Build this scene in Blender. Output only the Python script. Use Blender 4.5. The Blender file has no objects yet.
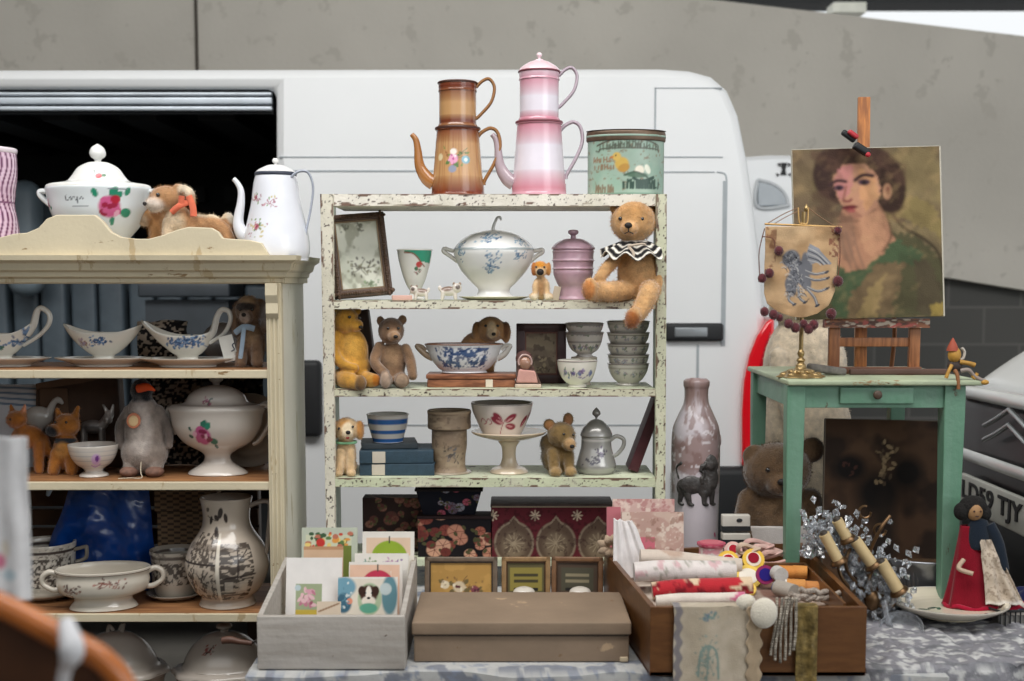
import bpy, math, random
import numpy as np
from math import sin, cos, pi, radians
random.seed(7); np.random.seed(7)
C = bpy.context.scene.collection
F = 1280.0; CX = 512.0; CAMZ = 1.55; TH = math.radians(5); CY = 285+F*math.tan(TH)
def ray_t(Y, z): return Y*cos(TH) + (CAMZ-z)*sin(TH)
def X(px, Y, z=1.2): return (px-CX)/F*ray_t(Y, z)
def U(Y, z=1.2): return ray_t(Y, z)/F
def Z(py, Y):
    k = -(py-CY)/F
    return CAMZ + Y*(-sin(TH)+k*cos(TH))/(cos(TH)+k*sin(TH))
def Yof(py, z):
    lo, hi = 1., 9.
    for _ in range(50):
        m = (lo+hi)/2
        if (Z(py, m) < z) == (z < CAMZ): lo = m if z < CAMZ and Z(py, m) > z else lo; hi = hi if z < CAMZ and Z(py, m) > z else m
        else: lo = m
    return (lo+hi)/2
def W(px, py, Y):
    z = Z(py, Y); return (X(px, Y, z), Y, z)
# ------------------------------------------------------------------ colours and materials
def lin(c):
    if isinstance(c, str):
        c = c.lstrip('#'); c = [int(c[i:i+2], 16)/255 for i in (0, 2, 4)]
    return np.array([v/12.92 if v <= .04045 else ((v+.055)/1.055)**2.4 for v in c[:3]])
def rgba(c): return (*[float(v) for v in lin(c)], 1.0)
_m = {}
def mat(color=None, rough=.5, metal=0, coat=0, sheen=0, var=.06, vs=12., bump=.0, bs=80., chips=None, stretch=(1,1,1), trans=0, emit=0, spec=.5, ior=1.5, grain=None, alpha=1):
    """procedural surface; color=None reads the painted colour attribute"""
    key = repr((color, rough, metal, coat, sheen, var, vs, bump, bs, chips, stretch, trans, emit, spec, ior, grain, alpha))
    if key in _m: return _m[key]
    m = bpy.data.materials.new('surface'); m.use_nodes = True
    nt = m.node_tree; N = nt.nodes; L = nt.links; b = N['Principled BSDF']
    b.inputs['Roughness'].default_value = rough; b.inputs['Metallic'].default_value = metal
    b.inputs['Coat Weight'].default_value = coat; b.inputs['Coat Roughness'].default_value = .08
    b.inputs['Sheen Weight'].default_value = sheen; b.inputs['Transmission Weight'].default_value = trans
    b.inputs['IOR'].default_value = ior; b.inputs['Specular IOR Level'].default_value = spec
    b.inputs['Alpha'].default_value = alpha
    tc = N.new('ShaderNodeTexCoord'); mp = N.new('ShaderNodeMapping'); mp.inputs['Scale'].default_value = stretch
    L.new(tc.outputs['Object'], mp.inputs['Vector'])
    def noise(scale, detail=4):
        n = N.new('ShaderNodeTexNoise'); n.inputs['Scale'].default_value = scale; n.inputs['Detail'].default_value = detail
        L.new(mp.outputs['Vector'], n.inputs['Vector']); return n
    if color is None:
        at = N.new('ShaderNodeAttribute'); at.attribute_name = 'Col'; src = at.outputs['Color']
    else:
        rg = N.new('ShaderNodeRGB'); rg.outputs[0].default_value = rgba(color); src = rg.outputs[0]
    def mix(fac, a, bcol, mode='MIX'):
        x = N.new('ShaderNodeMix'); x.data_type = 'RGBA'; x.blend_type = mode
        if isinstance(fac, (int, float)): x.inputs[0].default_value = fac
        else: L.new(fac, x.inputs[0])
        L.new(a, x.inputs[6])
        if isinstance(bcol, tuple): x.inputs[7].default_value = bcol
        else: L.new(bcol, x.inputs[7])
        return x.outputs[2]
    if var:
        n = noise(vs); r = N.new('ShaderNodeMapRange'); r.inputs[1].default_value = .3; r.inputs[2].default_value = .7
        r.inputs[3].default_value = 1-var*2; r.inputs[4].default_value = 1+var
        L.new(n.outputs['Fac'], r.inputs[0])
        cc = N.new('ShaderNodeCombineColor')
        for i in range(3): L.new(r.outputs[0], cc.inputs[i])
        src = mix(1.0, src, cc.outputs[0], 'MULTIPLY')
    if grain:
        gm = N.new('ShaderNodeMapping'); gm.inputs['Scale'].default_value = grain[1]; L.new(tc.outputs['Object'], gm.inputs['Vector'])
        g = N.new('ShaderNodeTexNoise'); g.inputs['Scale'].default_value = grain[2]; g.inputs['Detail'].default_value = 6
        L.new(gm.outputs['Vector'], g.inputs['Vector'])
        r = N.new('ShaderNodeMapRange'); r.inputs[1].default_value = .38; r.inputs[2].default_value = .62; L.new(g.outputs['Fac'], r.inputs[0])
        src = mix(r.outputs[0], src, rgba(grain[0]))
    if chips:
        for (cc_, thr, sc, st) in chips:
            gm = N.new('ShaderNodeMapping'); gm.inputs['Scale'].default_value = st; L.new(tc.outputs['Object'], gm.inputs['Vector'])
            g = N.new('ShaderNodeTexNoise'); g.inputs['Scale'].default_value = sc; g.inputs['Detail'].default_value = 7; g.inputs['Roughness'].default_value = .65
            L.new(gm.outputs['Vector'], g.inputs['Vector'])
            r = N.new('ShaderNodeMapRange'); r.inputs[1].default_value = thr; r.inputs[2].default_value = thr+.025; L.new(g.outputs['Fac'], r.inputs[0])
            src = mix(r.outputs[0], src, rgba(cc_))
    L.new(src, b.inputs['Base Color'])
    if emit:
        L.new(src, b.inputs['Emission Color']); b.inputs['Emission Strength'].default_value = emit
    if bump:
        n = noise(bs, 3); bp = N.new('ShaderNodeBump'); bp.inputs['Strength'].default_value = bump; bp.inputs['Distance'].default_value = .004
        L.new(n.outputs['Fac'], bp.inputs['Height']); L.new(bp.outputs['Normal'], b.inputs['Normal'])
    _m[key] = m; return m
CERAM = dict(rough=.22, coat=.5, var=.02, vs=20)
FURM = dict(rough=.95, sheen=.6, var=.14, vs=45, bump=.6, bs=260, spec=.1)
CLOTH = dict(rough=.95, sheen=.2, var=.05, vs=40, bump=.35, bs=400, spec=.1)
PAPER = dict(rough=.8, var=.03, vs=25, spec=.2)
# ------------------------------------------------------------------ mesh builder, in units of the thing's own scale
def fin(o, mods=()): return o
def rot3(v, rx=0, ry=0, rz=0):
    v = np.asarray(v, float)
    for ax, a in ((0, rx), (1, ry), (2, rz)):
        if not a: continue
        a = radians(a); c, s = cos(a), sin(a); i, j = [(1, 2), (2, 0), (0, 1)][ax]
        w = v.copy(); w[..., i] = c*v[..., i]-s*v[..., j]; w[..., j] = s*v[..., i]+c*v[..., j]; v = w
    return v
def crv(pts, n=8, closed=False):
    """Catmull-Rom through points of any dimension"""
    P = [np.asarray(p, float) for p in pts]
    if closed: P = [P[-1]]+P+[P[0], P[1]]
    else: P = [P[0]]+P+[P[-1]]
    out = []
    for i in range(1, len(P)-2):
        p0, p1, p2, p3 = P[i-1:i+3]
        for k in range(n):
            t = k/n
            out.append(.5*((2*p1)+(-p0+p2)*t+(2*p0-5*p1+4*p2-p3)*t*t+(-p0+3*p1-3*p2+p3)*t**3))
    if not closed: out.append(P[-2])
    return np.array(out)
class M:
    def __init__(s): s.v = []; s.f = []; s.n = 0; s.sy = 1.
    def add(s, v, f, off=(0,0,0), rot=(0,0,0)):
        v = rot3(np.asarray(v, float), *rot)+np.asarray(off, float)
        s.v.append(v); n = s.n; s.f += [tuple(i+n for i in q) for q in f]; s.n += len(v); return s
    def box(s, x0, x1, y0, y1, z0, z1, off=(0,0,0), rot=(0,0,0)):
        v = [(x, y, z) for x in (x0, x1) for y in (y0, y1) for z in (z0, z1)]
        return s.add(v, [(0,1,3,2),(4,6,7,5),(0,4,5,1),(2,3,7,6),(0,2,6,4),(1,5,7,3)], off, rot)
    def rbox(s, x0, x1, y0, y1, z0, z1, r=1., off=(0,0,0), rot=(0,0,0), k=2):
        """box with rounded edges"""
        r = min(r, (x1-x0)/2.01, (y1-y0)/2.01, (z1-z0)/2.01)
        n = 2*k+2; lo = [i/k*pi/4 for i in range(k+1)]
        def axis(a0, a1):
            A = [(-math.tan(pi/4*(1-i/k)), a0+r) for i in range(k+1)]+[(math.tan(pi/4*i/k), a1-r) for i in range(k+1)]
            return A
        ax = [axis(x0, x1), axis(y0, y1), axis(z0, z1)]
        idx = {}; v = []; f = []
        def g(i, j, l):
            key = (i, j, l)
            if key not in idx:
                t = [ax[0][i], ax[1][j], ax[2][l]]
                d = np.array([q[0] for q in t]); m = max(abs(d)); d = d/np.linalg.norm(d)
                v.append([t[q][1]+r*d[q] for q in range(3)]); idx[key] = len(v)-1
            return idx[key]
        e = n-1
        for a in range(n-1):
            for b in range(n-1):
                f += [(g(a,b,0),g(a,b+1,0),g(a+1,b+1,0),g(a+1,b,0)), (g(a,b,e),g(a+1,b,e),g(a+1,b+1,e),g(a,b+1,e)),
                      (g(a,0,b),g(a+1,0,b),g(a+1,0,b+1),g(a,0,b+1)), (g(a,e,b),g(a,e,b+1),g(a+1,e,b+1),g(a+1,e,b)),
                      (g(0,a,b),g(0,a,b+1),g(0,a+1,b+1),g(0,a+1,b)), (g(e,a,b),g(e,a+1,b),g(e,a+1,b+1),g(e,a,b+1))]
        return s.add(v, f, off, rot)
    def ball(s, c, r, rot=(0,0,0), nu=20, nv=12):
        if not hasattr(r, '__len__'): r = (r, r, r)
        v = [(0,0,-1)]; f = []
        for j in range(1, nv):
            b = -pi/2+pi*j/nv
            v += [(cos(b)*cos(2*pi*i/nu), cos(b)*sin(2*pi*i/nu), sin(b)) for i in range(nu)]
        v.append((0,0,1)); t = len(v)-1
        for i in range(nu):
            k = (i+1) % nu
            f.append((0, 1+k, 1+i)); f.append((t, t-nu+i, t-nu+k))
            for j in range(nv-2):
                a = 1+j*nu
                f.append((a+i, a+k, a+nu+k, a+nu+i))
        return s.add(np.array(v)*np.array(r), f, c, rot)
    def tube(s, pts, r, n=10, flat=1., caps=True, closed=False, smooth=6):
        """r: number or one radius per point; flat scales the section across"""
        k = len(pts); rr = [r]*k if not hasattr(r, '__len__') else list(r)
        Q = np.array([list(p)+[q] for p, q in zip(pts, rr)], float)
        if smooth and k > 2: Q = crv(Q, smooth, closed)
        P = Q[:, :3]; R = np.abs(Q[:, 3]); m = len(P)
        if closed: T = np.roll(P, -1, 0)-np.roll(P, 1, 0)
        else: T = np.gradient(P, axis=0)
        T /= np.linalg.norm(T, axis=1)[:, None]+1e-9
        up = np.array([0, 1, 0.]) if abs(T[0][1]) < .9 else np.array([1., 0, 0])
        nrm = np.cross(T[0], up); nrm /= np.linalg.norm(nrm); v = []
        for i in range(m):
            nrm = nrm-T[i]*np.dot(nrm, T[i]); nrm /= np.linalg.norm(nrm)+1e-9; bi = np.cross(T[i], nrm)
            for a in range(n):
                an = 2*pi*a/n; v.append(P[i]+R[i]*(cos(an)*nrm+sin(an)*bi*flat))
        f = []
        for i in range(m if closed else m-1):
            j = (i+1) % m
            for a in range(n):
                b = (a+1) % n; f.append((i*n+a, i*n+b, j*n+b, j*n+a))
        if caps and not closed: f.append(tuple(range(n-1, -1, -1))); f.append(tuple((m-1)*n+a for a in range(n)))
        return s.add(v, f)
    def lathe(s, prof, seg=48, sy=1., step=None, smooth=5, off=(0,0,0), rot=(0,0,0), wob=None):
        P = crv(prof, smooth) if smooth else np.array(prof, float)
        if step:
            d = np.r_[0, np.cumsum(np.linalg.norm(np.diff(P, axis=0), axis=1))]
            keep = np.r_[True, np.diff(d) > 1e-6]; P = P[keep]; d = d[keep]
            t = np.linspace(0, d[-1], max(4, int(d[-1]/step))); P = np.c_[np.interp(t, d, P[:, 0]), np.interp(t, d, P[:, 1])]
        P[:, 0] = np.maximum(P[:, 0], .001); m = len(P); a = np.arange(seg)*2*pi/seg
        s.sy = sy; R = P[:, 0][:, None]*np.ones(seg)[None]; zz = P[:, 1][:, None]*np.ones(seg)[None]
        if wob: R, zz = wob(R, zz, a[None]*np.ones(m)[:, None])
        v = np.stack([R*np.cos(a), R*np.sin(a)*sy, zz], -1).reshape(-1, 3)
        i, j = np.meshgrid(np.arange(m-1), np.arange(seg), indexing='ij'); k = (j+1) % seg
        f = np.stack([i*seg+j, i*seg+k, (i+1)*seg+k, (i+1)*seg+j], -1).reshape(-1, 4)
        f = [tuple(q) for q in f.tolist()]
        f.append(tuple(range(seg-1, -1, -1))); f.append(tuple((m-1)*seg+q for q in range(seg)))
        return s.add(v, f, off, rot)
    def prism(s, pts, y0, y1, off=(0,0,0), rot=(0,0,0)):
        """outline (x,z) extruded in depth"""
        n = len(pts); v = [(p[0], y0, p[1]) for p in pts]+[(p[0], y1, p[1]) for p in pts]
        f = [tuple(range(n)), tuple(range(2*n-1, n-1, -1))]+[(i, i+n, (i+1) % n+n, (i+1) % n) for i in range(n)]
        return s.add(v, f, off, rot)
    def grid(s, fn, nu, nv, flip=False):
        """fn(s,t) -> x,y,z arrays over the unit square"""
        a, b = np.meshgrid(np.linspace(0, 1, nu), np.linspace(0, 1, nv), indexing='ij')
        x, y, z = fn(a, b); v = np.stack([x+0*a, y+0*a, z+0*a], -1).reshape(-1, 3)
        i, j = np.meshgrid(np.arange(nu-1), np.arange(nv-1), indexing='ij')
        q = np.stack([i*nv+j, (i+1)*nv+j, (i+1)*nv+j+1, i*nv+j+1], -1).reshape(-1, 4)
        if flip: q = q[:, ::-1]
        return s.add(v, [tuple(t) for t in q.tolist()])
    def slab(s, w, h, t, nx, nz, off=(0,0,0), rot=(0,0,0)):
        """panel w x h standing on z=0, centred in x, a fine grid on its front (-y) face"""
        m = M(); m.grid(lambda a, b: ((a-.5)*w, 0*a, b*h), nx, nz); k = m.n
        b0 = [0, (nx-1)*nz, nx*nz-1, nz-1]
        m.v.append(np.array([(-w/2, t, 0), (w/2, t, 0), (w/2, t, h), (-w/2, t, h)], float)); m.n += 4
        bot = [i*nz for i in range(nx)]; top = [i*nz+nz-1 for i in range(nx)]; lef = list(range(nz)); rig = [(nx-1)*nz+j for j in range(nz)]
        m.f += [(k, k+3, k+2, k+1), tuple([k, k+1]+bot[::-1]), tuple([k+2, k+3]+top), tuple([k+3, k]+lef), tuple([k+1, k+2]+rig[::-1])]
        return s.add(np.concatenate(m.v), m.f, off, rot)
    def verts(s): return np.concatenate(s.v)
# ------------------------------------------------------------------ painter
def _h(ix, iy, seed): 
    n = (ix.astype(np.int64)*374761393+iy.astype(np.int64)*668265263+seed*1442695041) & 0x7fffffff
    n = ((n ^ (n >> 13))*1274126177) & 0x7fffffff
    return ((n ^ (n >> 16)) & 0xffff)/65535.
def vn(x, y, seed=0):
    x = np.asarray(x, float); y = np.asarray(y, float)
    ix, iy = np.floor(x), np.floor(y); fx, fy = x-ix, y-iy; fx = fx*fx*(3-2*fx); fy = fy*fy*(3-2*fy)
    return (_h(ix, iy, seed)*(1-fx)+_h(ix+1, iy, seed)*fx)*(1-fy)+(_h(ix, iy+1, seed)*(1-fx)+_h(ix+1, iy+1, seed)*fx)*fy
def fbm(x, y, seed=0, o=3): return sum(vn(x*2**i, y*2**i, seed+i)*.5**(i+1) for i in range(o))/(1-.5**o)
class Art:
    """paints colours over a surface; u across, v up, in the thing's own units"""
    def __init__(s, base, R=None, blur=0): s.base = lin(base); s.ops = []; s.R = R; s.sy = 1.; s.blur = blur; s.rng = random.Random(3)
    def fx(s, x): return s.R*math.asin(max(-.97, min(.97, x/s.R))) if s.R else x
    def blend(s, fn, col, al=1.):
        col = lin(col)
        def op(u, v, c, p):
            m = np.clip(fn(u, v, p), 0, 1)[:, None]*al; return c*(1-m)+col*m
        s.ops.append(op); return s
    def E(s, cx, cy, rx, ry, col, rot=0, soft=.25, al=1.):
        cx = s.fx(cx); a = radians(rot)
        def fn(u, v, p):
            du, dv = u-cx, v-cy; x = du*cos(a)+dv*sin(a); y = -du*sin(a)+dv*cos(a)
            return (1-np.sqrt((x/rx)**2+(y/ry)**2))/soft+.5
        return s.blend(fn, col, al)
    def B(s, u0, u1, v0, v1, col, soft=.3, al=1., arc=False):
        if s.R and abs(u0) < s.R*3: u0, u1 = s.fx(u0), s.fx(u1)
        def fn(u, v, p): return np.minimum(np.minimum((u-u0)/soft+.5, (u1-u)/soft+.5), np.minimum((v-v0)/soft+.5, (v1-v)/soft+.5))
        return s.blend(fn, col, al)
    def band(s, v0, v1, col, soft=.5, al=1.):
        return s.blend(lambda u, v, p: np.minimum((v-v0)/soft+.5, (v1-v)/soft+.5), col, al)
    def L(s, pts, w, col, al=1., soft=.6):
        P = [(s.fx(a), b) for a, b in pts]
        if len(P) > 2: P = crv(P, 4)
        def fn(u, v, p):
            d = np.full(u.shape, 1e9)
            for (x0, y0), (x1, y1) in zip(P[:-1], P[1:]):
                dx, dy = x1-x0, y1-y0; q = dx*dx+dy*dy+1e-9; t = np.clip(((u-x0)*dx+(v-y0)*dy)/q, 0, 1)
                d = np.minimum(d, np.hypot(u-x0-t*dx, v-y0-t*dy))
            return (w-d)/soft+.5
        return s.blend(fn, col, al)
    def P(s, pts, col, al=1., warp=0, seed=5):
        pts = [(s.fx(a), b) for a, b in pts]
        def fn(u, v, p):
            if warp: u, v = u+(vn(u*.3, v*.3, seed)-.5)*warp, v+(vn(u*.3+9, v*.3, seed)-.5)*warp
            ins = np.zeros(u.shape, bool); n = len(pts)
            for i in range(n):
                (x0, y0), (x1, y1) = pts[i], pts[(i+1) % n]
                c = (y0 > v) != (y1 > v)
                ins ^= c & (u < (x1-x0)*(v-y0)/((y1-y0) or 1e-9)+x0)
            return ins.astype(float)
        return s.blend(fn, col, al)
    def N(s, col, su, sv, thr=.55, seed=1, al=1., soft=.08, reg=None):
        def fn(u, v, p):
            m = (fbm(u*su, v*sv, seed)-thr)/soft+.5
            if reg: m = np.clip(m, 0, 1)*((u > reg[0]) & (u < reg[1]) & (v > reg[2]) & (v < reg[3]))
            return m
        return s.blend(fn, col, al)
    def V(s, fn, col, al=1.): return s.blend(fn, col, al)
    def leaf(s, x, y, l, ang, col='#2f7a5a', w=.32):
        a = radians(ang); return s.E(x+cos(a)*l/2, y+sin(a)*l/2, l/2, l*w, col, ang)
    def rose(s, cx, cy, r, cols=('#8e2350', '#c65a8c', '#e8a8c4'), leaf='#2f7a5a', seed=0, leaves=5):
        g = random.Random(seed)
        for i in range(leaves):
            a = g.uniform(0, 360); s.leaf(cx+r*.75*cos(radians(a)), cy+r*.75*sin(radians(a)), r*g.uniform(.6, 1.), a+g.uniform(-30, 30), leaf)
        s.E(cx, cy, r*.85, r*.8, cols[1])
        for i in range(9):
            a = g.uniform(0, 6.28); q = g.uniform(.2, .8)*r
            s.E(cx+q*cos(a), cy+q*sin(a), r*g.uniform(.2, .36), r*g.uniform(.14, .25), cols[g.randrange(3)], g.uniform(0, 180))
        return s.E(cx, cy, r*.22, r*.2, cols[0])
    def spray(s, cx, cy, w, h, cols=('#3a5d94', '#6d8fbe', '#27406e'), n=26, seed=0, stems=4, size=1.):
        g = random.Random(seed)
        for i in range(stems):
            x1, y1 = cx+g.uniform(-w, w), cy+g.uniform(-h, h)
            s.L([(cx, cy), ((cx+x1)/2+g.uniform(-2, 2), (cy+y1)/2+g.uniform(-2, 2)), (x1, y1)], .35*size, cols[0])
        for i in range(n):
            q = g.gauss(0, .5); t = g.gauss(0, .5)
            s.E(cx+w*max(-1, min(1, q)), cy+h*max(-1, min(1, t)), g.uniform(.9, 2.2)*size, g.uniform(.6, 1.3)*size, cols[g.randrange(len(cols))], g.uniform(0, 180), al=.85)
        return s
    def at(s, V, front=True, kx=1., mode='cyl', off=(0,0)):
        x, y, z = V[:, 0], V[:, 1], V[:, 2]
        if s.R and mode == 'cyl': u = np.arctan2(x, -y/s.sy)*s.R
        else: u = x.copy()
        v = z-off[1]; u = u-off[0]
        c = np.tile(s.base, (len(V), 1)).astype(float)
        if not s.blur:
            for op in s.ops: c = op(u, v, c, V)
            return c
        tot = 0*c; k = 0
        for du, dv in [(0, 0)]+[(q*cos(a), q*sin(a)) for q in (.5*s.blur, s.blur) for a in np.arange(6)*1.047+q]:
            cc = c.copy()
            for op in s.ops: cc = op(u+du, v+dv, cc, V)
            tot += cc; k += 1
        return tot/k
# ------------------------------------------------------------------ things and parts
class Thing:
    def __init__(s, name, label, cat, loc=(0,0,0), u=1., rz=0., group=None, rx=0., ry=0., kind=None):
        o = bpy.data.objects.new(name, None); o.empty_display_size = .02; C.objects.link(o)
        o.location = loc; o.rotation_euler = (radians(rx), radians(ry), radians(rz))
        if kind: o['kind'] = kind
        if label: o['label'] = label
        if cat: o['category'] = cat
        if group: o['group'] = group
        s.o = o; s.u = u
    def part(s, name, m, material, art=None, parent=None, smooth=True, label=None, bevel=0, angle=50, paint=None, solid=0, sub=0, hard=False):
        o = mesh(name, m, material, s.u, art, smooth, angle, paint)
        o.parent = parent or s.o
        if label: o['label'] = label
        mods(o, bevel*s.u, solid*s.u, sub)
        return o
def mods(o, bevel=0, solid=0, sub=0):
    if solid: k = o.modifiers.new('thick', 'SOLIDIFY'); k.thickness = solid; k.offset = 0
    if bevel: k = o.modifiers.new('bevel', 'BEVEL'); k.width = bevel; k.segments = 2; k.limit_method = 'ANGLE'; k.angle_limit = radians(40)
    if sub: k = o.modifiers.new('sub', 'SUBSURF'); k.levels = k.render_levels = sub
def mesh(name, m, material, u=1., art=None, smooth=True, angle=50, paint=None):
    V = m.verts() if isinstance(m, M) else m[0]; Fc = m.f if isinstance(m, M) else m[1]
    me = bpy.data.meshes.new(name); me.from_pydata((V*u).tolist(), [], Fc); me.update()
    if art is not None and isinstance(m, M): art.sy = m.sy
    if art is not None or paint is not None:
        c = art.at(V) if art is not None else paint(V)
        a = me.color_attributes.new('Col', 'FLOAT_COLOR', 'POINT')
        a.data.foreach_set('color', np.c_[c, np.ones(len(c))].astype(np.float32).ravel())
    if smooth:
        me.shade_smooth()
        if angle and angle < 180: me.set_sharp_from_angle(angle=radians(angle))
    me.materials.append(material)
    o = bpy.data.objects.new(name, me); C.objects.link(o); return o
def struct(name, m, material, u=1., bevel=0, art=None, smooth=False):
    o = mesh(name, m, material, u, art, smooth); o['kind'] = 'structure'; mods(o, bevel); return o
def solo(name, label, cat, m, material, loc=(0,0,0), u=1., rz=0, rx=0, ry=0, group=None, art=None, paint=None, smooth=True, bevel=0, solid=0, angle=50, sub=0, kind=None):
    o = mesh(name, m, material, u, art, smooth, angle, paint); o.location = loc; o.rotation_euler = (radians(rx), radians(ry), radians(rz))
    o['label'] = label; o['category'] = cat
    if group: o['group'] = group
    if kind: o['kind'] = kind
    mods(o, bevel*u, solid*u, sub); return o
def dup(root, loc, rz=None, label=None):
    r = root.copy(); C.objects.link(r); r.location = loc
    if rz is not None: r.rotation_euler[2] = radians(rz)
    if label: r['label'] = label
    for ch in list(root.children):
        c = ch.copy(); C.objects.link(c); c.parent = r
        for g in list(ch.children):
            d = g.copy(); C.objects.link(d); d.parent = c
    return r
# ------------------------------------------------------------------ plush: closed blobs fused into one skin
def fuse(m, voxel=1.3, smooth=6, u=1.):
    V = m.verts(); me = bpy.data.meshes.new('t'); me.from_pydata(V.tolist(), [], m.f); me.update()
    o = bpy.data.objects.new('t', me); C.objects.link(o)
    r = o.modifiers.new('r', 'REMESH'); r.mode = 'VOXEL'; r.voxel_size = voxel
    k = o.modifiers.new('s', 'SMOOTH'); k.iterations = smooth; k.factor = .6
    dg = bpy.context.evaluated_depsgraph_get(); e = bpy.data.meshes.new_from_object(o.evaluated_get(dg))
    n = len(e.vertices); co = np.empty(n*3); e.vertices.foreach_get('co', co); fs = [tuple(p.vertices) for p in e.polygons]
    bpy.data.objects.remove(o); bpy.data.meshes.remove(me); bpy.data.meshes.remove(e)
    return co.reshape(-1, 3), fs
def fur(V, Fs, n, length, width, colors, droop=.3, seed=1, keep=None):
    """short separate hairs standing on a skin"""
    g = np.random.default_rng(seed); Fq = np.array([f[:3] for f in Fs]); A, B, D = V[Fq[:, 0]], V[Fq[:, 1]], V[Fq[:, 2]]
    nr = np.cross(B-A, D-A); ar = np.linalg.norm(nr, axis=1); nr = nr/(ar[:, None]+1e-12)
    i = g.choice(len(Fq), n, p=ar/ar.sum()); a, b = g.random(n), g.random(n); sw = a+b > 1; a[sw], b[sw] = 1-a[sw], 1-b[sw]
    P = A[i]+(B[i]-A[i])*a[:, None]+(D[i]-A[i])*b[:, None]; Nn = nr[i]
    if keep is not None: k = keep(P); P, Nn, i = P[k], Nn[k], i[k]; n = len(P)
    d = Nn+g.normal(0, .45, (n, 3)); d[:, 2] -= droop; d /= np.linalg.norm(d, axis=1)[:, None]
    s = np.cross(d, g.normal(0, 1, (n, 3))); s /= np.linalg.norm(s, axis=1)[:, None]; ln = length*g.uniform(.5, 1.2, n)[:, None]
    P = P-Nn*.2; v = np.concatenate([P-s*width, P+s*width, P+d*ln]); f = [(k, k+n, k+2*n) for k in range(n)]
    c = colors(P)*g.uniform(.75, 1.25, n)[:, None]; return v, f, np.concatenate([c, c, c])
def plush(t, m, art3, name='body', voxel=1.3, smooth=6, hair=0, hl=3., hw=.22, label=None, parent=None):
    """m: blobs; art3(V)->linear colours"""
    V, Fs = fuse(m, voxel, smooth)
    o = t.part(name, (V, Fs), mat(None, **FURM), paint=art3, angle=180, parent=parent, label=label)
    if hair:
        v, f, c = fur(V, Fs, hair, hl, hw, art3)
        h = mesh('fur', (v, f), mat(None, rough=.9, sheen=.3, var=0, spec=.1), t.u, paint=lambda q: c, smooth=False); h.parent = o
    return o
def limb(m, p, r, flat=1.): 
    m.tube(p, r, 12, smooth=4, flat=flat)
    rr = r if hasattr(r, '__len__') else [r]*len(p)
    m.ball(p[0], rr[0]); m.ball(p[-1], rr[-1]); return m
def zones(base, zs, nz=.12, sc=.25):
    """colour by nearness to blobs: zs = [(centre, radii, colour, softness)]"""
    b = lin(base)
    def fn(V):
        c = np.tile(b, (len(V), 1)); k = 1+(fbm(V[:, 0]*sc, V[:, 2]*sc+V[:, 1]*.1, 4)-.5)*2*nz; c = c*k[:, None]
        for cen, rad, col, soft in zs:
            q = np.sqrt((((V-np.array(cen))/np.array(rad))**2).sum(1)); m = np.clip((1-q)/soft+.5, 0, 1)[:, None]; c = c*(1-m)+lin(col)*k[:, None]*m
        return c
    return fn
EYE = mat('#120c0a', rough=.08, coat=1, var=0); NOSE = mat('#1c1513', rough=.6, var=0)
def eyes(t, parent, pts, r, m=None):
    for p in pts: t.part('eye', M().ball(p, r, nu=14, nv=9), m or EYE, parent=parent)
def nose(t, parent, p, r, m=None, name='nose'): t.part(name, M().ball(p, r, nu=14, nv=9), m or NOSE, parent=parent)
def text(t, body, w, loc, material, name='lettering', h=None, rot=(90,0,0), parent=None, ext=.15, bold=0):
    """real letters, as a mesh"""
    cu = bpy.data.curves.new('w', 'FONT'); cu.body = body; cu.align_x = 'CENTER'; cu.align_y = 'CENTER'; cu.extrude = .03; cu.offset = bold
    o = bpy.data.objects.new('w', cu); C.objects.link(o); bpy.context.view_layer.update()
    me = bpy.data.meshes.new_from_object(o.evaluated_get(bpy.context.evaluated_depsgraph_get())); bpy.data.objects.remove(o)
    n = len(me.vertices); co = np.empty(n*3); me.vertices.foreach_get('co', co); co = co.reshape(-1, 3); fs = [tuple(p.vertices) for p in me.polygons]
    mn, mx = co.min(0), co.max(0); s = w/(mx[0]-mn[0]); sh = s if not h else h/(mx[1]-mn[1])
    co -= (mn+mx)/2; co[:, 0] *= s; co[:, 1] *= sh; co[:, 2] *= ext/.03
    co = rot3(co, *rot)+np.array(loc)
    return t.part(name, (co, fs), material, smooth=False, parent=parent)
# ================================================================== camera, light, setting
cam = bpy.data.cameras.new('camera'); cam.sensor_width = 36; cam.lens = 45; cam.clip_end = 100; cam.shift_y = (CY-340.5)/1024
co_ = bpy.data.objects.new('camera', cam); C.objects.link(co_); co_.location = (0, 0, CAMZ); co_.rotation_euler = (pi/2-TH, 0, 0)
cam.dof.use_dof = True; cam.dof.focus_distance = 3.32; cam.dof.aperture_fstop = 3.2
S = bpy.context.scene; S.camera = co_
S.view_settings.view_transform = 'Standard'; S.view_settings.look = 'None'; S.view_settings.gamma = 1; S.view_settings.exposure = 0.0
S.view_settings.use_curve_mapping = False
w = bpy.data.worlds.new('sky'); S.world = w; w.use_nodes = True
w.node_tree.nodes['Background'].inputs[0].default_value = (.95, .98, 1, 1); w.node_tree.nodes['Background'].inputs[1].default_value = 1.0
def area(name, loc, target, sx, sy, power, col=(1, .97, .93)):
    l = bpy.data.lights.new(name, 'AREA'); l.shape = 'RECTANGLE'; l.size = sx; l.size_y = sy; l.energy = power; l.color = col
    o = bpy.data.objects.new(name, l); C.objects.link(o); o.location = loc
    d = np.array(target)-np.array(loc); import mathutils
    o.rotation_euler = mathutils.Vector(d).to_track_quat('-Z', 'Y').to_euler(); return o
area('skylight', (-.4, 1.9, 4.7), (0, 4.3, 1.3), 5., 2.2, 290, (1, .985, .96))
area('open_bay', (3.4, -1.2, 2.6), (0, 4, 1.2), 3, 2.4, 54, (.95, .98, 1))
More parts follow.
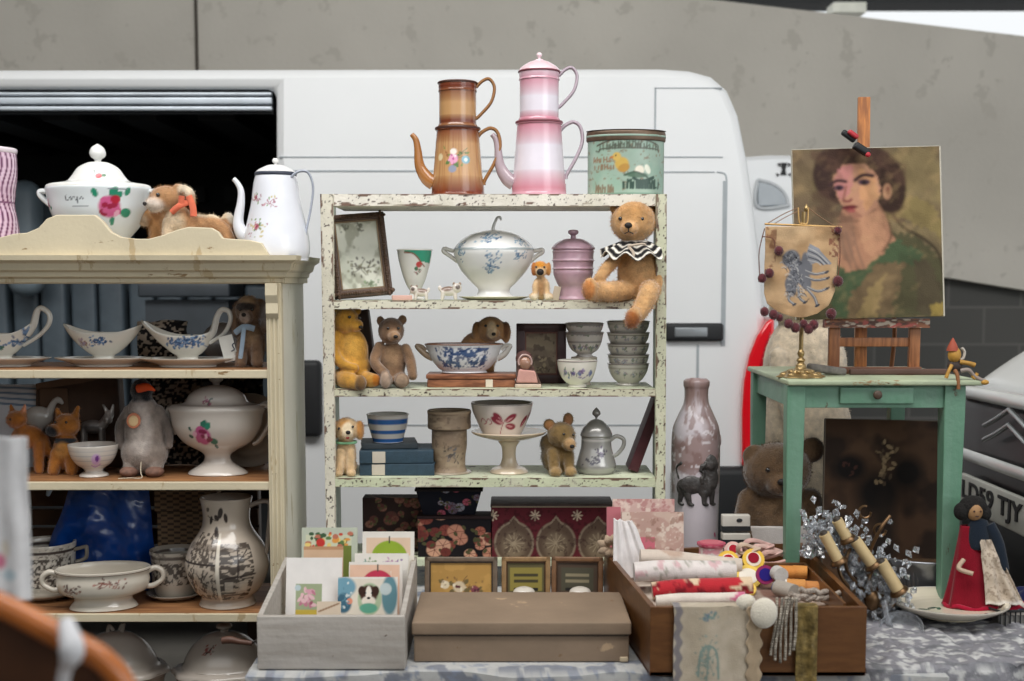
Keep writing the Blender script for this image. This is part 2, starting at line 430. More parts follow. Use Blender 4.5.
# unseen roof added to block overhead sky light, open behind and in front
struct('light_block_roof', M().box(-7, 7, -2.6, 7.4, 4.9, 5.05), mat('#8a8883', rough=.9, var=.05))
struct('floor', M().box(-12, 12, -6, 16, -.2, 0), mat('#6d6a64', rough=.8, var=.15, vs=3, bump=.3, bs=60))
conc = mat('#cbc6bc', rough=.9, var=.05, vs=1.3, bump=.35, bs=35, chips=[('#bdb8ae', .58, 6, (1, 1, 1)), ('#8f8a80', .74, 14., (1, 1, .6))])
YB = 8.0
p = [W(-400, 300, YB), W(-400, -160, YB), W(690, -3, YB), W(1024, 36, YB), W(1500, 92, YB), W(1500, 350, YB), W(1024, 290, YB), W(950, 278, YB), W(800, 262, YB), W(500, 300, YB)]
struct('wall_back', M().prism([(a[0], a[2]) for a in p], YB, YB+.35), conc)
struct('trim_1', M().box(X(195, YB-.01, 3), X(198, YB-.01, 3), YB-.012, YB+.01, Z(80, YB), 4.2), mat('#4c463f', rough=.9))
# darker block wall under the concrete beam
def blocks():
    m = bpy.data.materials.new('blockwork'); m.use_nodes = True; nt = m.node_tree; b = nt.nodes['Principled BSDF']; b.inputs['Roughness'].default_value = .95
    tc = nt.nodes.new('ShaderNodeTexCoord'); mp = nt.nodes.new('ShaderNodeMapping'); mp.inputs['Rotation'].default_value = (pi/2, 0, 0)
    br = nt.nodes.new('ShaderNodeTexBrick'); br.inputs['Color1'].default_value = rgba('#5c5b58'); br.inputs['Color2'].default_value = rgba('#535351'); br.inputs['Mortar'].default_value = rgba('#6b6966')
    br.inputs['Scale'].default_value = 1; br.inputs['Brick Width'].default_value = .46; br.inputs['Row Height'].default_value = .235; br.inputs['Mortar Size'].default_value = .008
    nt.links.new(tc.outputs['Object'], mp.inputs[0]); nt.links.new(mp.outputs[0], br.inputs[0]); nt.links.new(br.outputs[0], b.inputs[0]); return m
struct('wall_lower', M().box(-12, 12, YB+.12, YB+.4, 0, Z(262, YB)+.1), blocks())
dk = mat('#2a2b2c', rough=.8)
struct('trim_2', M().box(X(660, 10, 4), 9, 10, 10.3, Z(3, 10), Z(-60, 10)), dk)
struct('trim_3', M().box(X(835, 9.4, 4), X(868, 9.4, 4), 9.4, 9.6, Z(12, 9.4), Z(2, 9.4)), mat('#e8e8dc', rough=.7))

# ================================================================== the white delivery van behind the stall
YV = 5.0
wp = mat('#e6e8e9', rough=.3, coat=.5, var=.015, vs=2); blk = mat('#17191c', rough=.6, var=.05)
van = Thing('delivery_van', 'white panel van with its sliding door open behind the shelves', 'van', (0, YV, 0))
def vp(px, py, Y=YV): a = W(px, py, Y); return (a[0], a[2])
out = [vp(-500, 70), vp(660, 68), vp(690, 70), vp(712, 76), vp(728, 90), vp(739, 115), vp(748, 160), vp(755, 210), vp(762, 270), vp(766, 330), vp(768, 470), vp(768, 560), vp(275, 560), vp(275, 88), vp(-500, 88)]
van.part('body', M().prism(out, 0, .09), wp, bevel=.035, smooth=True)
sh = [(a[0], a[1]) for a in (vp(-500, 70), vp(660, 70), vp(700, 74), vp(728, 96), vp(744, 160), vp(756, 250), vp(762, 330), vp(764, 560))]
inner = [(x-.06, z-.06) for x, z in sh]
shell = M(); shell.prism(sh+inner[::-1], .06, 1.9); van.part('roof', shell, wp)
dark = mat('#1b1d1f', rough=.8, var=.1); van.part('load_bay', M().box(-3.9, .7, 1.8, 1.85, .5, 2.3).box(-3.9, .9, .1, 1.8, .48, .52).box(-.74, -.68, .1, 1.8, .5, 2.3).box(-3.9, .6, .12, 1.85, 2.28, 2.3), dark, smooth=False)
# roof ribs and holes of the van inside
rb = M(); 
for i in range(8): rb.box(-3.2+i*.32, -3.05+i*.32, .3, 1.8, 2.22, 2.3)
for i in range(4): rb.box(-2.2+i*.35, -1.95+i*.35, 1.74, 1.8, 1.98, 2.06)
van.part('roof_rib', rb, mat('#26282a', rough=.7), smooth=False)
# ribbed side lining inside, bluish grey
ln = M()
for i in range(14): ln.rbox(-3.0+i*.135, -3.0+i*.135+.118, .95+.02*(i % 2), 1.05, .6, 1.62 if i < 11 else 1.55, .02)
ln.rbox(-2.95, -1.78, 1.02, 1.1, 1.5, 2.0, .03)
van.part('side_lining', ln, mat('#56626b', rough=.45, var=.1), bevel=0)
pl_ = M().rbox(-2.28, -2.12, .75, .9, 1.5, 2.02, .07); van.part('wheel_strap', pl_, mat('#7d8b94', rough=.4))
van.part('bulkhead_shelf', M().rbox(*[X(q, 5.5) for q in (146, 236)], .4, .7, Z(297, 5.5), Z(283, 5.5), .01).box(*[X(q, 5.5) for q in (150, 232)], .45, .7, Z(352, 5.5), Z(300, 5.5)), mat('#3c4248', rough=.5))
rail = mat('#c4ccd4', rough=.35, metal=.3)
for a, b in ((92, 95.5), (97, 104), (106, 110.5)):
    van.part('door_track', M().rbox(X(-500, YV), X(275, YV), .02, .05, Z(b, YV+.02), Z(a, YV+.02), .006), rail)
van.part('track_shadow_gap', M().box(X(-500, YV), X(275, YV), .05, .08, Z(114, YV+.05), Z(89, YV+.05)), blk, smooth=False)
gm = mat('#a4abb0', rough=.6)
def line(px0, py0, px1, py1, wd=1.2):
    a, b = W(px0, py0, YV), W(px1, py1, YV); q = wd*YV/F/2
    return M().box(min(a[0], b[0])-q, max(a[0], b[0])+q, -.003, .01, min(a[2], b[2])-q, max(a[2], b[2])+q)
for l in ((280, 157, 722, 157), (280, 171, 640, 171, 1.6), (664, 172, 714, 172), (724, 182, 724, 345, 2.), (697, 345, 697, 465, .9), (333, 425, 660, 425), (655, 88, 655, 172, .8), (655, 88, 722, 88, .8)):
    van.part('panel_seam', line(*l), gm, smooth=False)
van.part('corner_seam', M().tube([(X(714, YV), 0, Z(172, YV)), (X(722, YV), 0, Z(174, YV)), (X(724, YV), 0, Z(182, YV))], .0035), gm)
hx = lambda a: X(a, YV)
van.part('door_latch', M().rbox(hx(664), hx(722), -.03, .03, Z(341, YV), Z(323, YV), .012), blk)
van.part('latch_plate', M().rbox(hx(673), hx(706), -.036, .0, Z(337, YV), Z(327, YV), .006), mat('#8d9296', rough=.35, metal=.4))
van.part('door_handle', M().rbox(hx(300), hx(322), -.05, .02, Z(436, YV), Z(360, YV), .02), blk)
van.part('bumper', M().rbox(hx(672), hx(774), -.06, .05, .45, Z(466, YV), .03), blk)
tl = [(772, 316), (764, 322), (755, 336), (747, 356), (742, 380), (740, 410), (740, 465), (772, 465)]
van.part('tail_light', M().prism([vp(*q) for q in tl], -.05, .12), mat('#e01020', rough=.12, coat=1, var=0), bevel=.01)
van.part('light_lens', M().prism([vp(*q) for q in ((768, 330), (762, 345), (757, 365), (756, 380), (756, 462), (770, 462))], -.058, .0), mat('#a80a22', rough=.1, coat=1, var=0), bevel=.006)

# second white vehicle between the van and the wall
v2 = Thing('parked_van', 'white van with an oval side window parked behind the painting', 'van', (0, 6.3, 0))
q = lambda a, b: vp(a, b, 6.3)
v2.part('body', M().prism([q(717, 160), q(730, 158), q(770, 155), q(838, 156), q(846, 200), q(820, 480), q(717, 480)], 0, .5), wp, bevel=.02)
ov = [q(757, 207), q(757, 182)]+[q(757+30*sin(radians(a)), 203-22*cos(radians(a))) for a in range(10, 91, 10)]+[q(786, 206)]
v2.part('window', M().prism(ov, -.012, .02), mat('#8f979d', rough=.15, coat=.6), bevel=.006)
v2.part('window_seal', M().tube([(a[0], -.012, a[1]) for a in ov], .008, closed=True), mat('#c9cdd0', rough=.5))
v2.part('emblem', M().prism([q(781, 163), q(787, 163), q(786, 166), q(785, 170), q(786, 175), q(780, 175), q(782, 170), q(781, 166)], -.01, .01).prism([q(777, 164), q(780, 163), q(780, 167)], -.01, .01).prism([q(788, 163), q(791, 165), q(788, 167)], -.01, .01).prism([q(776, 173), q(779, 175), q(777, 177)], -.01, .01).prism([q(788, 174), q(791, 173), q(790, 177)], -.01, .01), blk, smooth=False)
v2.part('door_handle', M().rbox(*[X(a, 6.3) for a in (768, 778)], -.04, .02, Z(337, 6.3), Z(330, 6.3), .01), blk)

# the front of a white vehicle, parked nose towards the stall: its face lies along x = 1.5
car = Thing('white_car', 'front of a white vehicle with number plate parked beside the stall', 'car', (1.5, 3.6, 0))
carw = mat('#dcdedd', rough=.25, coat=.7, var=.02, vs=3); chrome = mat('#a9adae', rough=.25, metal=.6)
def hoodf(a, b):
    y = -.75+b*1.45; e = np.clip((y-.45)/.25, 0, 1); 
    return -.01+a*1.6+.10*e**2*(1-a), y, 1.215+.34*np.sin(np.minimum(a*2.1, 1)*pi/2)**.9*(1-.10*(2*b-1)**2)-.05*e**3
car.part('hood', M().grid(hoodf, 40, 40), carw, solid=.02)
car.part('front_fascia', M().rbox(0, .9, -.75, .66, .3, 1.2, .05), mat('#0c0d0f', rough=.4, coat=.2))
car.part('bonnet_edge', M().tube([(.02, -.75, 1.205), (-.02, 0, 1.21), (-.02, .5, 1.205), (.03, .66, 1.19), (.2, .70, 1.2)], .022), carw)
car.part('bumper_strip', M().tube([(-.01, -.75, 1.0), (-.025, .0, 1.005), (-.02, .5, 1.0), (.02, .655, .99), (.2, .69, .99)], .019, flat=.6), carw)
for zz in (1.09, 1.135):
    car.part('chevron', M().tube([(-.03, .36, zz-.02), (-.035, .25, zz+.012), (-.04, .14, zz+.05), (-.035, .03, zz+.012), (-.03, -.1, zz-.02)], .008, smooth=1), chrome)
pl = car.part('number_plate', M().rbox(-.035, -.018, .0, .545, .83, .94, .006), mat('#c2c3bb', rough=.4))
text(car, 'LD59 TJY', .49, (-.037, .272, .885), mat('#101214', rough=.5), 'plate_lettering', h=.075, rot=(90, 0, -90), parent=pl, ext=.002, bold=.02)
car.part('side_wing', M().rbox(.12, 1.6, .64, .74, .35, 1.2, .04), carw)

# ================================================================== table and cloths
tb = Thing('display_table', 'long trestle table carrying the boxes and shelves of the stall', 'table', (0, 0, 0))
TX0, TX1, TY0, TY1, TZ = -.545, 1.36, 2.62, 3.95, .745
tb.part('tabletop', M().box(TX0, TX1, TY0, TY1, TZ-.035, TZ-.006), mat('#6c5640', rough=.7), smooth=False)
for x in (TX0+.05, TX1-.08):
    for y in (TY0+.06, TY1-.08): tb.part('leg', M().box(x, x+.05, y, y+.05, 0, TZ-.035), mat('#55483a', rough=.7), smooth=False)
def drape(x0, x1, y0, y1, drop, amp, seed, sx=9., lift=.003):
    L1 = y1-y0
    def fn(a, b):
        s = b*(L1+drop); on = s < L1
        fold = (vn(a*sx*(x1-x0), s*1.3, seed)-.5)
        y = np.where(on, y1-s, y0-.014+fold*amp); z = np.where(on, TZ+lift+np.abs(fold)*.0, TZ+lift-(s-L1)); x = x0+a*(x1-x0)
        return x, y-.012*(~on), z
    return fn
toile = Art('#b4b4b2'); 
toile.V(lambda u, v, p: (fbm(p[:, 0]*24, (p[:, 1]+p[:, 2])*24, 3)-.60)/.05, '#5c6374', .75)
toile.V(lambda u, v, p: (fbm(p[:, 0]*90, (p[:, 1]+p[:, 2])*90, 8)-.63)/.05, '#7f889a', .7)
m_ = M().grid(drape(TX0-.005, .9, TY0, 3.6, .45, .05, 3), 300, 260)
solo('tablecloth', 'white cotton cloth with dark blue toile print over the table front', 'tablecloth', m_, mat(None, **CLOTH), art=toile, solid=.002)
lace = Art('#85848a'); 
lace.V(lambda u, v, p: (fbm(p[:, 0]*60, (p[:, 1]+p[:, 2])*60, 5)-.55)/.1, '#cfcfcd', .8)
lace.V(lambda u, v, p: (fbm(p[:, 0]*25, (p[:, 1]+p[:, 2])*70, 15)-.6)/.08, '#6b6d72', .8)
def lacefn(a, b):
    x = .735+a*.63; s = b*.85; L1 = .455; on = s < L1; t = np.clip((s-L1)/.4, 0, 1)
    r1 = vn(x*30, s*22, 4)-.5; r2 = vn(x*13, s*6, 9)-.5
    return x, np.where(on, 3.06-s, 2.60-.02*t+r2*.05), np.where(on, TZ+.012+np.abs(r1)*.022, TZ+.012-(s-L1)+r1*.01)
solo('lace_cloth', 'crumpled white lace cloth hanging over the table under the plate', 'cloth', M().grid(lacefn, 220, 200), mat(None, rough=.7, var=.1, vs=60, bump=.5, bs=300), art=lace, solid=.002)

# ================================================================== cream dresser rack
CYF, CYR = 3.2, 3.54
cream = mat('#d0c4a8', rough=.6, var=.05, vs=6, bump=.15, bs=90, chips=[('#b8a583', .60, 18, (1, 1, .25)), ('#8d7350', .64, 34, (.3, 1, 1))])
creams = mat('#e2ddce', rough=.6, var=.04, vs=5, bump=.15, bs=90, chips=[('#c7bda2', .58, 12, (1, 1, .2)), ('#9a8a68', .67, 24, (1, 1, .3))])
wood = mat('#a5764c', rough=.55, var=.12, vs=7, grain=('#7a5030', (2, 18, 18), 5.))
dr = Thing('dresser_rack', 'tall cream painted dresser rack with open shelves full of china', 'dresser', (0, CYF, 0))
DX0 = X(-170, CYF); DX1 = X(285, CYF)-.004; DXi = X(269, CYF)
zs = [Z(p_, CYF) for p_ in (370, 482, 614)]
ztop = Z(283, CYF)
dr.part('side_panel', M().box(DXi+.008, DX1, .02, CYR-CYF, .0, ztop+.02), creams, bevel=.002, smooth=False)
dr.part('side_panel', M().box(DX0, DX0+.03, .0, CYR-CYF, .0, ztop+.02), creams, bevel=.002, smooth=False)
st = M().box(DXi-.002, DX1+.0, -.004, .022, 0, ztop)
for k in range(3): st.box(DXi+.004+k*.011, DXi+.009+k*.011, -.008, 0, .6, Z(318, CYF))
dr.part('front_stile', st, cream, bevel=.0015, smooth=False)
cor = [(0, 0), (-.022, 0), (-.024, -.03), (-.016, -.05), (-.018, -.075), (-.008, -.088), (0, -.09)]
cb = M(); cb.add(*(lambda n: (np.array([(xx, y, z) for xx in (DXi-.0, DXi+.03) for y, z in cor]), [tuple(range(n)), tuple(range(2*n-1, n-1, -1))]+[(i, (i+1) % n, (i+1) % n+n, i+n) for i in range(n)]))(len(cor)), off=(0, 0, ztop))
dr.part('corbel', cb, cream, smooth=False)
for zz in zs:
    s_ = dr.part('shelf', M().box(DX0+.02, DXi+.01, .008, CYR-CYF, zz-.014, zz), wood, smooth=False)
    dr.part('shelf_lip', M().box(DX0+.02, DXi, .0, .01, zz-.021, zz), cream, parent=s_, bevel=.002, smooth=False)
dr.part('top_board', M().box(DX0, DX1+.01, .0, CYR-CYF+.01, ztop+.0, ztop+.018), cream, smooth=False)
dr.part('lower_shelf', M().box(DX0+.02, DXi+.01, .008, CYR-CYF, .37, .39), wood, smooth=False)
# cornice: moulded profile mitred round the corner
pr = [(0, 0), (.006, .004), (.006, .012), (.018, .018), (.02, .028), (.03, .034), (.036, .05), (.05, .058), (.052, .07), (0, .07)]
def cornice():
    v = []; f = []; n = len(pr)
    for (bx, by, sx_, sy_) in ((DX0, 0, 0, -1), (DX1, 0, 1, -1), (DX1, CYR-CYF, 1, 0)):
        for d, h in pr: v.append((bx+d*sx_*.9, by+d*sy_*.9, ztop+h-.002))
    for k in range(2):
        for i in range(n): j = (i+1) % n; f.append((k*n+i, (k+1)*n+i, (k+1)*n+j, k*n+j))
    f += [tuple(range(n)), tuple(range(3*n-1, 2*n-1, -1))]
    return M().add(np.array(v), f)
dr.part('cornice', cornice(), cream, smooth=False)
ZC = ztop+.068
pd = [(-170, 256), (-170, 236), (0, 238), (15, 234), (28, 233), (40, 228), (48, 219), (58, 215), (96, 215), (104, 222), (112, 232), (122, 237), (138, 239), (150, 239), (165, 235), (178, 230), (190, 227), (212, 228), (219, 232), (223, 238), (232, 239), (250, 240), (262, 243), (270, 256)]
P0 = [vp(a, b, CYF-.02) for a, b in pd]; P0 = [(x, max(z, ZC-.004)) for x, z in P0]
dr.part('pediment', M().prism(P0, -.03, -.008), cream, bevel=.002)
LIDZ = ZC  # things stand on the dresser's top board
dr.part('dust_board', M().box(DX0, DX1+.04, -.004, CYR-CYF, ZC-.008, ZC), cream, smooth=False)

# ================================================================== small white rack with chipped paint
RY, RYB = 3.3, 3.54
chip = [('#3d2a20', .60, 26, (.5, 1, 1)), ('#7c5a44', .61, 60, (.6, 1, 1))]
rk = Thing('shelf_rack', 'narrow open shelf rack in chipped white and pale green paint', 'shelf', (0, RY, 0))
rw = mat('#e9e3d2', rough=.65, var=.06, vs=9, bump=.3, bs=120, chips=chip); rg = mat('#c9cfb4', rough=.65, var=.08, vs=8, bump=.3, bs=120, chips=chip)
ri = mat('#b9c4b6', rough=.7, var=.1, vs=8, chips=[('#7f8478', .66, 10, (1, 1, .4))])
RB = [Z(p_, RY) for p_ in (194, 300.5, 389, 478)]
for side, (a, b, c, d, mt) in enumerate(((320, 333, 327, 336, rw), (656, 667, 655, 665, rg))):
    zt, zb = RB[0], TZ+.002
    v = [(X(px_, RY, z_), y_, z_) for z_, (l, r) in ((zb, (c, d)), (zt, (a, b))) for y_ in (0, .018) for px_ in (l, r)]
    post = rk.part('post', M().add(np.array(v), [(0,1,3,2), (4,6,7,5), (0,4,5,1), (2,3,7,6), (0,2,6,4), (1,5,7,3)]), mt, bevel=.0015, smooth=False)
    k = .012 if side == 0 else -.0
    v = [(X(px_, RY, z_)+o_, y_, z_) for z_, (l, r) in ((zb, (c, d)), (zt-.01, (a, b))) for y_ in (.016, .24) for px_, o_ in ((l if side == 0 else r-3, 0), (l+3 if side == 0 else r, 0))]
    rk.part('side_panel', M().add(np.array(v), [(0,1,3,2), (4,6,7,5), (0,4,5,1), (2,3,7,6), (0,2,6,4), (1,5,7,3)]), ri, smooth=False)
for i, zz in enumerate(RB):
    a, b = (331, 657); th = (.030, .022, .02, .024)[i]
    bd = rk.part('shelf', M().box(X(a+1, RY, zz), X(b-1, RY, zz), .002, .24, zz-th, zz), rw if i == 0 else rg, bevel=.0018, smooth=False)
    if False: rk.part('worn_edge', M().box(X(410, RY, zz), X(655, RY, zz), -.001, .003, zz-th+.0, zz-.008), mat('#5b3f31', rough=.7, chips=[('#cfcdb8', .62, 30, (.3, 1, 1))]), parent=bd, smooth=False)
def worn(w_, h_, base, seed, vert=False, amt=1.):
    A = Art(base)
    def fn(u, v, p):
        l, t_ = (v, u+w_/2) if vert else (u, v); H_ = w_ if vert else h_
        e = np.minimum(t_, H_-t_)/H_; return (fbm(l*.10, t_*.35, seed)*1.15-.70*1+(.16-e)*1.3*amt)/.05
    A.V(fn, '#6a4c3c', .95).V(lambda u, v, p: (fbm(u*.5, v*.5, seed+3)-.70)/.04, '#3c2a22').V(lambda u, v, p: (fbm(u*.04, v*.04, seed+9)-.55)/.2, '#d5d0bc', .5); return A
for i, (pa, pb, base) in enumerate(((334, 655, '#e9e3d6'), (332, 657, '#ddd9c4'), (332, 656, '#cfccb2'), (333, 656, '#cbd0b0'))):
    zz = RB[i]; th = (.030, .022, .02, .024)[i]; u0 = U(RY, zz); w_ = (X(pb, RY, zz)-X(pa, RY, zz))/u0; h_ = th/u0
    o = mesh('board_face', M().slab(w_, h_, .6, 330, 12), mat(None, rough=.65, bump=.3, bs=150), u0, worn(w_, h_, base, 3+i*5, amt=(1., 1.2, 1.6, .9)[i])); o.parent = rk.o; o.location = ((X(pa, RY, zz)+X(pb, RY, zz))/2, -.0008 if i == 0 else .0012, zz-th)
for i, (pa, pb, base, sk) in enumerate(((320, 333, '#e0dac8', 1), (656, 667, '#cfd0b4', 0))):
    u0 = U(RY, 1.5); zb_, zt_ = TZ+.02, RB[0]; w_ = (pb-pa-.4); h_ = (zt_-zb_)/u0
    c_, d_, e_, f_ = ((327, 336), (655, 665))[i]+(pa, pb)
    m = M().slab(w_, h_, .6, 14, 460); V_ = m.verts(); k_ = np.clip(V_[:, 2]/h_, 0, 1); mt, mb = X((pa+pb)/2, RY, zt_), X((c_+d_)/2, RY, zb_)
    V_[:, 0] = V_[:, 0]*(1-(1-k_)*(1-(d_-c_)/(pb-pa)))+(mt*k_+mb*(1-k_))/u0; A_ = worn(w_, h_, base, 31+i*7, True, 1.15); 
    o = mesh('post_face', (V_, m.f), mat(None, rough=.65, bump=.3, bs=150), u0, paint=lambda V: A_.at(np.c_[V[:, 0]-(mt*k_+mb*(1-k_))/u0, V[:, 1:]])); o.parent = rk.o; o.location = (0, -.0012, zb_)
zz = Z(557, 3.36); rk.part('shelf', M().box(X(330, RY, zz), X(660, RY, zz), .03, .24, zz-.018, zz), rg, smooth=False); RB.append(zz)
struct('light_block_left', M().box(-6.2, -6, -3.4, 8.4, 0, 4.9), mat('#77736c', rough=.9))  # unseen side wall, added to keep sky light out from the left
struct('light_block_front', M().box(-6.2, 7, -3.6, -3.4, 0, 2.5), mat('#5f5b55', rough=.9))  # unseen low wall behind the camera, added to cut low front light
# ================================================================== things on the white rack (shapes in units of one pixel at their own distance)
def T(name, label, cat, px, Y, z, **k): return Thing(name, label, cat, (X(px, Y, z), Y, z), U(Y, z), **k)
def CM(c=None, **k): d = dict(CERAM); d.update(k); return mat(c, **d)
S0, S1, S2, S3, S4 = RB
GOLD = mat('#c9a35a', rough=.3, metal=.8)
# ---- enamel coffee biggins on the top board
def biggin(name, label, px, base, rb, rt, h1, h2, lidded, bands, flip=1, rim='#4a2a20', hcol=None, spout='#a06a38', hup=None, prof2=None):
    t = T(name, label, 'coffee pot', px, 3.42, S0)
    A = Art(base[1], R=rb)
    def grad(v0, v1, col, al=1):
        A.V(lambda u, v, p: np.clip(1-np.abs(v-(v0+v1)/2)/((v1-v0)/2), 0, 1)**.6, col, al)
    for g in bands: grad(*g)
    pr = [(0, 0), (rb, 0), (rb, 0), (rb, 3), (rb-.6, 4), (rb-1, 13), (rb-1.6, 14), (rt, h1-2), (rt, h1-2), (rt+1.2, h1-1.5), (rt+1.2, h1+.5), (rt-1, h1+1), (rt-1, h1+1), (0, h1+1)]
    b = t.part('body', M().lathe(pr, 140, step=1.0), CM(None), art=A)
    t.part('rim', M().lathe([(rt-1, h1-.8), (rt+1.4, h1-.8), (rt+1.8, h1+.4), (rt+1.2, h1+1.6), (rt-1, h1+1.6)], 60), mat(rim, rough=.4), parent=b)
    A2 = Art(base[1], R=rt)
    for g in base[2]: A2.V(lambda u, v, p, g=g: np.clip(1-np.abs(v-(g[0]+g[1])/2)/((g[1]-g[0])/2), 0, 1)**.6, g[2], 1)
    r2 = rt-2.5; o2 = h1+1
    f = t.part('filter', M().lathe([(0, o2), (r2, o2), (r2+.3, o2+4), (r2, o2+5), (r2, o2+h2-9), (r2+.8, o2+h2-8.5), (r2+.2, o2+h2-7.6), (r2+.6, o2+h2), (r2-.4, o2+h2)]+([(r2-.8, o2+h2-6), (0, o2+h2-8)] if not lidded else [(0, o2+h2)]), 120, step=1.), CM(None), art=A2)
    t.part('rim', M().lathe([(r2-.5, o2+h2-1), (r2+1, o2+h2-1), (r2+1.6, o2+h2), (r2+.8, o2+h2+1), (r2-.5, o2+h2+1)], 60), mat(rim, rough=.4), parent=f)
    if lidded:
        l = t.part('lid', M().lathe([(r2+1, o2+h2+.8), (r2-1, o2+h2+4), (r2*.55, o2+h2+9), (5, o2+h2+11), (4, o2+h2+12), (0, o2+h2+12)], 60), CM('#e8c9d0'))
        t.part('knob', M().lathe([(1.6, o2+h2+11), (1.4, o2+h2+14), (2.8, o2+h2+16), (2, o2+h2+18.5), (0, o2+h2+19)], 30), CM('#e9d5da'), parent=l)
    hm = CM(hcol, rough=.25)
    t.part('handle', M().tube([(rt-2, 0, h1-9), (rt+3, 0, h1-3), (rt+12, 0, h1+1), (rt+19, 0, h1-4), (rt+21, 0, h1-18), (rt+15, 0, h1-34), (rt+6, 0, h1-50), (rb-1, 0, h1-55)], 1.9, 10, flat=2.), hm)
    q = o2+h2-3
    t.part('handle', M().tube([(r2, 0, q-1), (r2+6, 0, q+5), (r2+13, 0, q+7), (r2+18, 0, q-1), (r2+15, 0, q-15), (r2+5, 0, q-27), (r2-.5, 0, q-32)], 1.7, 10, flat=2.), hm)
    t.part('spout', M().tube([(-rb+3, 0, 14), (-rb-4, 0, 19), (-rb-11, 0, 31), (-rb-13, 0, 48), (-rb-15, 0, 57), (-rb-19, 0, 62)], [7.5, 7, 5.2, 3.6, 3, 2.4], 16), CM(spout))
    return t, A, b
br = '#6e2f1c'
t, A, b = biggin('enamel_coffee_pot', 'brown and ochre enamel two-tier coffee pot painted with a flower bouquet', 458, ('#b08350', '#bd9262', [(67, 80, br), (92, 124, br)]), 27, 21, 67, 44, False,
    [(-14, 22, br), (50, 80, br), (20, 52, '#d9a868', .5)], hcol='#9a6b3c')
A = Art('#c09566', R=27)
for g in ((-12, 20, '#6e2f1c'), (52, 82, '#74331d')): A.V(lambda u, v, p, g=g: np.clip(1-np.abs(v-(g[0]+g[1])/2)/((g[1]-g[0])/2), 0, 1)**.6, g[2])
A.V(lambda u, v, p: ((vn(u*1.1, v*.02, 4)-.55)*6), '#8a4a26', .35)
A.spray(-2, 38, 15, 9, ('#4c6b3a', '#6c8a4a', '#8a5a3a'), 18, 2, stems=5); A.rose(-4, 36, 6, ('#b8508a', '#e2a0c0', '#f3dce6'), '#5a7a46'); A.E(10, 35, 5, 4, '#7aa9b8').E(10, 35, 2, 2, '#dfe9ea').E(-5, 26, 4.5, 3.5, '#8e93a6').E(-19, 38, 3.6, 3.4, '#d8c8a0').E(-4, 43, 4, 3, '#ece2d8')
bpy.data.objects.remove(b.children[0]) if False else None
cc = A.at(np.array([v.co[:] for v in b.data.vertices])/t.u); b.data.color_attributes['Col'].data.foreach_set('color', np.c_[cc, np.ones(len(cc))].astype(np.float32).ravel())
pk = '#c98494'
t, A, b = biggin('enamel_coffee_pot', 'tall pink and white enamel two-tier coffee pot with a domed lid', 539, ('#dfd6de', '#e3dce6', [(68, 84, pk), (98, 128, '#cf94a4')]), 28, 22, 73, 49, True,
    [(-10, 26, pk), (50, 90, pk)], hcol='#b9a9b4', spout='#a9989f', rim='#7a3f4a')
# ---- mint green biscuit tin with duck, words raised on the front
t = T('biscuit_tin', 'oval pale green tin with a yellow chick, brown lid and dark worn lettering', 'tin', 625.5, 3.42, S0)
A = Art('#98ae9f', R=38.5, blur=.5); A.N('#86a896', .08, .08, .55, 3, .6, .3).N('#7b5a3c', .3, .3, .72, 6, .7).E(-6, 31, 7, 6.5, '#c9a650').E(-11, 38, 4.4, 4.2, '#cdac58').E(-4, 27, 6, 4, '#b58a40', 20).E(-12, 39, .9, .9, '#3a2a1a').E(-16, 37.5, 2.2, 1.1, '#b8702c', 10)
A.E(12, 25, 5, 4.4, '#e9e2d0').E(10, 20, 11, 2.5, '#4f6b57').L([(-3, 20), (8, 23), (20, 18)], 1, '#3f5948').L([(-30, 49), (-12, 55), (14, 55), (30, 50)], .8, '#4a4136').L([(-31, 44), (-28, 43), (-24, 46), (26, 46), (31, 43)], .6, '#4a4136')
A.E(20, 26, 3, 5, '#e7e9d8', 30).band(1.5, 3, '#6c8f7c').band(-1, 1, '#5b4a38')
g = random.Random(4)
def scrawl(A, x0, x1, z, h, w, col, arc=0, dens=1.):
    # worn lettering too blurred to read: a row of upright letter-like strokes
    x = x0
    while x < x1:
        dz = arc*(1-((x-(x0+x1)/2)/((x1-x0)/2))**2); k = g.random(); hh = h*(1 if k > .4 else .7)
        A.L([(x, z+dz), (x+g.uniform(-.3, .6), z+dz+hh)], w, col)
        if k > .3: A.L([(x, z+dz+hh*g.choice((.05, .5, .95))), (x+1.8, z+dz+hh*g.choice((.1, .5, .9)))], w*.8, col)
        if k > .6: A.L([(x+1.9, z+dz), (x+1.9, z+dz+h*.65)], w, col)
        x += g.uniform(2.6, 3.6)/dens
scrawl(A, -27, 31, 44.5, 6.5, .75, '#4d5446', 2); scrawl(A, -33, -17, 33, 4.5, .8, '#8a6a4e'); scrawl(A, -32, -14, 26, 4.5, .8, '#8a6a4e'); scrawl(A, -4, 32, 7.5, 8, 1.1, '#2c463c'); scrawl(A, -31, -14, 3.5, 7, .9, '#7a6c58'); A.L([(6, 17), (14, 14), (26, 18)], 1.6, '#2c463c')
b = t.part('body', M().lathe([(0, 0), (38, 0), (38, 0), (38.5, 1.5), (38, 3), (38, 56), (37, 57), (0, 57)], 200, sy=.62, step=.9), mat(None, rough=.38, coat=.2, var=.05, vs=25), art=A)
t.part('lid', M().lathe([(38.2, 54), (39.4, 55), (39.4, 62), (38, 64), (37, 64.5), (0, 64)], 90, sy=.62), mat('#6b5848', rough=.4, metal=.5, var=.15, vs=40))

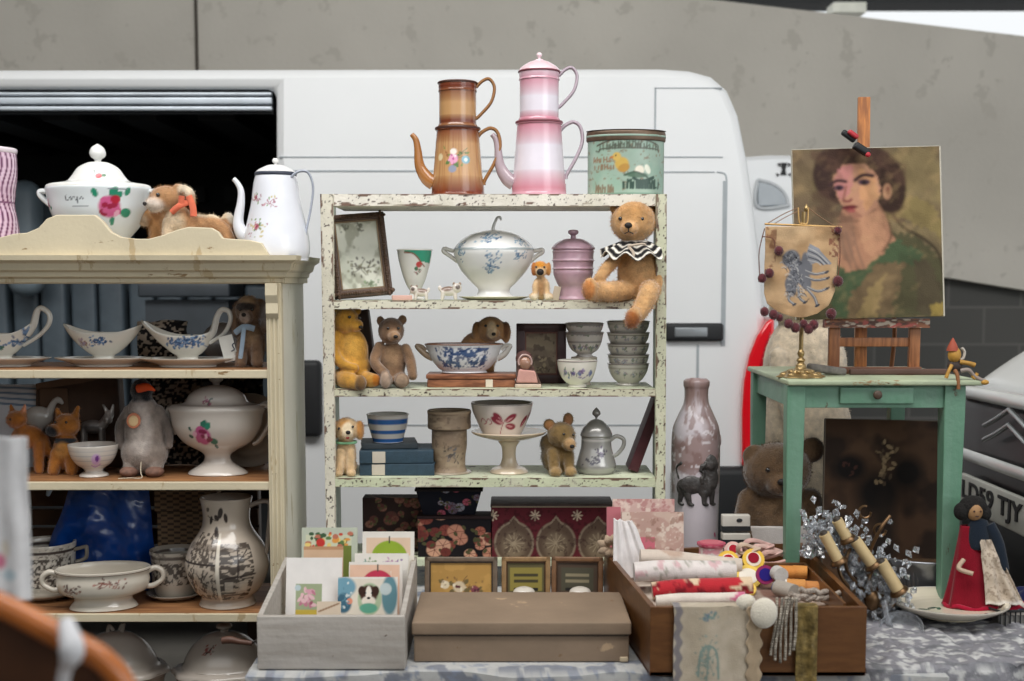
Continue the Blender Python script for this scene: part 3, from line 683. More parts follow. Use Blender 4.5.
# ---- shelf one
def framed(name, label, cat, px, Y, z, w, h, art, fcol, fw=6, depth=5, rz=0, rx=-10, ry=0, nx=90, ny=110, chips=None, mount=None, carve=False, inner=None):
    t = T(name, label, cat, px, Y, z, rz=rz, rx=rx, ry=ry)
    fm = mat(fcol, rough=.5, coat=.2, var=.15, vs=40, chips=chips)
    m = M()
    if carve:
        for (x0, z0, x1, z1) in ((-w/2, 0, w/2, 0), (-w/2, h, w/2, h), (-w/2, 0, -w/2, h), (w/2, 0, w/2, h)):
            L_ = math.hypot(x1-x0, z1-z0); n = int(L_/2.4); g = random.Random(int(x0+z1*3))
            for i in range(n+1):
                k = i/n; m.ball((x0+(x1-x0)*k+(fw/2 if x0 == x1 == -w/2 else -fw/2 if x0 == x1 else 0), -1.5+g.uniform(-.7, .7), z0+(z1-z0)*k+(fw/2 if z0 == z1 == 0 else -fw/2 if z0 == z1 else 0)), (g.uniform(1.3, 2.4), 2.2, g.uniform(1.3, 2.4)), nu=8, nv=6)
    for b in ((-w/2, w/2, 0, fw), (-w/2, w/2, h-fw, h), (-w/2, -w/2+fw, 0, h), (w/2-fw, w/2, 0, h)): m.rbox(b[0], b[1], -1, depth, b[2], b[3], 1.2)
    f = t.part('frame', m, fm)
    if inner:
        m = M(); q = fw-.5
        for b in ((-w/2+q, w/2-q, q, q+1.6), (-w/2+q, w/2-q, h-q-1.6, h-q), (-w/2+q, -w/2+q+1.6, q, h-q), (w/2-q-1.6, w/2-q, q, h-q)): m.box(b[0], b[1], -.2, depth-1, b[2], b[3])
        t.part('slip', m, mat(inner, rough=.4, metal=.3), parent=f, smooth=False)
    t.part('picture', M().slab(w-2*fw+1, h-2*fw+1, 1., nx, ny, off=(0, 1.2, fw-.5)), mat(None, rough=.5, coat=.15, var=.03), art=art)
    t.part('backing', M().box(-w/2+2, w/2-2, 2.4, depth, 2, h-2), mat('#6b5a45', rough=.9), smooth=False)
    return t
A = Art('#e6e6d8', None, blur=.8); A.N('#c9ccba', .08, .05, .5, 3, .8, .2).N('#a3a28e', .12, .09, .60, 7, .8, .1).spray(0, 30, 18, 10, ('#6b6452', '#4b4538', '#8d8a6a'), 40, 3, 6).spray(-12, 70, 4, 4, ('#6b6b5a',), 10, 5).spray(4, 70, 4, 4, ('#6b6b5a',), 10, 6).spray(8, 12, 10, 5, ('#8aa07a', '#6a7a5a'), 20, 9)
t = framed('picture_frame', 'tilted print in a carved dark frame beside the white and green cup', 'picture frame', 364.5, 3.40, S1+.002, 58, 84, A, '#5b4232', 7.5, 8, rz=14, rx=-9, ry=-5, carve=True, inner='#8a7256')
t.o.location.z += .008
# cup
t = T('footed_cup', 'white footed cup with an emerald green panel and a red flower', 'cup', 415, 3.43, S1)
A = Art('#e6e4de', R=17); A.P([(-8, 54), (20, 54), (20, 36), (8, 38), (3, 43), (-2, 46), (-9, 47)], '#3fa283').L([(-9, 47), (-1, 46), (4, 42), (8, 37), (12, 33)], .7, '#8f5a4a').E(6, 35, 3.5, 3, '#c94a4a').E(3, 31, 2.2, 2, '#4a7a5a').spray(6, 30, 5, 4, ('#9a6a6a', '#5a7a5a'), 10, 3, size=.7)
t.part('bowl', M().lathe([(0, 0), (9, 0), (9.5, 2), (6, 5), (5, 9), (8, 14), (12, 24), (16, 39), (17.5, 49), (17, 50), (16, 48), (11, 26), (0, 14)], 150, step=.9), CM(None), art=A)
t.part('rim', M().tube([(17.3*cos(a), 17.3*sin(a), 49.6) for a in np.linspace(0, 2*pi, 24, endpoint=False)], .8, 6, closed=True, smooth=2), CM('#f0ede6'))
# tiny figurines
def pug(px, Y, z, s, label, fl=1):
    t = T('china_dog', label, 'figurine', px, Y, z, group=None); m = M()
    m.ball((0, 0, 9*s), (9*s, 5*s, 5*s)); m.ball((-8*s*fl, -2*s, 12*s), (5*s, 4.5*s, 5*s)); 
    for x in (-6, 6):
        for y in (-2.5, 2.5): limb(m, [(x*s, y*s, 8*s), (x*s*1.1, y*s, 1.5*s)], [2.2*s, 1.8*s])
    m.ball((9*s*fl, 0, 12*s), (2*s, 1.5*s, 3*s))
    V, Fs = fuse(m, .6, 3); b = t.part('body', (V, Fs), CM(None), paint=zones('#d8cfc6', [((2*s*fl, -3*s, 12*s), (6*s, 5*s, 3.5*s), '#8a7468', .3), ((-9*s*fl, -5*s, 13*s), (2.5*s, 3*s, 2.5*s), '#5d5048', .4)]))
    for k in (-1, 1): t.part('ear', M().ball((-8*s*fl+k*3*s, -1*s, 16*s), (1.4*s, 1*s, 2*s)), CM('#8d7a6a'), parent=b)
    return t
pug(421, 3.38, S1, .85, 'small white and brown china dog figurine below the footed cup')
pug(449, 3.38, S1, 1., 'larger white china dog figurine beside the blue flowered tureen', -1)
solo('card_packet', 'small pale pink card lying before the carved frame', 'card', M().rbox(-10, 10, -6, 6, 0, 5, .8), mat('#cfa79c', **PAPER), (X(402, 3.35, S1), 3.35, S1), U(3.35, S1), rz=8)
# white tureen with blue sprays, lid with hooked finial
def handle_ear(t, x, z, s=1, col='#e8e4dc', parent=None, dz=0, name='handle'):
    return t.part(name, M().tube([(x, 0, z-3), (x+5*s, 0, z-1+dz), (x+11*s, 0, z+3+dz), (x+14*s, 0, z+2+dz), (x+10*s, 0, z-4+dz), (x+1*s, 0, z-9)], [2, 2.2, 2.6, 2.6, 2.2, 1.8], 10, flat=1.4), CM(col), parent=parent)
t = T('soup_tureen', 'white lidded tureen with pale blue flower sprays and hooked finial', 'tureen', 494, 3.42, S1)
A = Art('#e9e9e6', R=38)
for x, y, w_, h_, n, sd in ((-2, 40, 9, 13, 40, 3), (-31, 46, 5, 9, 22, 5), (25, 43, 7, 6, 22, 8), (-4, 32, 5, 5, 16, 9)): A.spray(x, y, w_, h_, ('#5f86a8', '#8fb0c8', '#456a92'), n, sd, size=.8)
A.band(49, 50.4, '#8a9aa0', .6, .6)
b = t.part('bowl', M().lathe([(0, 0), (21, 0), (21.5, 2.5), (17, 6), (16, 11), (24, 19), (34, 31), (39.5, 44), (40, 50), (38, 51), (36, 45), (0, 12)], 160, sy=.85, step=1), CM(None), art=A)
A = Art('#eaeae8', R=30); A.spray(-4, 61, 13, 5, ('#5f86a8', '#8fb0c8', '#456a92'), 36, 5, size=.8).spray(-28, 55, 5, 4, ('#5f86a8', '#8fb0c8', '#456a92'), 16, 15, size=.8).spray(24, 57, 6, 4, ('#5f86a8', '#8fb0c8'), 16, 6, size=.8).band(50, 51.2, '#8a9aa0')
l = t.part('lid', M().lathe([(40.5, 50), (39, 52.5), (33, 59), (22, 65.5), (8, 69), (0, 69.5)], 160, sy=.85, step=1), CM(None), art=A)
t.part('finial', M().tube([(-1, 0, 68), (0, 0, 74), (3, 0, 81), (6, 0, 82), (7, 0, 79)], [2.2, 1.5, 1.3, 1.3, 1.], 9), CM('#dfe1de'), parent=l)
t.part('handle', M().tube([(-36, 0, 38), (-44, 0, 44), (-50, 0, 48), (-49, 0, 51), (-42, 0, 49), (-37, 0, 49)], 2.1, 10, flat=2), CM('#e9e6e0'), parent=b)
t.part('handle', M().tube([(36, 0, 38), (43, 0, 44), (48, 0, 47), (48, 0, 50), (42, 0, 49), (37, 0, 49)], 2.1, 10, flat=2), CM('#e9e6e0'), parent=b)
t.part('saucer', M().lathe([(0, 0), (24, .2), (34, 2.6), (34.5, 3.6), (24, 1.8), (0, 1)], 60, sy=.9), CM('#ddd6c4'), parent=b)
# small sitting dog toy
t = T('toy_dog', 'tiny sitting toy dog, ginger and white, in front of the pink jar', 'soft toy', 541, 3.36, S1); m = M()
m.ball((0, 0, 12), (9, 7, 12)); m.ball((-1, -2, 31), (8, 7.5, 8)); m.ball((-1, -8, 28), (4, 4.5, 3.6))
for k in (-1, 1): limb(m, [(k*5, -5, 16), (k*6, -8, 3)], [3.3, 3]); m.ball((k*7.5, -3, 31), (2.6, 3.4, 7)); m.ball((k*8, -4, 4), (4, 6, 3.6))
b = plush(t, m, zones('#d9b68a', [((-1, -4, 37), (8, 8, 6), '#d28b2a', .4), ((0, 0, 12), (6, 12, 9), '#b98d60', .6), ((-7, -3, 31), (3.6, 5, 8), '#b06a2e', .3), ((7.5, -3, 31), (3.6, 5, 8), '#c98a4a', .3), ((-6, -8, 2), (5, 6, 5), '#e6d3b8', .3), ((6, -8, 2), (5, 6, 5), '#e6d3b8', .3)]), voxel=.8, hair=1400, hl=1.6, hw=.16)
nose(t, b, (-1, -11, 28), (3.6, 2.6, 3.4)); eyes(t, b, [(-5, -8.4, 33), (3, -8.4, 33)], 1.1)
t.part('collar_tag', M().rbox(10, 17, -6, -5, 3, 17, .5, rot=(0, 12, 0)), mat('#b7a795', **PAPER), parent=b)
# pink lidded jar
t = T('lidded_jar', 'pale pink ribbed jar with a stepped lid and small knob', 'jar', 573, 3.42, S1)
pkm = CM('#c6a3b2', var=.08, vs=30)
t.part('jar', M().lathe([(0, 0), (14, 0), (15, 2), (14, 4), (14, 12), (17, 18), (20, 26), (20, 30), (21, 31), (20, 33), (20.5, 38), (21.5, 39), (20.5, 41), (20.5, 46), (21, 48), (20, 50), (19, 48), (0, 20)], 70), pkm)
l = t.part('lid', M().lathe([(21.5, 50), (21.5, 52), (18, 56), (11, 60), (6, 61), (0, 61.5)], 60), pkm); t.part('knob', M().lathe([(3, 60), (2.6, 64), (5, 66), (4.6, 69), (0, 70)], 30), pkm, parent=l)
# ---- large teddy bear with ruffle collar, legs over the shelf edge
t = T('teddy_bear', 'golden mohair teddy bear with black and white ruffle, leg hanging over shelf edge', 'teddy bear', 630, 3.335, S1); m = M()
m.ball((8, 0, 27), (21, 18, 27)); m.ball((6, 0, 44), (17, 15, 15)); m.ball((2, -6, 78), (22.5, 20, 21)); m.ball((-3, -22, 71), (9, 9, 7.5)); m.ball((5, -5, 86), (15, 14, 11))
for c_, r_ in (((-15, -3, 92), (6.5, 4, 7.5)), ((25, 3, 90), (7.5, 4, 9))): m.ball(c_, r_)
limb(m, [(-10, -2, 45), (-22, -9, 34), (-32, -19, 22)], [6, 6.5, 5.5]); limb(m, [(22, 0, 44), (28, -6, 28), (24, -14, 12)], [6, 6.5, 5.5])
limb(m, [(-4, -8, 10), (-22, -18, 9), (-38, -30, 9)], [10.5, 10, 9]); m.ball((-42, -36, 11), (8, 8, 11.5))
limb(m, [(18, -6, 12), (16, -26, 7), (5, -42, -12)], [11, 10.5, 8]); m.ball((-1, -47, -16), (8, 10, 11), (0, 20, 0))
b = plush(t, m, zones('#cfa26e', [((3, -10, 90), (24, 24, 14), '#c4945e', .6), ((-3, -25, 70), (9, 10, 8), '#d9ab78', .4), ((-46, -42, 11), (8, 7, 10), '#c9854a', .3), ((-3, -52, -18), (8, 8, 9), '#a86430', .3), ((-12, -8, 90), (3, 6, 4), '#8a5a34', .5), ((26, -4, 89), (4, 6, 6), '#8a5a34', .5), ((8, -16, 28), (10, 12, 16), '#d8ac7a', .6)]), voxel=1.2, hair=9000, hl=3, hw=.2)
nose(t, b, (-5, -30.5, 73), (3.8, 2.5, 3.), NOSE); eyes(t, b, [(-12, -21, 80), (9, -23.3, 79.5)], 2.1)
t.part('mouth', M().tube([(-5, -31, 70), (-5, -31, 67), (-8.5, -29.5, 65)], .5, 6).tube([(-5, -31, 67), (0, -30, 65)], .5, 6), NOSE, parent=b)
A = Art('#1c1a1c'); A.V(lambda u, v, p: np.abs(((np.hypot(p[:, 0]-4, (p[:, 1]+3)*1.1)-13)/7.5) % 1-.5)*6-1.5+(vn(p[:, 0]*.5, p[:, 1]*.5, 5)-.5), '#efe9dd')
def ruff(a, b): 
    an = a*2*pi; r = 12+b*22; w_ = np.sin(an*9)*3.6*b
    return 4+np.minimum(r*np.cos(an)*1.02, 23+b*2), -3+r*np.sin(an)*.9-b*3, 59-b*12+w_-np.maximum(0, -np.sin(an))*b*5
t.part('ruffle_collar', M().grid(ruff, 220, 26), mat(None, **CLOTH), art=A, solid=.8)
t.part('bow', M().tube([(-5, -30, 53), (0, -33, 46), (-1, -33, 40)], 1.4, 8, flat=.5).tube([(-5, -30, 53), (8, -31, 55), (12, -30, 54)], 1.2, 8), mat('#c2b2a0', **CLOTH))

# ---- shelf two
t = T('teddy_bear', 'slim mustard yellow bear sitting sideways against the rack post', 'teddy bear', 352, 3.37, S2); m = M()
m.ball((1, 0, 34), (16, 12, 25)); m.ball((3, 0, 20), (16, 12, 16)); m.ball((-5, -3, 66), (13, 12, 13.5)); m.ball((5, -8, 62), (8, 7, 6.5)); m.ball((-14, 0, 77), (4, 3, 5)); m.ball((6, 2, 76), (4, 3, 4.5))
limb(m, [(-14, -4, 50), (-17, -9, 36), (-8, -14, 24), (5, -17, 20)], [7, 6.5, 5.2, 4.5])
limb(m, [(-10, -6, 10), (-2, -18, 8), (9, -26, 6)], [9, 9, 7]); m.ball((12, -29, 6), (6, 6, 8)); limb(m, [(8, -2, 10), (20, -14, 8), (25, -18, 8)], [8, 7.5, 6.5])
b = plush(t, m, zones('#c48f36', [((0, -10, 38), (9, 9, 22), '#d6a249', .6), ((13, -31, 5), (6, 6, 9), '#7a5a34', .3), ((28, -20, 8), (6, 7, 7), '#b8701c', .3)], nz=.2), voxel=1.1, hair=2500, hl=1.4, hw=.2)
nose(t, b, (11, -13.5, 60), (2.2, 2, 1.8)); eyes(t, b, [(0, -13.6, 70), (9, -9, 69)], 1.6)
t = T('teddy_bear', 'worn grey brown bear with a bald muzzle sitting beside the yellow bear', 'teddy bear', 393, 3.37, S2); m = M()
m.ball((0, 0, 26), (13.5, 11, 19)); m.ball((0, 0, 14), (12, 10, 11)); m.ball((-1, -4, 56), (13, 12, 13.5)); m.ball((3, -15, 51), (6.5, 6, 5.5)); m.ball((-12, 0, 66), (4, 3, 5)); m.ball((10, 0, 67), (4.5, 3, 5))
limb(m, [(-13, -3, 40), (-17, -10, 26), (-9, -18, 17), (-5, -20, 15)], [5.5, 5.5, 5, 4.3]); limb(m, [(13, -2, 38), (18, -7, 26), (21, -14, 12)], [5.5, 5.5, 4.6])
limb(m, [(-7, -5, 8), (-5, -20, 7)], [8, 6.5]); m.ball((-5, -25, 9), (5.5, 5, 9)); limb(m, [(7, -5, 8), (10, -18, 7)], [8, 6.5]); m.ball((11, -22, 8), (7.5, 5, 7.5))
b = plush(t, m, zones('#84664c', [((-2, -8, 64), (13, 10, 8), '#6c5340', .5), ((3, -18, 52), (8, 7, 7), '#9b7a5c', .5), ((-5, -30, 8), (6, 6, 10), '#b39a86', .3), ((11, -27, 8), (6, 6, 7), '#a98f77', .3), ((0, -12, 30), (8, 8, 13), '#997a5c', .5)], nz=.2), voxel=1.0, hair=2500, hl=1.5, hw=.2)
nose(t, b, (5, -21, 51), (2.4, 1.8, 1.7)); eyes(t, b, [(-3, -15.4, 59), (7, -14.2, 59)], 1.5)
t = T('wooden_block', 'dark wooden block behind the two seated bears', 'block', 366, 3.46, S2+.0)
t.part('block', M().rbox(-12, 12, -4, 14, 0, 74, 2, rot=(0, -7, 0)), mat('#3c2a26', rough=.6), smooth=True)
# wooden box with the blue bowl on it
zb_ = S2+13.5*U(3.38, S2)
t = T('wooden_box', 'flat reddish wooden box under the blue and white bowl', 'box', 470, 3.38, S2)
wb = mat('#9c6444', rough=.5, grain=('#6d3f28', (3, 14, 14), 8.)); t.part('body', M().rbox(-42, 45, -12, 30, 0, 8, .8), wb); t.part('lid', M().rbox(-43, 46, -13, 31, 8.6, 13, .8), wb); t.part('label', M().box(16, 23, -13.4, -12.9, .5, 8), mat('#d8cbb8', **PAPER), smooth=False)
t = T('oval_bowl', 'white oval bowl with dense blue flowers and scroll handles on wooden box', 'bowl', 464, 3.40, zb_)
A = Art('#dcdde0', R=38); A.N('#31507f', .16, .2, .50, 4, .95, .08, reg=(-33, 32, 6, 26)).N('#1f3a68', .3, .3, .58, 9, .8, .08, reg=(-30, 30, 4, 27)).N('#e4e6ea', .35, .35, .64, 14, .9, .06)
b = t.part('bowl', M().lathe([(0, 0), (22, 0), (22, 2), (26, 5), (33, 14), (37, 24), (39, 28), (38, 29), (36, 25), (0, 6)], 170, sy=.6, step=.9), CM(None), art=A)
t.part('rim', M().tube([(38.8*cos(a), 38.8*.6*sin(a), 28.6) for a in np.linspace(0, 2*pi, 28, endpoint=False)], .7, 6, closed=True, smooth=2), CM('#8a6450'), parent=b)
t.part('handle', M().tube([(-31, 0, 14), (-38, 0, 18), (-45, 0, 24), (-47, 0, 27), (-42, 0, 26), (-38, 0, 22)], [3, 3.2, 2.6, 2, 2, 2], 10), CM('#ab957c'), parent=b)
t.part('handle', M().tube([(33, 0, 14), (40, 0, 18), (45, 0, 25), (46, 0, 27), (41, 0, 27), (37, 0, 23)], [3, 3, 2.6, 2, 2, 2], 10), CM('#d8d3cb'), parent=b)
# puppy behind the bowl
t = T('toy_dog', 'tan plush puppy with floppy ears peeping over the blue bowl', 'soft toy', 490, 3.49, S2); m = M()
m.ball((-12, 6, 30), (20, 14, 22)); m.ball((1, -2, 54), (14.5, 12, 13)); m.ball((3, -12, 50), (7, 7, 6)); m.ball((-13, -2, 52), (5, 6, 10)); m.ball((16, -2, 51), (5, 6, 11)); m.box(-20, 4, 0, 14, 0, 20)
b = plush(t, m, zones('#b98a5c', [((2, -16, 55), (5, 8, 10), '#dcc09c', .4), ((16, -2, 54), (4, 8, 11), '#7a5238', .3), ((-13, -2, 56), (4, 8, 10), '#95683f', .4)]), voxel=1.1, hair=1600, hl=2, hw=.2)
nose(t, b, (4, -19.4, 50), (2.2, 1.8, 1.8)); eyes(t, b, [(-4, -12.8, 58), (8, -12.6, 58)], 1.5)
# dark frame
A = Art('#7c6a58'); A.N('#9b8a72', .1, .1, .5, 4, .9, .2).N('#5b4a3c', .2, .2, .6, 9, .8).spray(0, 16, 10, 14, ('#a89678', '#54463a'), 26, 4)
framed('picture_frame', 'dark reddish brown framed picture behind the baby figurine', 'picture frame', 541, 3.49, S2, 50, 60, A, '#4a2c2e', 9, 5, rx=-5, rz=-3, nx=60, ny=70, inner='#7b5248')
# baby in a cradle figurine
t = T('cradle_figurine', 'small figurine of a bonneted baby tucked under a pink blanket', 'figurine', 527, 3.35, S2); m = M()
t.part('cradle', M().prism([(-13, 0), (13, 0), (15, 2), (6, 22), (-9, 26), (-11, 10)], -5, 8), mat('#5c4138', rough=.5), bevel=1)
t.part('baby_head', M().ball((-2, -4, 25), (6.5, 6, 7)), CM('#a8806c'))
t.part('bonnet', M().ball((-3, 0, 29), (8.5, 7, 8)), mat('#5b3a36', rough=.7))
t.part('frill', M().tube([(6.5*cos(a)-2, -7.2, 26+7*sin(a)) for a in np.linspace(-.4, 3.6, 14)], 1.1, 7), CM('#b99a92'))
t.part('blanket', M().prism([(-11, 5), (11, 5), (8, 17), (-8, 19)], -8, -4), mat('#cf9d92', **CLOTH), bevel=1.5)
t.part('hem', M().rbox(-12, 14, -9, -6, 0, 4, 1), mat('#cbb9a6', **CLOTH))
# bowls
def bowl(px, Y, z, r, h, label, group=None, art=None, base='#bdb4aa', foot=.5, lip=True, name='china_bowl', cat='bowl'):
    t = T(name, label, cat, px, Y, z, group=group)
    A = art or Art(base, R=r)
    t.part('bowl', M().lathe([(0, 0), (r*foot, 0), (r*foot, 2), (r*foot*.95, 3), (r*.72, h*.3), (r*.92, h*.62), (r, h-1), (r-.8, h), (r-1.8, h-1), (r*.6, h*.3), (0, 4)], 130, step=1.), CM(None), art=A)
    if lip: t.part('rim', M().tube([(r*cos(a), r*sin(a), h-.4) for a in np.linspace(0, 2*pi, 24, endpoint=False)], .55, 6, closed=True, smooth=2), CM('#8f8580'))
    return t
def speck(base, seed, R, cols=('#7a7f92', '#8b6f7a', '#6b7a62'), y0=0, y1=30, n=6, s_=1.):
    A = Art(base, R=R)
    for i in range(n): A.spray(-R*.9+2*R*.9*(i+.5)/n, (y0+y1)/2, 3, (y1-y0)/3, cols, 9, seed+i, 1, size=s_)
    return A
u2 = U(3.44, S2)
bowl(584, 3.44, S2, 13, 28, 'upright plain grey bowl holding up the stack of three bowls', base='#b9ae9e', lip=False)
for i, (h, lab) in enumerate(((28, 'bottom bowl of the short stack of three grey china bowls'), (36, 'middle bowl of the short stack of three grey china bowls'), (45, 'top bowl of the short stack of three grey china bowls'))):
    A = speck('#cfc8c2', 20+i, 19, y0=(5 if i == 0 else 13), y1=(14 if i == 0 else 18), n=5); A.band(14.5, 16, '#8f8a88')
    bowl(584.5, 3.44, S2+h*u2, 19 if i else 18.5, 17 if i else 24, lab, 'nested bowls behind the dark frame', A, foot=.42)
bowl(577, 3.36, S2, 20, 27, 'white bowl painted with purple flowers and green leaves in front of stack', art=speck('#e9e4d8', 31, 20, ('#6e5a86', '#54765a', '#9a8ab0', '#5a6ea0'), 8, 22, 4, 1.25), foot=.45)
u2 = U(3.43, S2); labs = ['lowest bowl of the tall stack of flowered grey bowls', 'second lowest bowl of the tall stack of flowered grey bowls', 'middle bowl of the tall stack of flowered grey bowls', 'second highest bowl of the tall stack of flowered grey bowls', 'topmost bowl of the tall stack under the bear paw']
for i in range(5):
    A = speck('#cdc8bf', 40+i*7, 20, ('#8b8fa0', '#7d8b78', '#9f8f92'), 10 if i else 6, 19, 4, .8); A.band(17, 18, '#8b8378')
    bowl(628, 3.43, S2+i*11*u2, 20.5+i*.2, 22 if i == 0 else 20, labs[i], 'tall stack of flowered bowls', A, foot=.55)

# ---- shelf three
t = T('toy_dog', 'cream and ginger plush puppy with a red mouth and green collar', 'soft toy', 346.5, 3.36, S3); m = M()
m.ball((0, 0, 20), (10, 9, 20)); m.ball((0, 1, 9), (11, 10, 9)); m.ball((1, -4, 46), (12.5, 11.5, 12)); m.ball((3, -14, 42), (5.5, 5, 5)); m.ball((3, -13, 38), (3.5, 4, 2.8))
for k in (-1, 1): limb(m, [(k*5, -7, 24), (k*5.5, -11, 4)], [4.4, 4]); m.ball((k*6.5, -13, 3.4), (4.6, 6, 3.6)); m.ball((1+k*13, -3, 45), (4.5, 6, 10))
b = plush(t, m, zones('#d9b88c', [((-13, -3, 44), (6, 8, 12), '#b97c3c', .3), ((15, -3, 46), (5, 8, 10), '#c98f50', .3), ((-5, -8, 54), (9, 9, 6), '#c99556', .5), ((4, -16, 47), (6, 7, 8), '#ecd9b8', .4), ((0, -7, 14), (5, 9, 12), '#e4c8a0', .5)]), voxel=.9, hair=3200, hl=2, hw=.17)
nose(t, b, (4.5, -18.5, 44.5), (2.4, 1.8, 2)); eyes(t, b, [(-5, -14.4, 48), (8.5, -13.6, 49.5)], 1.3)
t.part('mouth', M().ball((3.5, -17.2, 39.6), (2.2, 1.2, 1.8), nu=10, nv=7), mat('#a8222a', rough=.5), parent=b)
t.part('collar', M().tube([(10.6*cos(a), -2+10*sin(a), 33) for a in np.linspace(0, 2*pi, 16, endpoint=False)], 1.3, 7, closed=True, flat=.6), mat('#8fc79a', **CLOTH))
bk = mat('#2c4352', rough=.7, var=.1, vs=50, bump=.3, bs=300)
def book(px, Y, z, w, h, d, label, rz=0, cover=bk, lab_=None, group=None, page='#cfc5b2', dz=0):
    t = T('book', label, 'book', px, Y, z, rz=rz, group=group)
    c = t.part('cover', M().rbox(-w/2, w/2, 0, d, 0, 1.1, .4).rbox(-w/2, w/2, 0, d, h-1.1, h, .4).rbox(-w/2, w/2, -.5, 1.2, 0, h, .8), cover)
    t.part('pages', M().box(-w/2+1, w/2-1.2, 1, d-1.5, 1, h-1), mat(page, rough=.9, grain=('#a99e88', (1, 1, 60), 9.)), smooth=False)
    if lab_: t.part('spine_label', M().rbox(lab_[0], lab_[1], -1, -.2, .6, h-.6, .3), mat('#c9bfb0', **PAPER), parent=c)
    return t
ub = U(3.34, S3)
book(397, 3.34, S3, 75, 12, 62, 'lower of two dark blue cloth books with a pale spine label', rz=0, lab_=(-25, -12), group='dark blue books under the striped bowl')
book(396.5, 3.34, S3+12.4*ub, 74, 12.6, 62, 'upper dark blue cloth book with the striped bowl on top', rz=3, lab_=(-24, -11), group='dark blue books under the striped bowl')
book(390, 3.375, S3+25.2*ub, 56, 5.6, 50, 'thin dark grey book under the blue striped bowl', rz=8, cover=mat('#3a4247', rough=.7))
zt_ = S3+31*ub; A = Art('#c9c5bd', R=20)
for a, b_ in ((.5, 4.6), (9.5, 13.2), (19, 24)): A.band(a, b_, '#2c5f9e', .5)
t = T('striped_bowl', 'blue and white banded bowl standing on dark blue books', 'bowl', 388, 3.41, zt_)
t.part('bowl', M().lathe([(0, 0), (14, 0), (15, 1.5), (17, 8), (19.5, 17), (20.5, 25), (21, 27.5), (20, 28), (18.6, 25), (13, 5), (0, 3)], 110, step=.8, smooth=4), CM(None), art=A)
t.part('rim', M().tube([(20.6*cos(a), 20.6*sin(a), 27.6) for a in np.linspace(0, 2*pi, 24, endpoint=False)], .8, 6, closed=True, smooth=2), CM('#b7b0a8'))
t = T('stoneware_jar', 'mottled brown stoneware jar with a thick collar rim', 'jar', 449.5, 3.40, S3)
A = Art('#94806a', R=19); A.N('#7d6a58', .06, .12, .5, 3, .7, .3).N('#5c4e42', .2, .25, .68, 7, .6).N('#a8967e', .08, .2, .62, 12, .6).spray(4, 20, 8, 9, ('#5a5a60', '#4c443e'), 18, 4).band(43, 44.4, '#5e4c3e').band(60, 62, '#a8937a')
t.part('jar', M().lathe([(0, 0), (16, 0), (17.5, 2), (16, 6), (16, 16), (17.5, 28), (17.5, 42), (17.5, 43.5), (21, 44.5), (21.5, 47), (21.5, 58), (22, 61), (21, 63), (19, 62), (18.5, 57), (15, 46), (14, 8), (0, 5)], 130, step=.9, smooth=4), mat(None, rough=.6, var=.06, vs=40, bump=.15, bs=150), art=A)
t.part('base_dish', M().lathe([(0, 0), (20, 0), (21, 1.5), (18, 2), (0, 2)], 50), CM('#9c8f7c'))
# cake stand and red leaf bowl
t = T('cake_stand', 'low cream pottery cake stand under the red leaf bowl', 'cake stand', 509, 3.40, S3)
t.part('plate', M().lathe([(0, 31), (9, 32), (20, 34), (32, 37.5), (37, 40), (37.2, 42), (32, 41), (20, 38), (0, 37)], 80), CM('#d0bda4', var=.06, vs=15))
t.part('stem', M().lathe([(0, 0), (17.5, 0), (18.5, 2), (16, 4.5), (10, 7), (7.5, 12), (6.8, 18), (7.5, 26), (11, 33), (0, 33)], 60), CM('#d3c1a9', var=.06, vs=15))
us = U(3.40, S3)
t = T('china_bowl', 'white bowl with dark red painted leaves on the cake stand', 'bowl', 502, 3.40, S3+38.5*us)
A = Art('#ddd3ca', R=29)
for x, y, a in ((0, 14, 128), (0, 13, 150), (4, 15, 35), (4, 11, -8), (21, 9, 62), (25, 16, 58)): A.leaf(x, y, 13, a, '#8e3444', .26).leaf(x+1, y, 8, a, '#c98a90', .12)
for x in (-20, -14): A.L([(x-3, 14), (x, 18), (x+3, 14), (x, 12)], .5, '#a8606a')
A.L([(-2, 3), (0, 10), (4, 18)], .5, '#a8606a')
t.part('bowl', M().lathe([(0, 0), (18, 0), (20, 1.5), (24, 10), (29, 22), (31, 31), (30, 31.6), (28, 26), (20, 4), (0, 3)], 150, step=.9), CM(None), art=A)
t.part('rim', M().tube([(30.6*cos(a), 30.6*sin(a), 31.3) for a in np.linspace(0, 2*pi, 24, endpoint=False)], .6, 6, closed=True, smooth=2), CM('#8f8784'))
# small old bear
t = T('teddy_bear', 'small olive brown teddy bear looking down beside the silver lidded pot', 'teddy bear', 559, 3.37, S3); m = M()
m.ball((-2, 3, 18), (16, 13, 18)); m.ball((-9, 5, 30), (10, 9, 10)); m.ball((2, -5, 40), (14, 12, 13)); m.ball((9, -15, 32), (7, 7, 7)); m.ball((-10, -2, 50), (6, 3, 6)); m.ball((9, 0, 55), (5.5, 3, 7))
limb(m, [(-6, -6, 22), (-5, -13, 6)], [6.5, 5.5]); limb(m, [(9, -6, 20), (10, -12, 6)], [6, 5]); m.ball((-4, -15, 5), (6.5, 8, 5)); m.ball((11, -14, 5), (6, 7, 5))
b = plush(t, m, zones('#81683f', [((-10, -6, 50), (5, 5, 5), '#c08c5c', .4), ((9, -4, 55), (4, 5, 6), '#b07e58', .4), ((11, -20, 33), (6, 7, 6), '#b89468', .4), ((-12, 6, 20), (10, 12, 20), '#5c4c34', .5), ((-4, -18, 4), (6, 7, 6), '#a98a5c', .4), ((11, -17, 4), (6, 7, 6), '#a98a5c', .4)], nz=.2), voxel=1., hair=4200, hl=2.4, hw=.2)
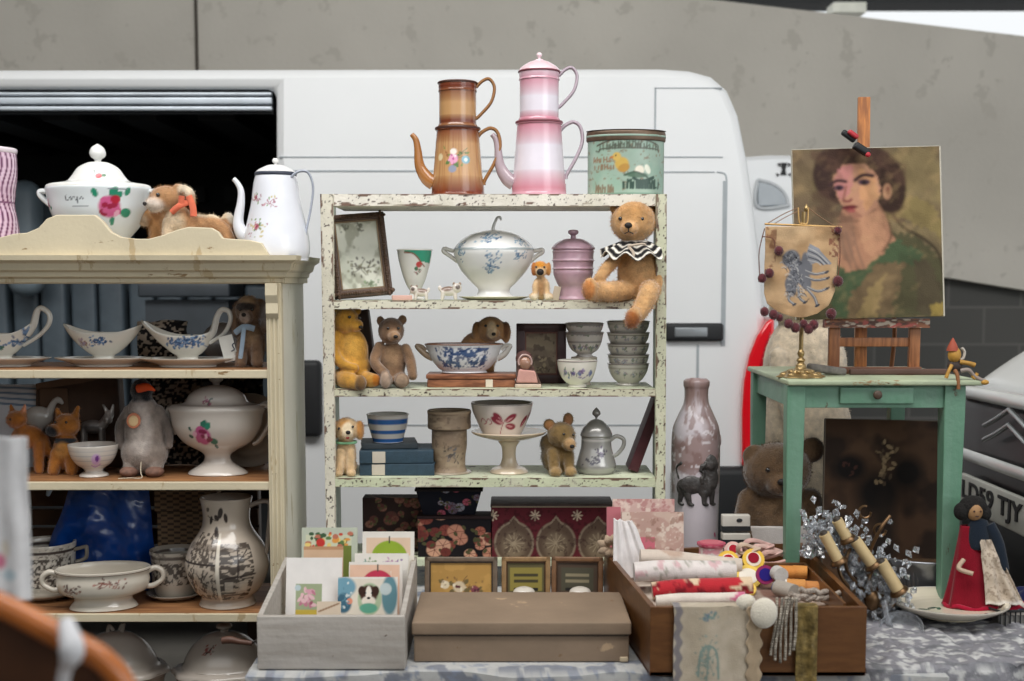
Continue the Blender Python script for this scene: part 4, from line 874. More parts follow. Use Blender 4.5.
nose(t, b, (12, -21.5, 30.5), (2.4, 1.8, 2)); eyes(t, b, [(4, -16.2, 42), (13.5, -12, 41)], 1.4)
# silver grey lidded pot
t = T('sugar_pot', 'silver grey lidded pot with loop handle and dark flower sprig', 'pot', 596, 3.39, S3)
A = Art('#a9a7a3', R=18); A.spray(3, 22, 8, 6, ('#4b4750', '#6b6272'), 26, 3).spray(-6, 13, 8, 3, ('#5a5860',), 14, 5).band(33, 35, '#d8d6d0').band(0, 2, '#8c8984')
b = t.part('pot', M().lathe([(0, 0), (16, 0), (18, 2), (20, 8), (17.5, 18), (15.5, 26), (15, 34), (15, 37), (13, 37), (0, 36)], 110, step=.9), mat(None, rough=.22, metal=.35, coat=.4, var=.05), art=A)
l = t.part('lid', M().lathe([(15.5, 37), (16, 39), (13, 46), (7, 52), (3, 54), (0, 54.5)], 60), mat('#a4a29e', rough=.25, metal=.4, coat=.4)); t.part('finial', M().lathe([(1.6, 53), (1.2, 56), (4, 59), (3.6, 62), (1, 65), (0, 66)], 20), mat('#9a9894', rough=.25, metal=.4), parent=l)
t.part('handle', M().tube([(14, 0, 33), (20, 0, 37), (27, 0, 34), (27, 0, 27), (22, 0, 20), (17.5, 0, 17)], 2.1, 9), mat('#b2b0ab', rough=.25, metal=.3))
t = T('book', 'tall dark maroon book leaning against the inside of rack post', 'book', 632, 3.42, S3)
t.part('cover', M().rbox(-5, -3.8, -12, 22, 0, 78, .5, rot=(0, 20, 0)).rbox(3.8, 5, -12, 22, 0, 78, .5, rot=(0, 20, 0)).rbox(-5, 5, -13, -11, 0, 78, .8, rot=(0, 20, 0)), mat('#4e1f28', rough=.6, var=.15, vs=30)); t.part('pages', M().box(-3.8, 3.8, -11, 21, 1, 77, rot=(0, 20, 0)), mat('#8a7560', rough=.9), smooth=False)
t.o.location.z += .006
# ================================================================== things on and in the cream dresser rack
D1, D2, D3 = zs
ROSE = ('#a02848', '#cf5f92', '#ecb0c8')
# pink striped jug at the picture's edge
t = T('striped_jug', 'pink and mauve striped enamel jug at the end of the dresser top', 'jug', -12, 3.33, LIDZ)
A = Art('#d9b4cb', R=30)
A.V(lambda u, v, p: (np.abs(((u+np.sin(v*.12)*3)/6.2) % 1-.5)-.30)*14, '#6d3c5c').V(lambda u, v, p: (np.abs(((u+np.sin(v*.12)*3)/6.2) % 1-.5)-.02 < .1)*1., '#e9d4e2', .6)
A.band(52, 54, '#8a5a7a')
b = t.part('body', M().lathe([(0, 0), (28, 0), (30, 3), (31, 20), (29, 38), (27, 50), (28, 62), (30, 80), (30, 100), (28, 104), (27, 100), (0, 90)], 150, step=1), CM(None), art=A)
t.part('rim', M().lathe([(27, 102), (30, 102), (31, 105), (30, 107), (27, 106)], 60), CM('#ecdfe6'), parent=b)
# big floral tureen
t = T('soup_tureen', 'large white tureen with pink roses and handwritten word behind the dresser pediment', 'tureen', 100, 3.37, LIDZ+19*U(3.37, LIDZ))
A = Art('#dfe6ea', R=50)
A.rose(22, 29, 13, ROSE, '#2c8a6c', 4, 7).rose(-47, 33, 6, ROSE, '#2c8a6c', 9, 4); A.leaf(10, 38, 9, 110, '#2c8a6c').leaf(34, 40, 9, 60, '#2c8a6c').E(27, 36, 5, 4, '#b2263c')
for q in (((-20, 40), (-21, 36), (-18, 35)), ((-17, 37), (-15, 38), (-15, 35), (-13, 38)), ((-11, 38), (-10, 35), (-8, 38), (-9, 32)), ((-6, 36), (-4, 38), (-3, 36))): A.L(list(q), .5, '#4a4f58')
A.L([(-14, 29), (2, 29)], .4, '#7a828c').L([(20, 46), (36, 46)], .4, '#7a828c')
b = t.part('bowl', M().lathe([(0, -18), (26, -18), (27, -15), (24, -8), (30, 0), (40, 12), (47, 25), (50, 38), (52, 48), (50, 49), (47, 44), (0, 0)], 220, sy=.8, step=1.), CM(None), art=A)
A = Art('#e8e8e4', R=46); A.E(12, 60, 6, 2.6, '#c22a3a', 5).leaf(16, 60, 8, 5, '#6a8a72', .2).leaf(8, 62, 6, 150, '#5a6a62', .2).L([(2, 65), (8, 66)], .6, '#5a6a62').L([(14, 66), (20, 64)], .6, '#5a6a62')
l = t.part('lid', M().lathe([(52, 47.5), (50, 52), (40, 54), (31, 56), (26, 61), (20, 69), (11, 74), (5, 75), (0, 75.5)], 180, sy=.8, step=1), CM(None), art=A)
t.part('finial', M().lathe([(4, 73), (3.4, 77), (7, 80), (8, 84), (6, 89), (2, 92), (0, 93)], 30), CM('#e6e7e4'), parent=l)
for k in (-1, 1): t.part('handle', M().tube([(k*46, 0, 30), (k*53, 0, 36), (k*58, 0, 42), (k*57, 0, 46), (k*48, 0, 45)], [2.4, 2.4, 3, 3, 2.4], 10, flat=2), CM('#dfe3e4'), parent=b)
# toy dogs on top
t = T('toy_dog', 'tan and white toy dog lying with an orange ribbon beside the rose tureen', 'soft toy', 188, 3.31, LIDZ+9*U(3.31, LIDZ)); m = M()
m.ball((8, 2, 20), (30, 13, 13)); limb(m, [(24, 0, 24), (38, -4, 16), (47, -6, -4)], [9, 7, 5]); m.ball((40, 2, 26), (7, 5, 9))
m.ball((-20, -4, 48), (16, 13, 13)); m.ball((-28, -14, 42), (9, 10, 8)); limb(m, [(-8, -4, 58), (4, -8, 54), (7, -10, 44)], [5, 5, 4]); limb(m, [(-16, -4, 24), (-18, -10, -2)], [8, 6.5]); m.ball((-8, -2, 26), (14, 12, 16))
b = plush(t, m, zones('#b78a60', [((-30, -20, 38), (13, 12, 10), '#d8c9bb', .5), ((3, -8, 57), (10, 9, 8), '#dccbb2', .4), ((-14, -12, 22), (14, 8, 16), '#d6c0a2', .5), ((30, 0, 34), (26, 10, 6), '#d9c4a4', .5), ((44, 2, 30), (6, 6, 8), '#d8cbb8', .4)], nz=.2), voxel=1.2, hair=5200, hl=3, hw=.2)
eyes(t, b, [(-24, -17.5, 51)], 2.0); nose(t, b, (-36, -22, 42), (2, 2, 2))
rb_ = mat('#dd7357', **CLOTH); t.part('ribbon', M().tube([(-12, -14, 34), (-4, -16, 40), (4, -12, 44)], 3, 8, flat=.5).tube([(5, -13, 50), (9, -14, 40), (10, -15, 30)], 3.4, 8, flat=.4).tube([(-2, -15, 42), (-1, -16, 50)], 3, 8, flat=.5), rb_, parent=b)
t = T('toy_dog', 'second smaller tan toy dog tucked behind the ribboned lying dog', 'soft toy', 154, 3.40, LIDZ+9*U(3.4, LIDZ)); m = M()
m.ball((0, 0, 36), (14, 12, 13)); m.ball((-6, -10, 30), (8, 8, 9)); limb(m, [(4, -2, 30), (5, -6, 0)], [9, 8]); m.ball((14, 4, 18), (16, 10, 14))
b = plush(t, m, zones('#b08355', [((-8, -14, 26), (7, 8, 8), '#bfa78f', .5), ((6, -8, 36), (5, 8, 10), '#8a5f38', .4)], nz=.2), voxel=1.2, hair=2600, hl=3, hw=.2); eyes(t, b, [(-1, -11, 42)], 1.6)
# white enamel coffee pot at the corner
t = T('enamel_coffee_pot', 'white enamel coffee pot with rose sprays and thin grey handle', 'coffee pot', 277, 3.27, LIDZ-.012)
A = Art('#e6e8ef', R=33)
for x, y, w_, h_, n in ((-24, 60, 9, 4, 18), (-17, 31, 13, 9, 34), (-2, 56, 10, 6, 12)): A.spray(x, y, w_, h_, ('#a05a6a', '#c78f9a', '#7f9a5c', '#c8b97a', '#b0788a'), n, int(x+50), size=.95)
A.rose(-23, 62, 3, ('#8a3a4a', '#b56a78', '#d8a0a8'), '#6a8a5a', 1, 2).rose(-16, 33, 3.6, ('#8a3a4a', '#b56a78', '#d8a0a8'), '#6a8a5a', 2, 3)
b = t.part('body', M().lathe([(0, 0), (29, 0), (31, 2), (33, 10), (32, 24), (28, 42), (24.5, 58), (22, 76), (20, 84), (19, 86), (0, 86)], 190, step=1), CM(None), art=A)
t.part('rim', M().lathe([(18.5, 84), (20.4, 84), (20.8, 86), (20, 87.5), (18.5, 87)], 60), mat('#3d4250', rough=.4), parent=b)
l = t.part('lid', M().lathe([(20, 87), (17, 90), (9, 94), (4, 95), (0, 95)], 60), CM('#e6e5e4')); t.part('knob', M().lathe([(1.5, 94), (1.4, 96), (3.2, 98), (2.4, 101), (0, 101.5)], 24), CM('#e4e3e0'), parent=l)
t.part('spout', M().tube([(-24, 0, 22), (-33, 0, 26), (-38, 0, 38), (-35, 0, 58), (-35, 0, 70), (-39, 0, 78), (-42, 0, 81)], [8, 7.5, 5.5, 4, 3.2, 2.6, 2.4], 14), CM('#e0e2e8'))
t.part('handle', M().tube([(13, -8, 74), (17, -10, 82), (26, -10, 88), (34, -8, 86), (38, -6, 72), (35, -5, 50), (30, -5, 28), (29, -5, 20)], [2.2, 1.4, 1.4, 1.3, 1.2, 1.2, 1.4, 2.4], 10, flat=1.6), CM('#aab0bd'))

# ---- dresser shelf one: sauce boats
BLUE = ('#36618f', '#6d8fb8', '#24456f')
def sauceboat(px, Y, z, L, R_, H, label, motif, handle=None, lift_l=10, lift_r=10):
    t = T('sauce_boat', label, 'sauce boat', px, Y, z)
    def w_(R, zz, a):
        k = np.clip((zz-8)/(H-8), 0, 1); c = np.cos(a); q = np.abs(c)
        R2 = R*(1+(np.where(c < 0, L, R_)/27.-1)*k**1.3*q**2); z2 = zz+k**2*np.where(c < 0, lift_l, lift_r)*q**4
        return R2, z2
    A = Art('#d6d3c9'); motif(A)
    b = t.part('boat', M().lathe([(0, 4), (14, 4), (15, 5.5), (11, 8), (10.5, 11), (15, 14), (22, 21), (26, 28), (27, H), (26, H+.6), (23, H-4), (12, 14), (0, 12)], 170, step=.8, smooth=4, sy=.6, wob=w_), CM(None), art=A)
    t.part('saucer', M().lathe([(0, 0), (26, 0), (29, 2), (38, 5), (48, 8), (48, 9.4), (38, 7), (22, 4), (0, 4)], 90, sy=.5, smooth=3), CM('#cfcbc1'), parent=b)
    if handle: t.part('handle', M().tube(handle, [4.2, 3.6, 3, 2.8, 2.5, 2.3, 2.1, 2][:len(handle)], 10, flat=1.5), CM('#d2d0c8'), parent=b)
    return t
Ys = 3.34
sauceboat(2, Ys, D1, 40, 34, 32, 'sauce boat cut by the frame edge with tall looped handle', lambda A: A.spray(2, 21, 8, 5, ('#2f5f4f', '#36618f'), 18, 3).spray(20, 25, 8, 5, BLUE, 30, 4).spray(28, 33, 4, 6, BLUE, 20, 5),
    [(26, 0, 32), (33, 0, 42), (37, 0, 55), (42, 0, 58), (49, 0, 52), (48, 0, 42), (38, 0, 31), (22, 0, 21)], lift_l=4, lift_r=12)
sauceboat(104, Ys, D1, 39, 39, 33, 'double lipped blue sprigged sauce boat without any handle', lambda A: A.spray(2, 26, 10, 5, BLUE, 46, 7, size=.9).spray(-16, 24, 7, 5, ('#9a8aa0', '#8f6f62'), 18, 8), lift_l=9, lift_r=8)
sauceboat(188, Ys-.02, D1, 46, 26, 31, 'sauce boat with dense blue flowers and a high curled handle beside the spaniel', lambda A: A.spray(-7, 25, 10, 6, BLUE, 60, 9).spray(9, 26, 11, 6, BLUE, 60, 10),
    [(20, 0, 29), (26, 0, 36), (30, 0, 50), (35, 0, 57), (42, 0, 55), (43, 0, 45), (36, 0, 33), (22, 0, 24)], lift_l=15, lift_r=5)
# spaniel with tag
t = T('toy_dog', 'old brown and grey toy spaniel with blue bow and paper tag', 'soft toy', 252, 3.34, D1); m = M()
m.ball((0, 0, 24), (14, 12, 24)); m.ball((-2, -3, 56), (13, 12, 15)); m.ball((-2, -14, 50), (7, 7, 7)); limb(m, [(-13, 0, 60), (-16, -2, 46), (-14, -3, 34)], [4, 5.5, 4]); limb(m, [(10, 0, 64), (16, -2, 52), (14, -3, 38)], [4, 6, 5])
for k in (-1, 1): limb(m, [(k*7, -8, 26), (k*8, -14, 5)], [6, 6])
b = plush(t, m, zones('#806650', [((-2, -6, 70), (10, 12, 9), '#b3997a', .5), ((-4, -14, 60), (12, 9, 4), '#3c332f', .4), ((-3, -20, 49), (6, 6, 6), '#b9a79b', .4), ((15, -2, 50), (7, 8, 14), '#8f8a88', .5), ((0, -8, 30), (10, 8, 10), '#a5896a', .5)], nz=.3), voxel=1.1, hair=4200, hl=3, hw=.2)
nose(t, b, (-3, -21, 52), (2.4, 2, 2)); eyes(t, b, [(-8, -13.5, 57), (4, -14, 57)], 1.6)
t.part('bow', M().tube([(-14, -10, 34), (-4, -15, 40), (6, -14, 38)], 3, 8, flat=.5).tube([(-4, -16, 39), (-6, -18, 20), (-9, -18, 2)], 2.2, 8, flat=.4), mat('#a9c1d6', **CLOTH), parent=b)
tg = t.part('paper_tag', M().rbox(-7, 7, -.6, .6, 0, 26, .5, off=(-17, -14, 6), rot=(0, -14, 0)), mat('#dcdcd6', **PAPER)); 
t.part('tag_mark', M().tube([(-17, -15, 16), (-14, -15, 18), (-16, -15, 22), (-14, -15, 24)], .6, 5), mat('#3a4a5a'), parent=tg)
# stuff behind: speckled black cloth, grey plate
A = Art('#1b191b'); A.V(lambda u, v, p: (vn(u*.42, v*.5, 3)-.56)/.06, '#a99a8a', .9)
def cushion(name, label, cat, px, Y, z, w, h, d, art, mt, rz=0, **k):
    t = T(name, label, cat, px, Y, z, rz=rz); mm = M(); 
    def f(side):
        def fn(a, b):
            e = (1-(2*a-1)**4)*(1-(2*b-1)**4); return (a-.5)*w+(vn(b*5, a*3, 2)-.5)*2, side*d/2*e**.6+(vn(a*6, b*6, 7)-.5)*2, b*h+(vn(a*4, a*3+5, 2)-.5)*3
        return fn
    mm.grid(f(-1), 70, 70); mm.grid(f(1), 70, 70, True); t.part('cover', mm, mt, art=art); return t
cushion('speckled_bag', 'black fabric bag with pale speckles behind the penguin', 'bag', 172, 3.50, D2, 62, 98, 16, A, mat(None, **CLOTH))
cushion('speckled_cloth', 'folded black speckled cloth behind the curled handle sauce boat', 'cloth', 163, 3.49, D1, 50, 42, 14, A, mat(None, **CLOTH))
t = T('china_plate', 'pale grey china plate propped up behind the sauce boat', 'plate', 222, 3.50, D1+.0); t.part('plate', M().lathe([(0, 2), (12, 2), (17, 0), (19.5, -1), (20, 0), (17, 2), (0, 3.4)], 60, rot=(80, 0, 0), off=(0, 0, 21)), CM('#77706c'))
A = Art('#1d1f22'); A.N('#4a4c50', .1, .1, .55, 3).N('#6a6258', .3, .25, .66, 8)
cushion('dark_bundle', 'bundle of dark patterned fabric behind the footed rose tureen', 'cloth', 232, 3.51, D2, 66, 100, 12, A, mat(None, **CLOTH))

# ---- dresser shelf two
t = T('gift_box', 'white and blue striped flat box behind the ginger cat toys', 'box', 14, 3.47, D2)
A = Art('#b9c0c8'); 
for i in range(6): A.L([(-40, 66+i*5), (40, 60+i*6)], 1.1, '#5c7690')
t.part('box', M().slab(60, 82, 12, 60, 82), mat(None, rough=.5), art=A)
t = T('paper_bag', 'brown paper bag with creased open top behind the footed bowl', 'bag', 75, 3.47, D2); m = M()
m.prism([(-40, 0), (50, 0), (46, 100), (10, 92), (-34, 84)], -6, 14); t.part('bag', m, mat('#4b382b', rough=.8, var=.15, vs=12, bump=.5, bs=40), bevel=1.5)
t.part('bag_flap', M().prism([(-34, 84), (10, 92), (46, 100), (46, 92), (8, 84), (-33, 78)], -8, -5), mat('#6b5340', rough=.8)); t.part('side_panel', M().rbox(-30, -2, -9, -6, 10, 80, 1), mat('#5f4836', rough=.8))
# ginger toys
t = T('toy_cat', 'ginger toy cat seated in front of the brown bag with dark muzzle', 'soft toy', 67, 3.36, D2); m = M()
m.ball((0, 0, 22), (13, 13, 20)); m.ball((2, -2, 48), (13, 11, 12)); m.ball((-8, -12, 44), (8, 8, 6.5)); limb(m, [(-5, 0, 54), (-8, 0, 64)], [4.5, 2]); limb(m, [(9, 0, 54), (13, 0, 66)], [4.5, 2])
for k in (-1, 1): limb(m, [(k*7, -6, 20), (k*9, -12, 4)], [7, 6])
b = plush(t, m, zones('#a4682a', [((-10, -16, 43), (8, 8, 6), '#15171c', .3), ((0, -6, 33), (13, 10, 3), '#1e2a34', .3), ((0, -10, 24), (7, 7, 8), '#c08a48', .5)], nz=.3), voxel=1.1, hair=3600, hl=2.4, hw=.2); eyes(t, b, [(-6, -12, 52), (5, -12, 52)], 1.4)
t = T('toy_cat', 'ginger toy cat standing with raised tail half hidden by white cloth', 'soft toy', 33, 3.36, D2); m = M()
m.ball((-4, 0, 36), (17, 9, 12)); m.ball((-13, -4, 54), (10, 9, 9)); limb(m, [(-18, 0, 60), (-20, 0, 68)], [3.5, 1.5]); limb(m, [(-7, -2, 60), (-5, -2, 68)], [3.5, 1.5])
for x in (-14, 8): limb(m, [(x, -3, 30), (x, -5, 3)], [6, 4.5])
limb(m, [(10, 2, 34), (15, 4, 20)], [6, 5]); b = plush(t, m, zones('#a06226', [((-4, -8, 66), (5, 8, 6), '#c98a6a', .4)], nz=.3), voxel=1.1, hair=3000, hl=2.4, hw=.2); eyes(t, b, [(-16, -12, 55)], 1.2)
t = T('china_goose', 'greyish white china goose with curved neck behind ginger cats', 'figurine', 40, 3.42, D2); m = M(); m.ball((0, 0, 52), (15, 8, 12)); m.box(-5, 5, -4, 4, 0, 50); limb(m, [(10, 0, 54), (15, 0, 66), (20, 0, 70), (24, 0, 67)], [4.5, 3.4, 3.4, 2.2])
V, Fs = fuse(m, 1., 4); t.part('body', (V, Fs), CM('#a9a59e'))
t = T('footed_bowl', 'small white footed bowl with fine stripes and a violet beside the cats', 'bowl', 94, 3.30, D2)
A = Art('#cfc8bf', R=24); 
for y in (12, 17, 22, 27): A.band(y, y+.7, '#8f8f9a', .5, .7)
A.E(10, 19, 5, 6, '#c9a6cf').E(11, 20, 2, 3.4, '#6a2f8a').L([(5, 13), (10, 11), (15, 14)], .7, '#b07ab8')
b = t.part('bowl', M().lathe([(0, 0), (13, 0), (13.5, 2.5), (9, 5), (10, 8), (17, 13), (22, 21), (24.5, 31), (24, 32), (22.5, 29), (15, 14), (0, 9)], 130, step=.9), CM(None), art=A)
t = T('toy_donkey', 'small silver grey donkey figurine standing behind the footed bowl', 'figurine', 96, 3.40, D2+.0); m = M()
m.ball((-2, 0, 44), (13, 6, 7)); limb(m, [(8, 0, 46), (15, 0, 56)], [5, 4.5]); m.ball((15, -4, 52), (4, 7, 5)); limb(m, [(13, 0, 58), (9, 0, 66)], [2.2, 1.3]); limb(m, [(17, 0, 58), (19, 0, 66)], [2.2, 1.3])
for x in (-11, 7): 
    for y in (-3, 3): limb(m, [(x, y, 42), (x, y, 2)], [2.6, 2.2])
V, Fs = fuse(m, .9, 3); b = t.part('body', (V, Fs), mat(None, rough=.35, metal=.4), paint=zones('#77716c', [((16, 0, 56), (6, 10, 12), '#c9c5c0', .4), ((-2, -4, 42), (10, 4, 5), '#4e4a48', .5)])) 
# penguin
t = T('toy_penguin', 'grey plush penguin with black head, orange beak and round chest badge', 'soft toy', 146, 3.33, D2); m = M()
m.ball((0, 0, 42), (23, 17, 32)); m.ball((0, -3, 22), (26, 18, 20)); m.ball((-1, -2, 66), (16, 14, 14)); m.ball((-2, -2, 84), (12, 12, 12))
limb(m, [(-17, 0, 64), (-26, -3, 48), (-27, -5, 30)], [6, 6, 4]); limb(m, [(16, 0, 64), (26, -3, 48), (28, -5, 30)], [6, 6, 4])
for k in (-1, 1): limb(m, [(k*13, -4, 20), (k*13, -9, 8)], [11, 9])
b = plush(t, m, zones('#8d8178', [((-1, -6, 84), (15, 14, 13), '#111215', .2), ((0, -20, 50), (15, 12, 28), '#b9aea6', .5), ((-27, -4, 45), (8, 10, 20), '#6f655e', .4), ((28, -4, 45), (8, 10, 20), '#756b64', .4)], nz=.16), voxel=1.2, hair=4600, hl=1.8, hw=.2)
for k in (-1, 1): t.part('foot', M().ball((k*14, -14, 5), (10, 12, 5.5)), mat('#7a5a4c', rough=.8, var=.2, vs=90), parent=b)
t.part('beak', M().tube([(-2, -12, 87), (8, -17, 89), (14, -20, 88), (19, -22, 86)], [4.5, 4, 2.6, 1], 12, flat=.9), mat('#e0521a', rough=.6), label='bright orange beak', parent=b)
t.part('badge', M().lathe([(0, 0), (7, 0), (7.5, 1), (6.4, 1.4), (0, 1.2)], 30, rot=(82, 0, 0), off=(-6, -18.4, 56)), mat('#c47a58', rough=.5), parent=b); t.part('badge_centre', M().lathe([(0, 0), (5, 0), (4.6, 1), (0, 1.4)], 24, rot=(82, 0, 0), off=(-6, -19.4, 55.8)), mat('#d8b888', rough=.5), parent=b)
t.part('string', M().tube([(1, -18, 18), (2, -24, 6), (4, -28, .8), (-8, -30, 1), (-20, -32, .6)], .5, 5), mat('#cbbfa8', **CLOTH))
t.o.scale = (.9, 1, 1)
# footed rose tureen
t = T('soup_tureen', 'cream footed tureen with a single pink rose and shell handle', 'tureen', 218, 3.34, D2)
A = Art('#c9c1b8', R=46); A.rose(-9, 41, 11, ('#7d1f44', '#b45080', '#d9a6b8'), '#2f6a58', 4, 5).leaf(-4, 48, 8, 60, '#2c7a62').leaf(-20, 40, 6, 170, '#3a5a50').leaf(4, 32, 6, -40, '#3a5a50').leaf(-20, 46, 5, 120, '#3a5a50')
b = t.part('bowl', M().lathe([(0, 0), (27, 0), (29, 2), (24, 6), (15, 12), (13, 19), (19, 24), (33, 32), (43, 46), (46, 60), (48, 66), (46, 68), (43, 62), (0, 30)], 200, sy=.7, step=1), CM(None), art=A)
A = Art('#c3bbb2', R=36); A.spray(-6, 75, 6, 3, ('#8a3a5a', '#4a5a52', '#a06a7a'), 16, 4)
l = t.part('lid', M().lathe([(47, 66.5), (44, 70), (32, 72), (27, 80), (18, 86), (7, 89), (0, 89)], 150, sy=.7, step=1), CM(None), art=A); t.part('finial', M().lathe([(4, 87), (3.6, 91), (7, 94), (6, 98), (0, 100)], 30), CM('#a89f97'), parent=l)
t.part('handle', M().tube([(41, 0, 66), (48, 0, 70), (53, 0, 66), (54, 0, 56), (49, 0, 44), (42, 0, 34), (36, 0, 30)], [2.5, 3, 3, 2.6, 2.6, 2.4, 2.2], 10, flat=2), CM('#bdb4aa'), parent=b)
t.part('handle', M().tube([(-41, 0, 60), (-46, 0, 66), (-49, 0, 62), (-46, 0, 50), (-40, 0, 40)], 2.4, 10, flat=2), CM('#bdb4aa'), parent=b)
t = T('china_plate', 'large cream plate standing upright beside the footed rose tureen', 'plate', 250, 3.47, D2); t.part('plate', M().lathe([(0, 3), (22, 3), (30, 0), (36, -1), (36.5, 0), (30, 2), (22, 5), (0, 5)], 70, rot=(82, 0, 0), off=(0, 0, 37)), CM('#a89f93'))

# ---- dresser shelf three
A = Art('#c9c2b6', R=30); A.N('#3b3330', .4, .4, .44, 4, .9, .06, reg=(-40, 40, 13, 42)).N('#e0d9cc', .3, .3, .62, 9, .8, .06).band(46, 49, '#4a403c').N('#5a504a', .4, .5, .6, 12, .7, reg=(-40, 40, 42, 52))
t = T('transfer_cup', 'large brown transfer printed cup with squared handle and saucer', 'cup', 46, 3.40, D3)
b = t.part('cup', M().lathe([(0, 3), (22, 3), (26, 8), (29, 20), (29.5, 40), (30.5, 53), (29.5, 54), (27, 50), (25, 20), (0, 8)], 160, step=.9), CM(None), art=A)
t.part('saucer', M().lathe([(0, 0), (24, 0), (38, 5), (40, 8), (38, 8), (24, 4), (0, 3)], 60), CM('#b5ad9e'), parent=b)
t.part('handle', M().tube([(29, 0, 46), (40, 0, 49), (42, 0, 48), (41, 0, 38), (31, 0, 34)], 2., 9, flat=1.4), CM('#8d857a'), parent=b)
t = T('oval_tureen', 'open oval cream serving bowl with scroll handles and red brown sprigs', 'serving bowl', 104, 3.27, D3, rz=12)
A = Art('#cdc5b7', R=45); A.spray(8, 30, 16, 5, ('#8a5a52', '#a8786c', '#6d4a42'), 26, 4).spray(-30, 22, 12, 6, ('#8a6a5e', '#5a4440', '#a98a7a'), 30, 5)
b = t.part('bowl', M().lathe([(0, 0), (30, 0), (32, 3), (28, 8), (30, 12), (41, 17), (45, 26), (44, 34), (46, 39), (45, 40.5), (42, 37), (40, 24), (28, 15), (0, 13)], 220, sy=.68, step=1), CM(None), art=A)
t.part('rim', M().tube([(45.6*cos(a), 45.6*.68*sin(a), 38) for a in np.linspace(0, 2*pi, 30, endpoint=False)], .5, 6, closed=True, smooth=2), CM('#6f6257'), parent=b)
for k in (-1, 1): t.part('handle', M().tube([(k*42, 0, 34), (k*50, 0, 38), (k*57, 0, 34), (k*57, 0, 26), (k*48, 0, 20), (k*42, 0, 20)], [2.6, 3, 2.8, 2.4, 2.8, 3], 10), CM('#c5bdaf'), parent=b)
t = T('transfer_cup', 'brown transfer printed cup on its saucer beside the printed jug', 'cup', 176, 3.38, D3)
A = Art('#aaa296', R=24); A.N('#3b3431', .35, .3, .5, 14, .9, .06, reg=(-40, 40, 16, 38)).band(42, 45, '#5c534d').N('#5a504a', .4, .5, .55, 12, .7, reg=(-40, 40, 38, 50))
b = t.part('cup', M().lathe([(0, 3), (16, 3), (20, 6), (23, 18), (23.5, 36), (25, 47), (24, 48), (21, 40), (18, 12), (0, 8)], 140, step=.9), CM(None), art=A)
t.part('saucer', M().lathe([(0, 0), (18, 0), (27, 4), (28, 6), (18, 4), (0, 3)], 50), CM('#9b9388'), parent=b)
t = T('transfer_jug', 'big pot bellied jug printed with brown leaves and garden panels', 'jug', 228, 3.31, D3)
A = Art('#b8ab9c', R=40); A.leaf(-20, 84, 9, 60, '#3a322f').leaf(-12, 92, 9, -20, '#3a322f').leaf(-4, 90, 12, 60, '#3a322f').leaf(-8, 82, 10, -80, '#3a322f').leaf(6, 95, 10, -70, '#3a322f').leaf(-26, 97, 7, 20, '#3a322f')
A.L([(-24, 92), (-10, 88), (2, 94)], .5, '#3a322f')
A.N('#3b3431', .45, .35, .50, 14, .85, .06, reg=(-38, -2, 10, 76)).N('#3b3431', .14, .55, .47, 24, .9, .05, reg=(0, 36, 10, 66)).B(-36, 30, 60, 66, '#514740', al=.6).B(-2, 1, 8, 76, '#d8cfc0').B(-38, -2, 46, 48, '#3b3431').B(-24, -8, 16, 44, '#b8ab9c', al=.8).L([(-16, 18), (-17, 30), (-14, 42)], .7, '#3a322f').L([(-17, 30), (-22, 38)], .6, '#3a322f').L([(-15, 32), (-10, 40)], .6, '#3a322f').L([(4, 16), (30, 16)], .8, '#3a322f').L([(5, 34), (32, 36)], .8, '#3a322f').L([(18, 34), (19, 58)], .9, '#3a322f').L([(18, 48), (10, 58)], .6, '#3a322f').L([(19, 50), (28, 60)], .6, '#3a322f').B(6, 14, 20, 30, '#cfc5b6', al=.8).B(20, 27, 20, 30, '#cfc5b6', al=.8).spray(-16, 28, 6, 8, ('#3a322f',), 22, 3)
b = t.part('body', M().lathe([(0, 0), (26, 0), (27, 3), (26, 9), (33, 16), (40, 32), (41, 44), (36, 60), (28, 72), (24, 80), (23, 90), (25, 104), (26, 107), (24, 107), (21, 96), (20, 82), (0, 40)], 210, step=1.), CM(None), art=A)
t.part('handle', M().tube([(22, 0, 98), (34, 0, 103), (42, 0, 103), (44, 0, 98), (42, 0, 76), (40, 0, 58), (38, 0, 50)], [2.4, 2.4, 2.6, 2.6, 2.4, 2.4, 2.6], 10, flat=1.5), CM('#a89c90'), parent=b)
# blue bag and baskets and a mug handle
t = T('carrier_bag', 'crumpled shiny blue plastic carrier bag at the back of the dresser', 'bag', 100, 3.46, D3)
def bagf(side):
    def fn(a, b):
        w_ = 58-22*b**1.5; x = (2*a-1)*w_+14*b+(vn(b*4, a*3, 3)-.5)*8; e = (1-(2*a-1)**4)
        return x, side*(12*e)+(vn(a*5+b*2, b*5, 5)-.5)*10*e+(vn(a*12+b*6, b*16, 9)-.5)*2, b*112+(vn(a*5, 2+a, 4)-.5)*8
    return fn
t.part('bag', M().grid(bagf(-1), 80, 80).grid(bagf(1), 80, 80, True), mat('#073e8a', rough=.3, coat=.3, var=.2, vs=9, bump=.2, bs=40))
t.part('handle_knot', M().tube([(-44, -14, 98), (-40, -17, 106), (-36, -18, 112)], [2, 3, 1.5], 8), mat('#a9b9c9', rough=.4))
wk = Art('#7a6248'); wk.V(lambda u, v, p: (np.sin(v*1.1+np.sign(np.sin(u*.5))*1.57)*.5+.1)*2, '#33261c', .9)
t = T('wicker_basket', 'brown wicker hamper with lid behind the printed cup', 'basket', 188, 3.47, D3)
t.part('basket', M().slab(58, 78, 14, 120, 160), mat(None, rough=.8, bump=.4, bs=200), art=wk); t.part('lid', M().slab(62, 26, 18, 120, 50, off=(0, -2, 79)), mat(None, rough=.8, bump=.4, bs=200), art=wk)
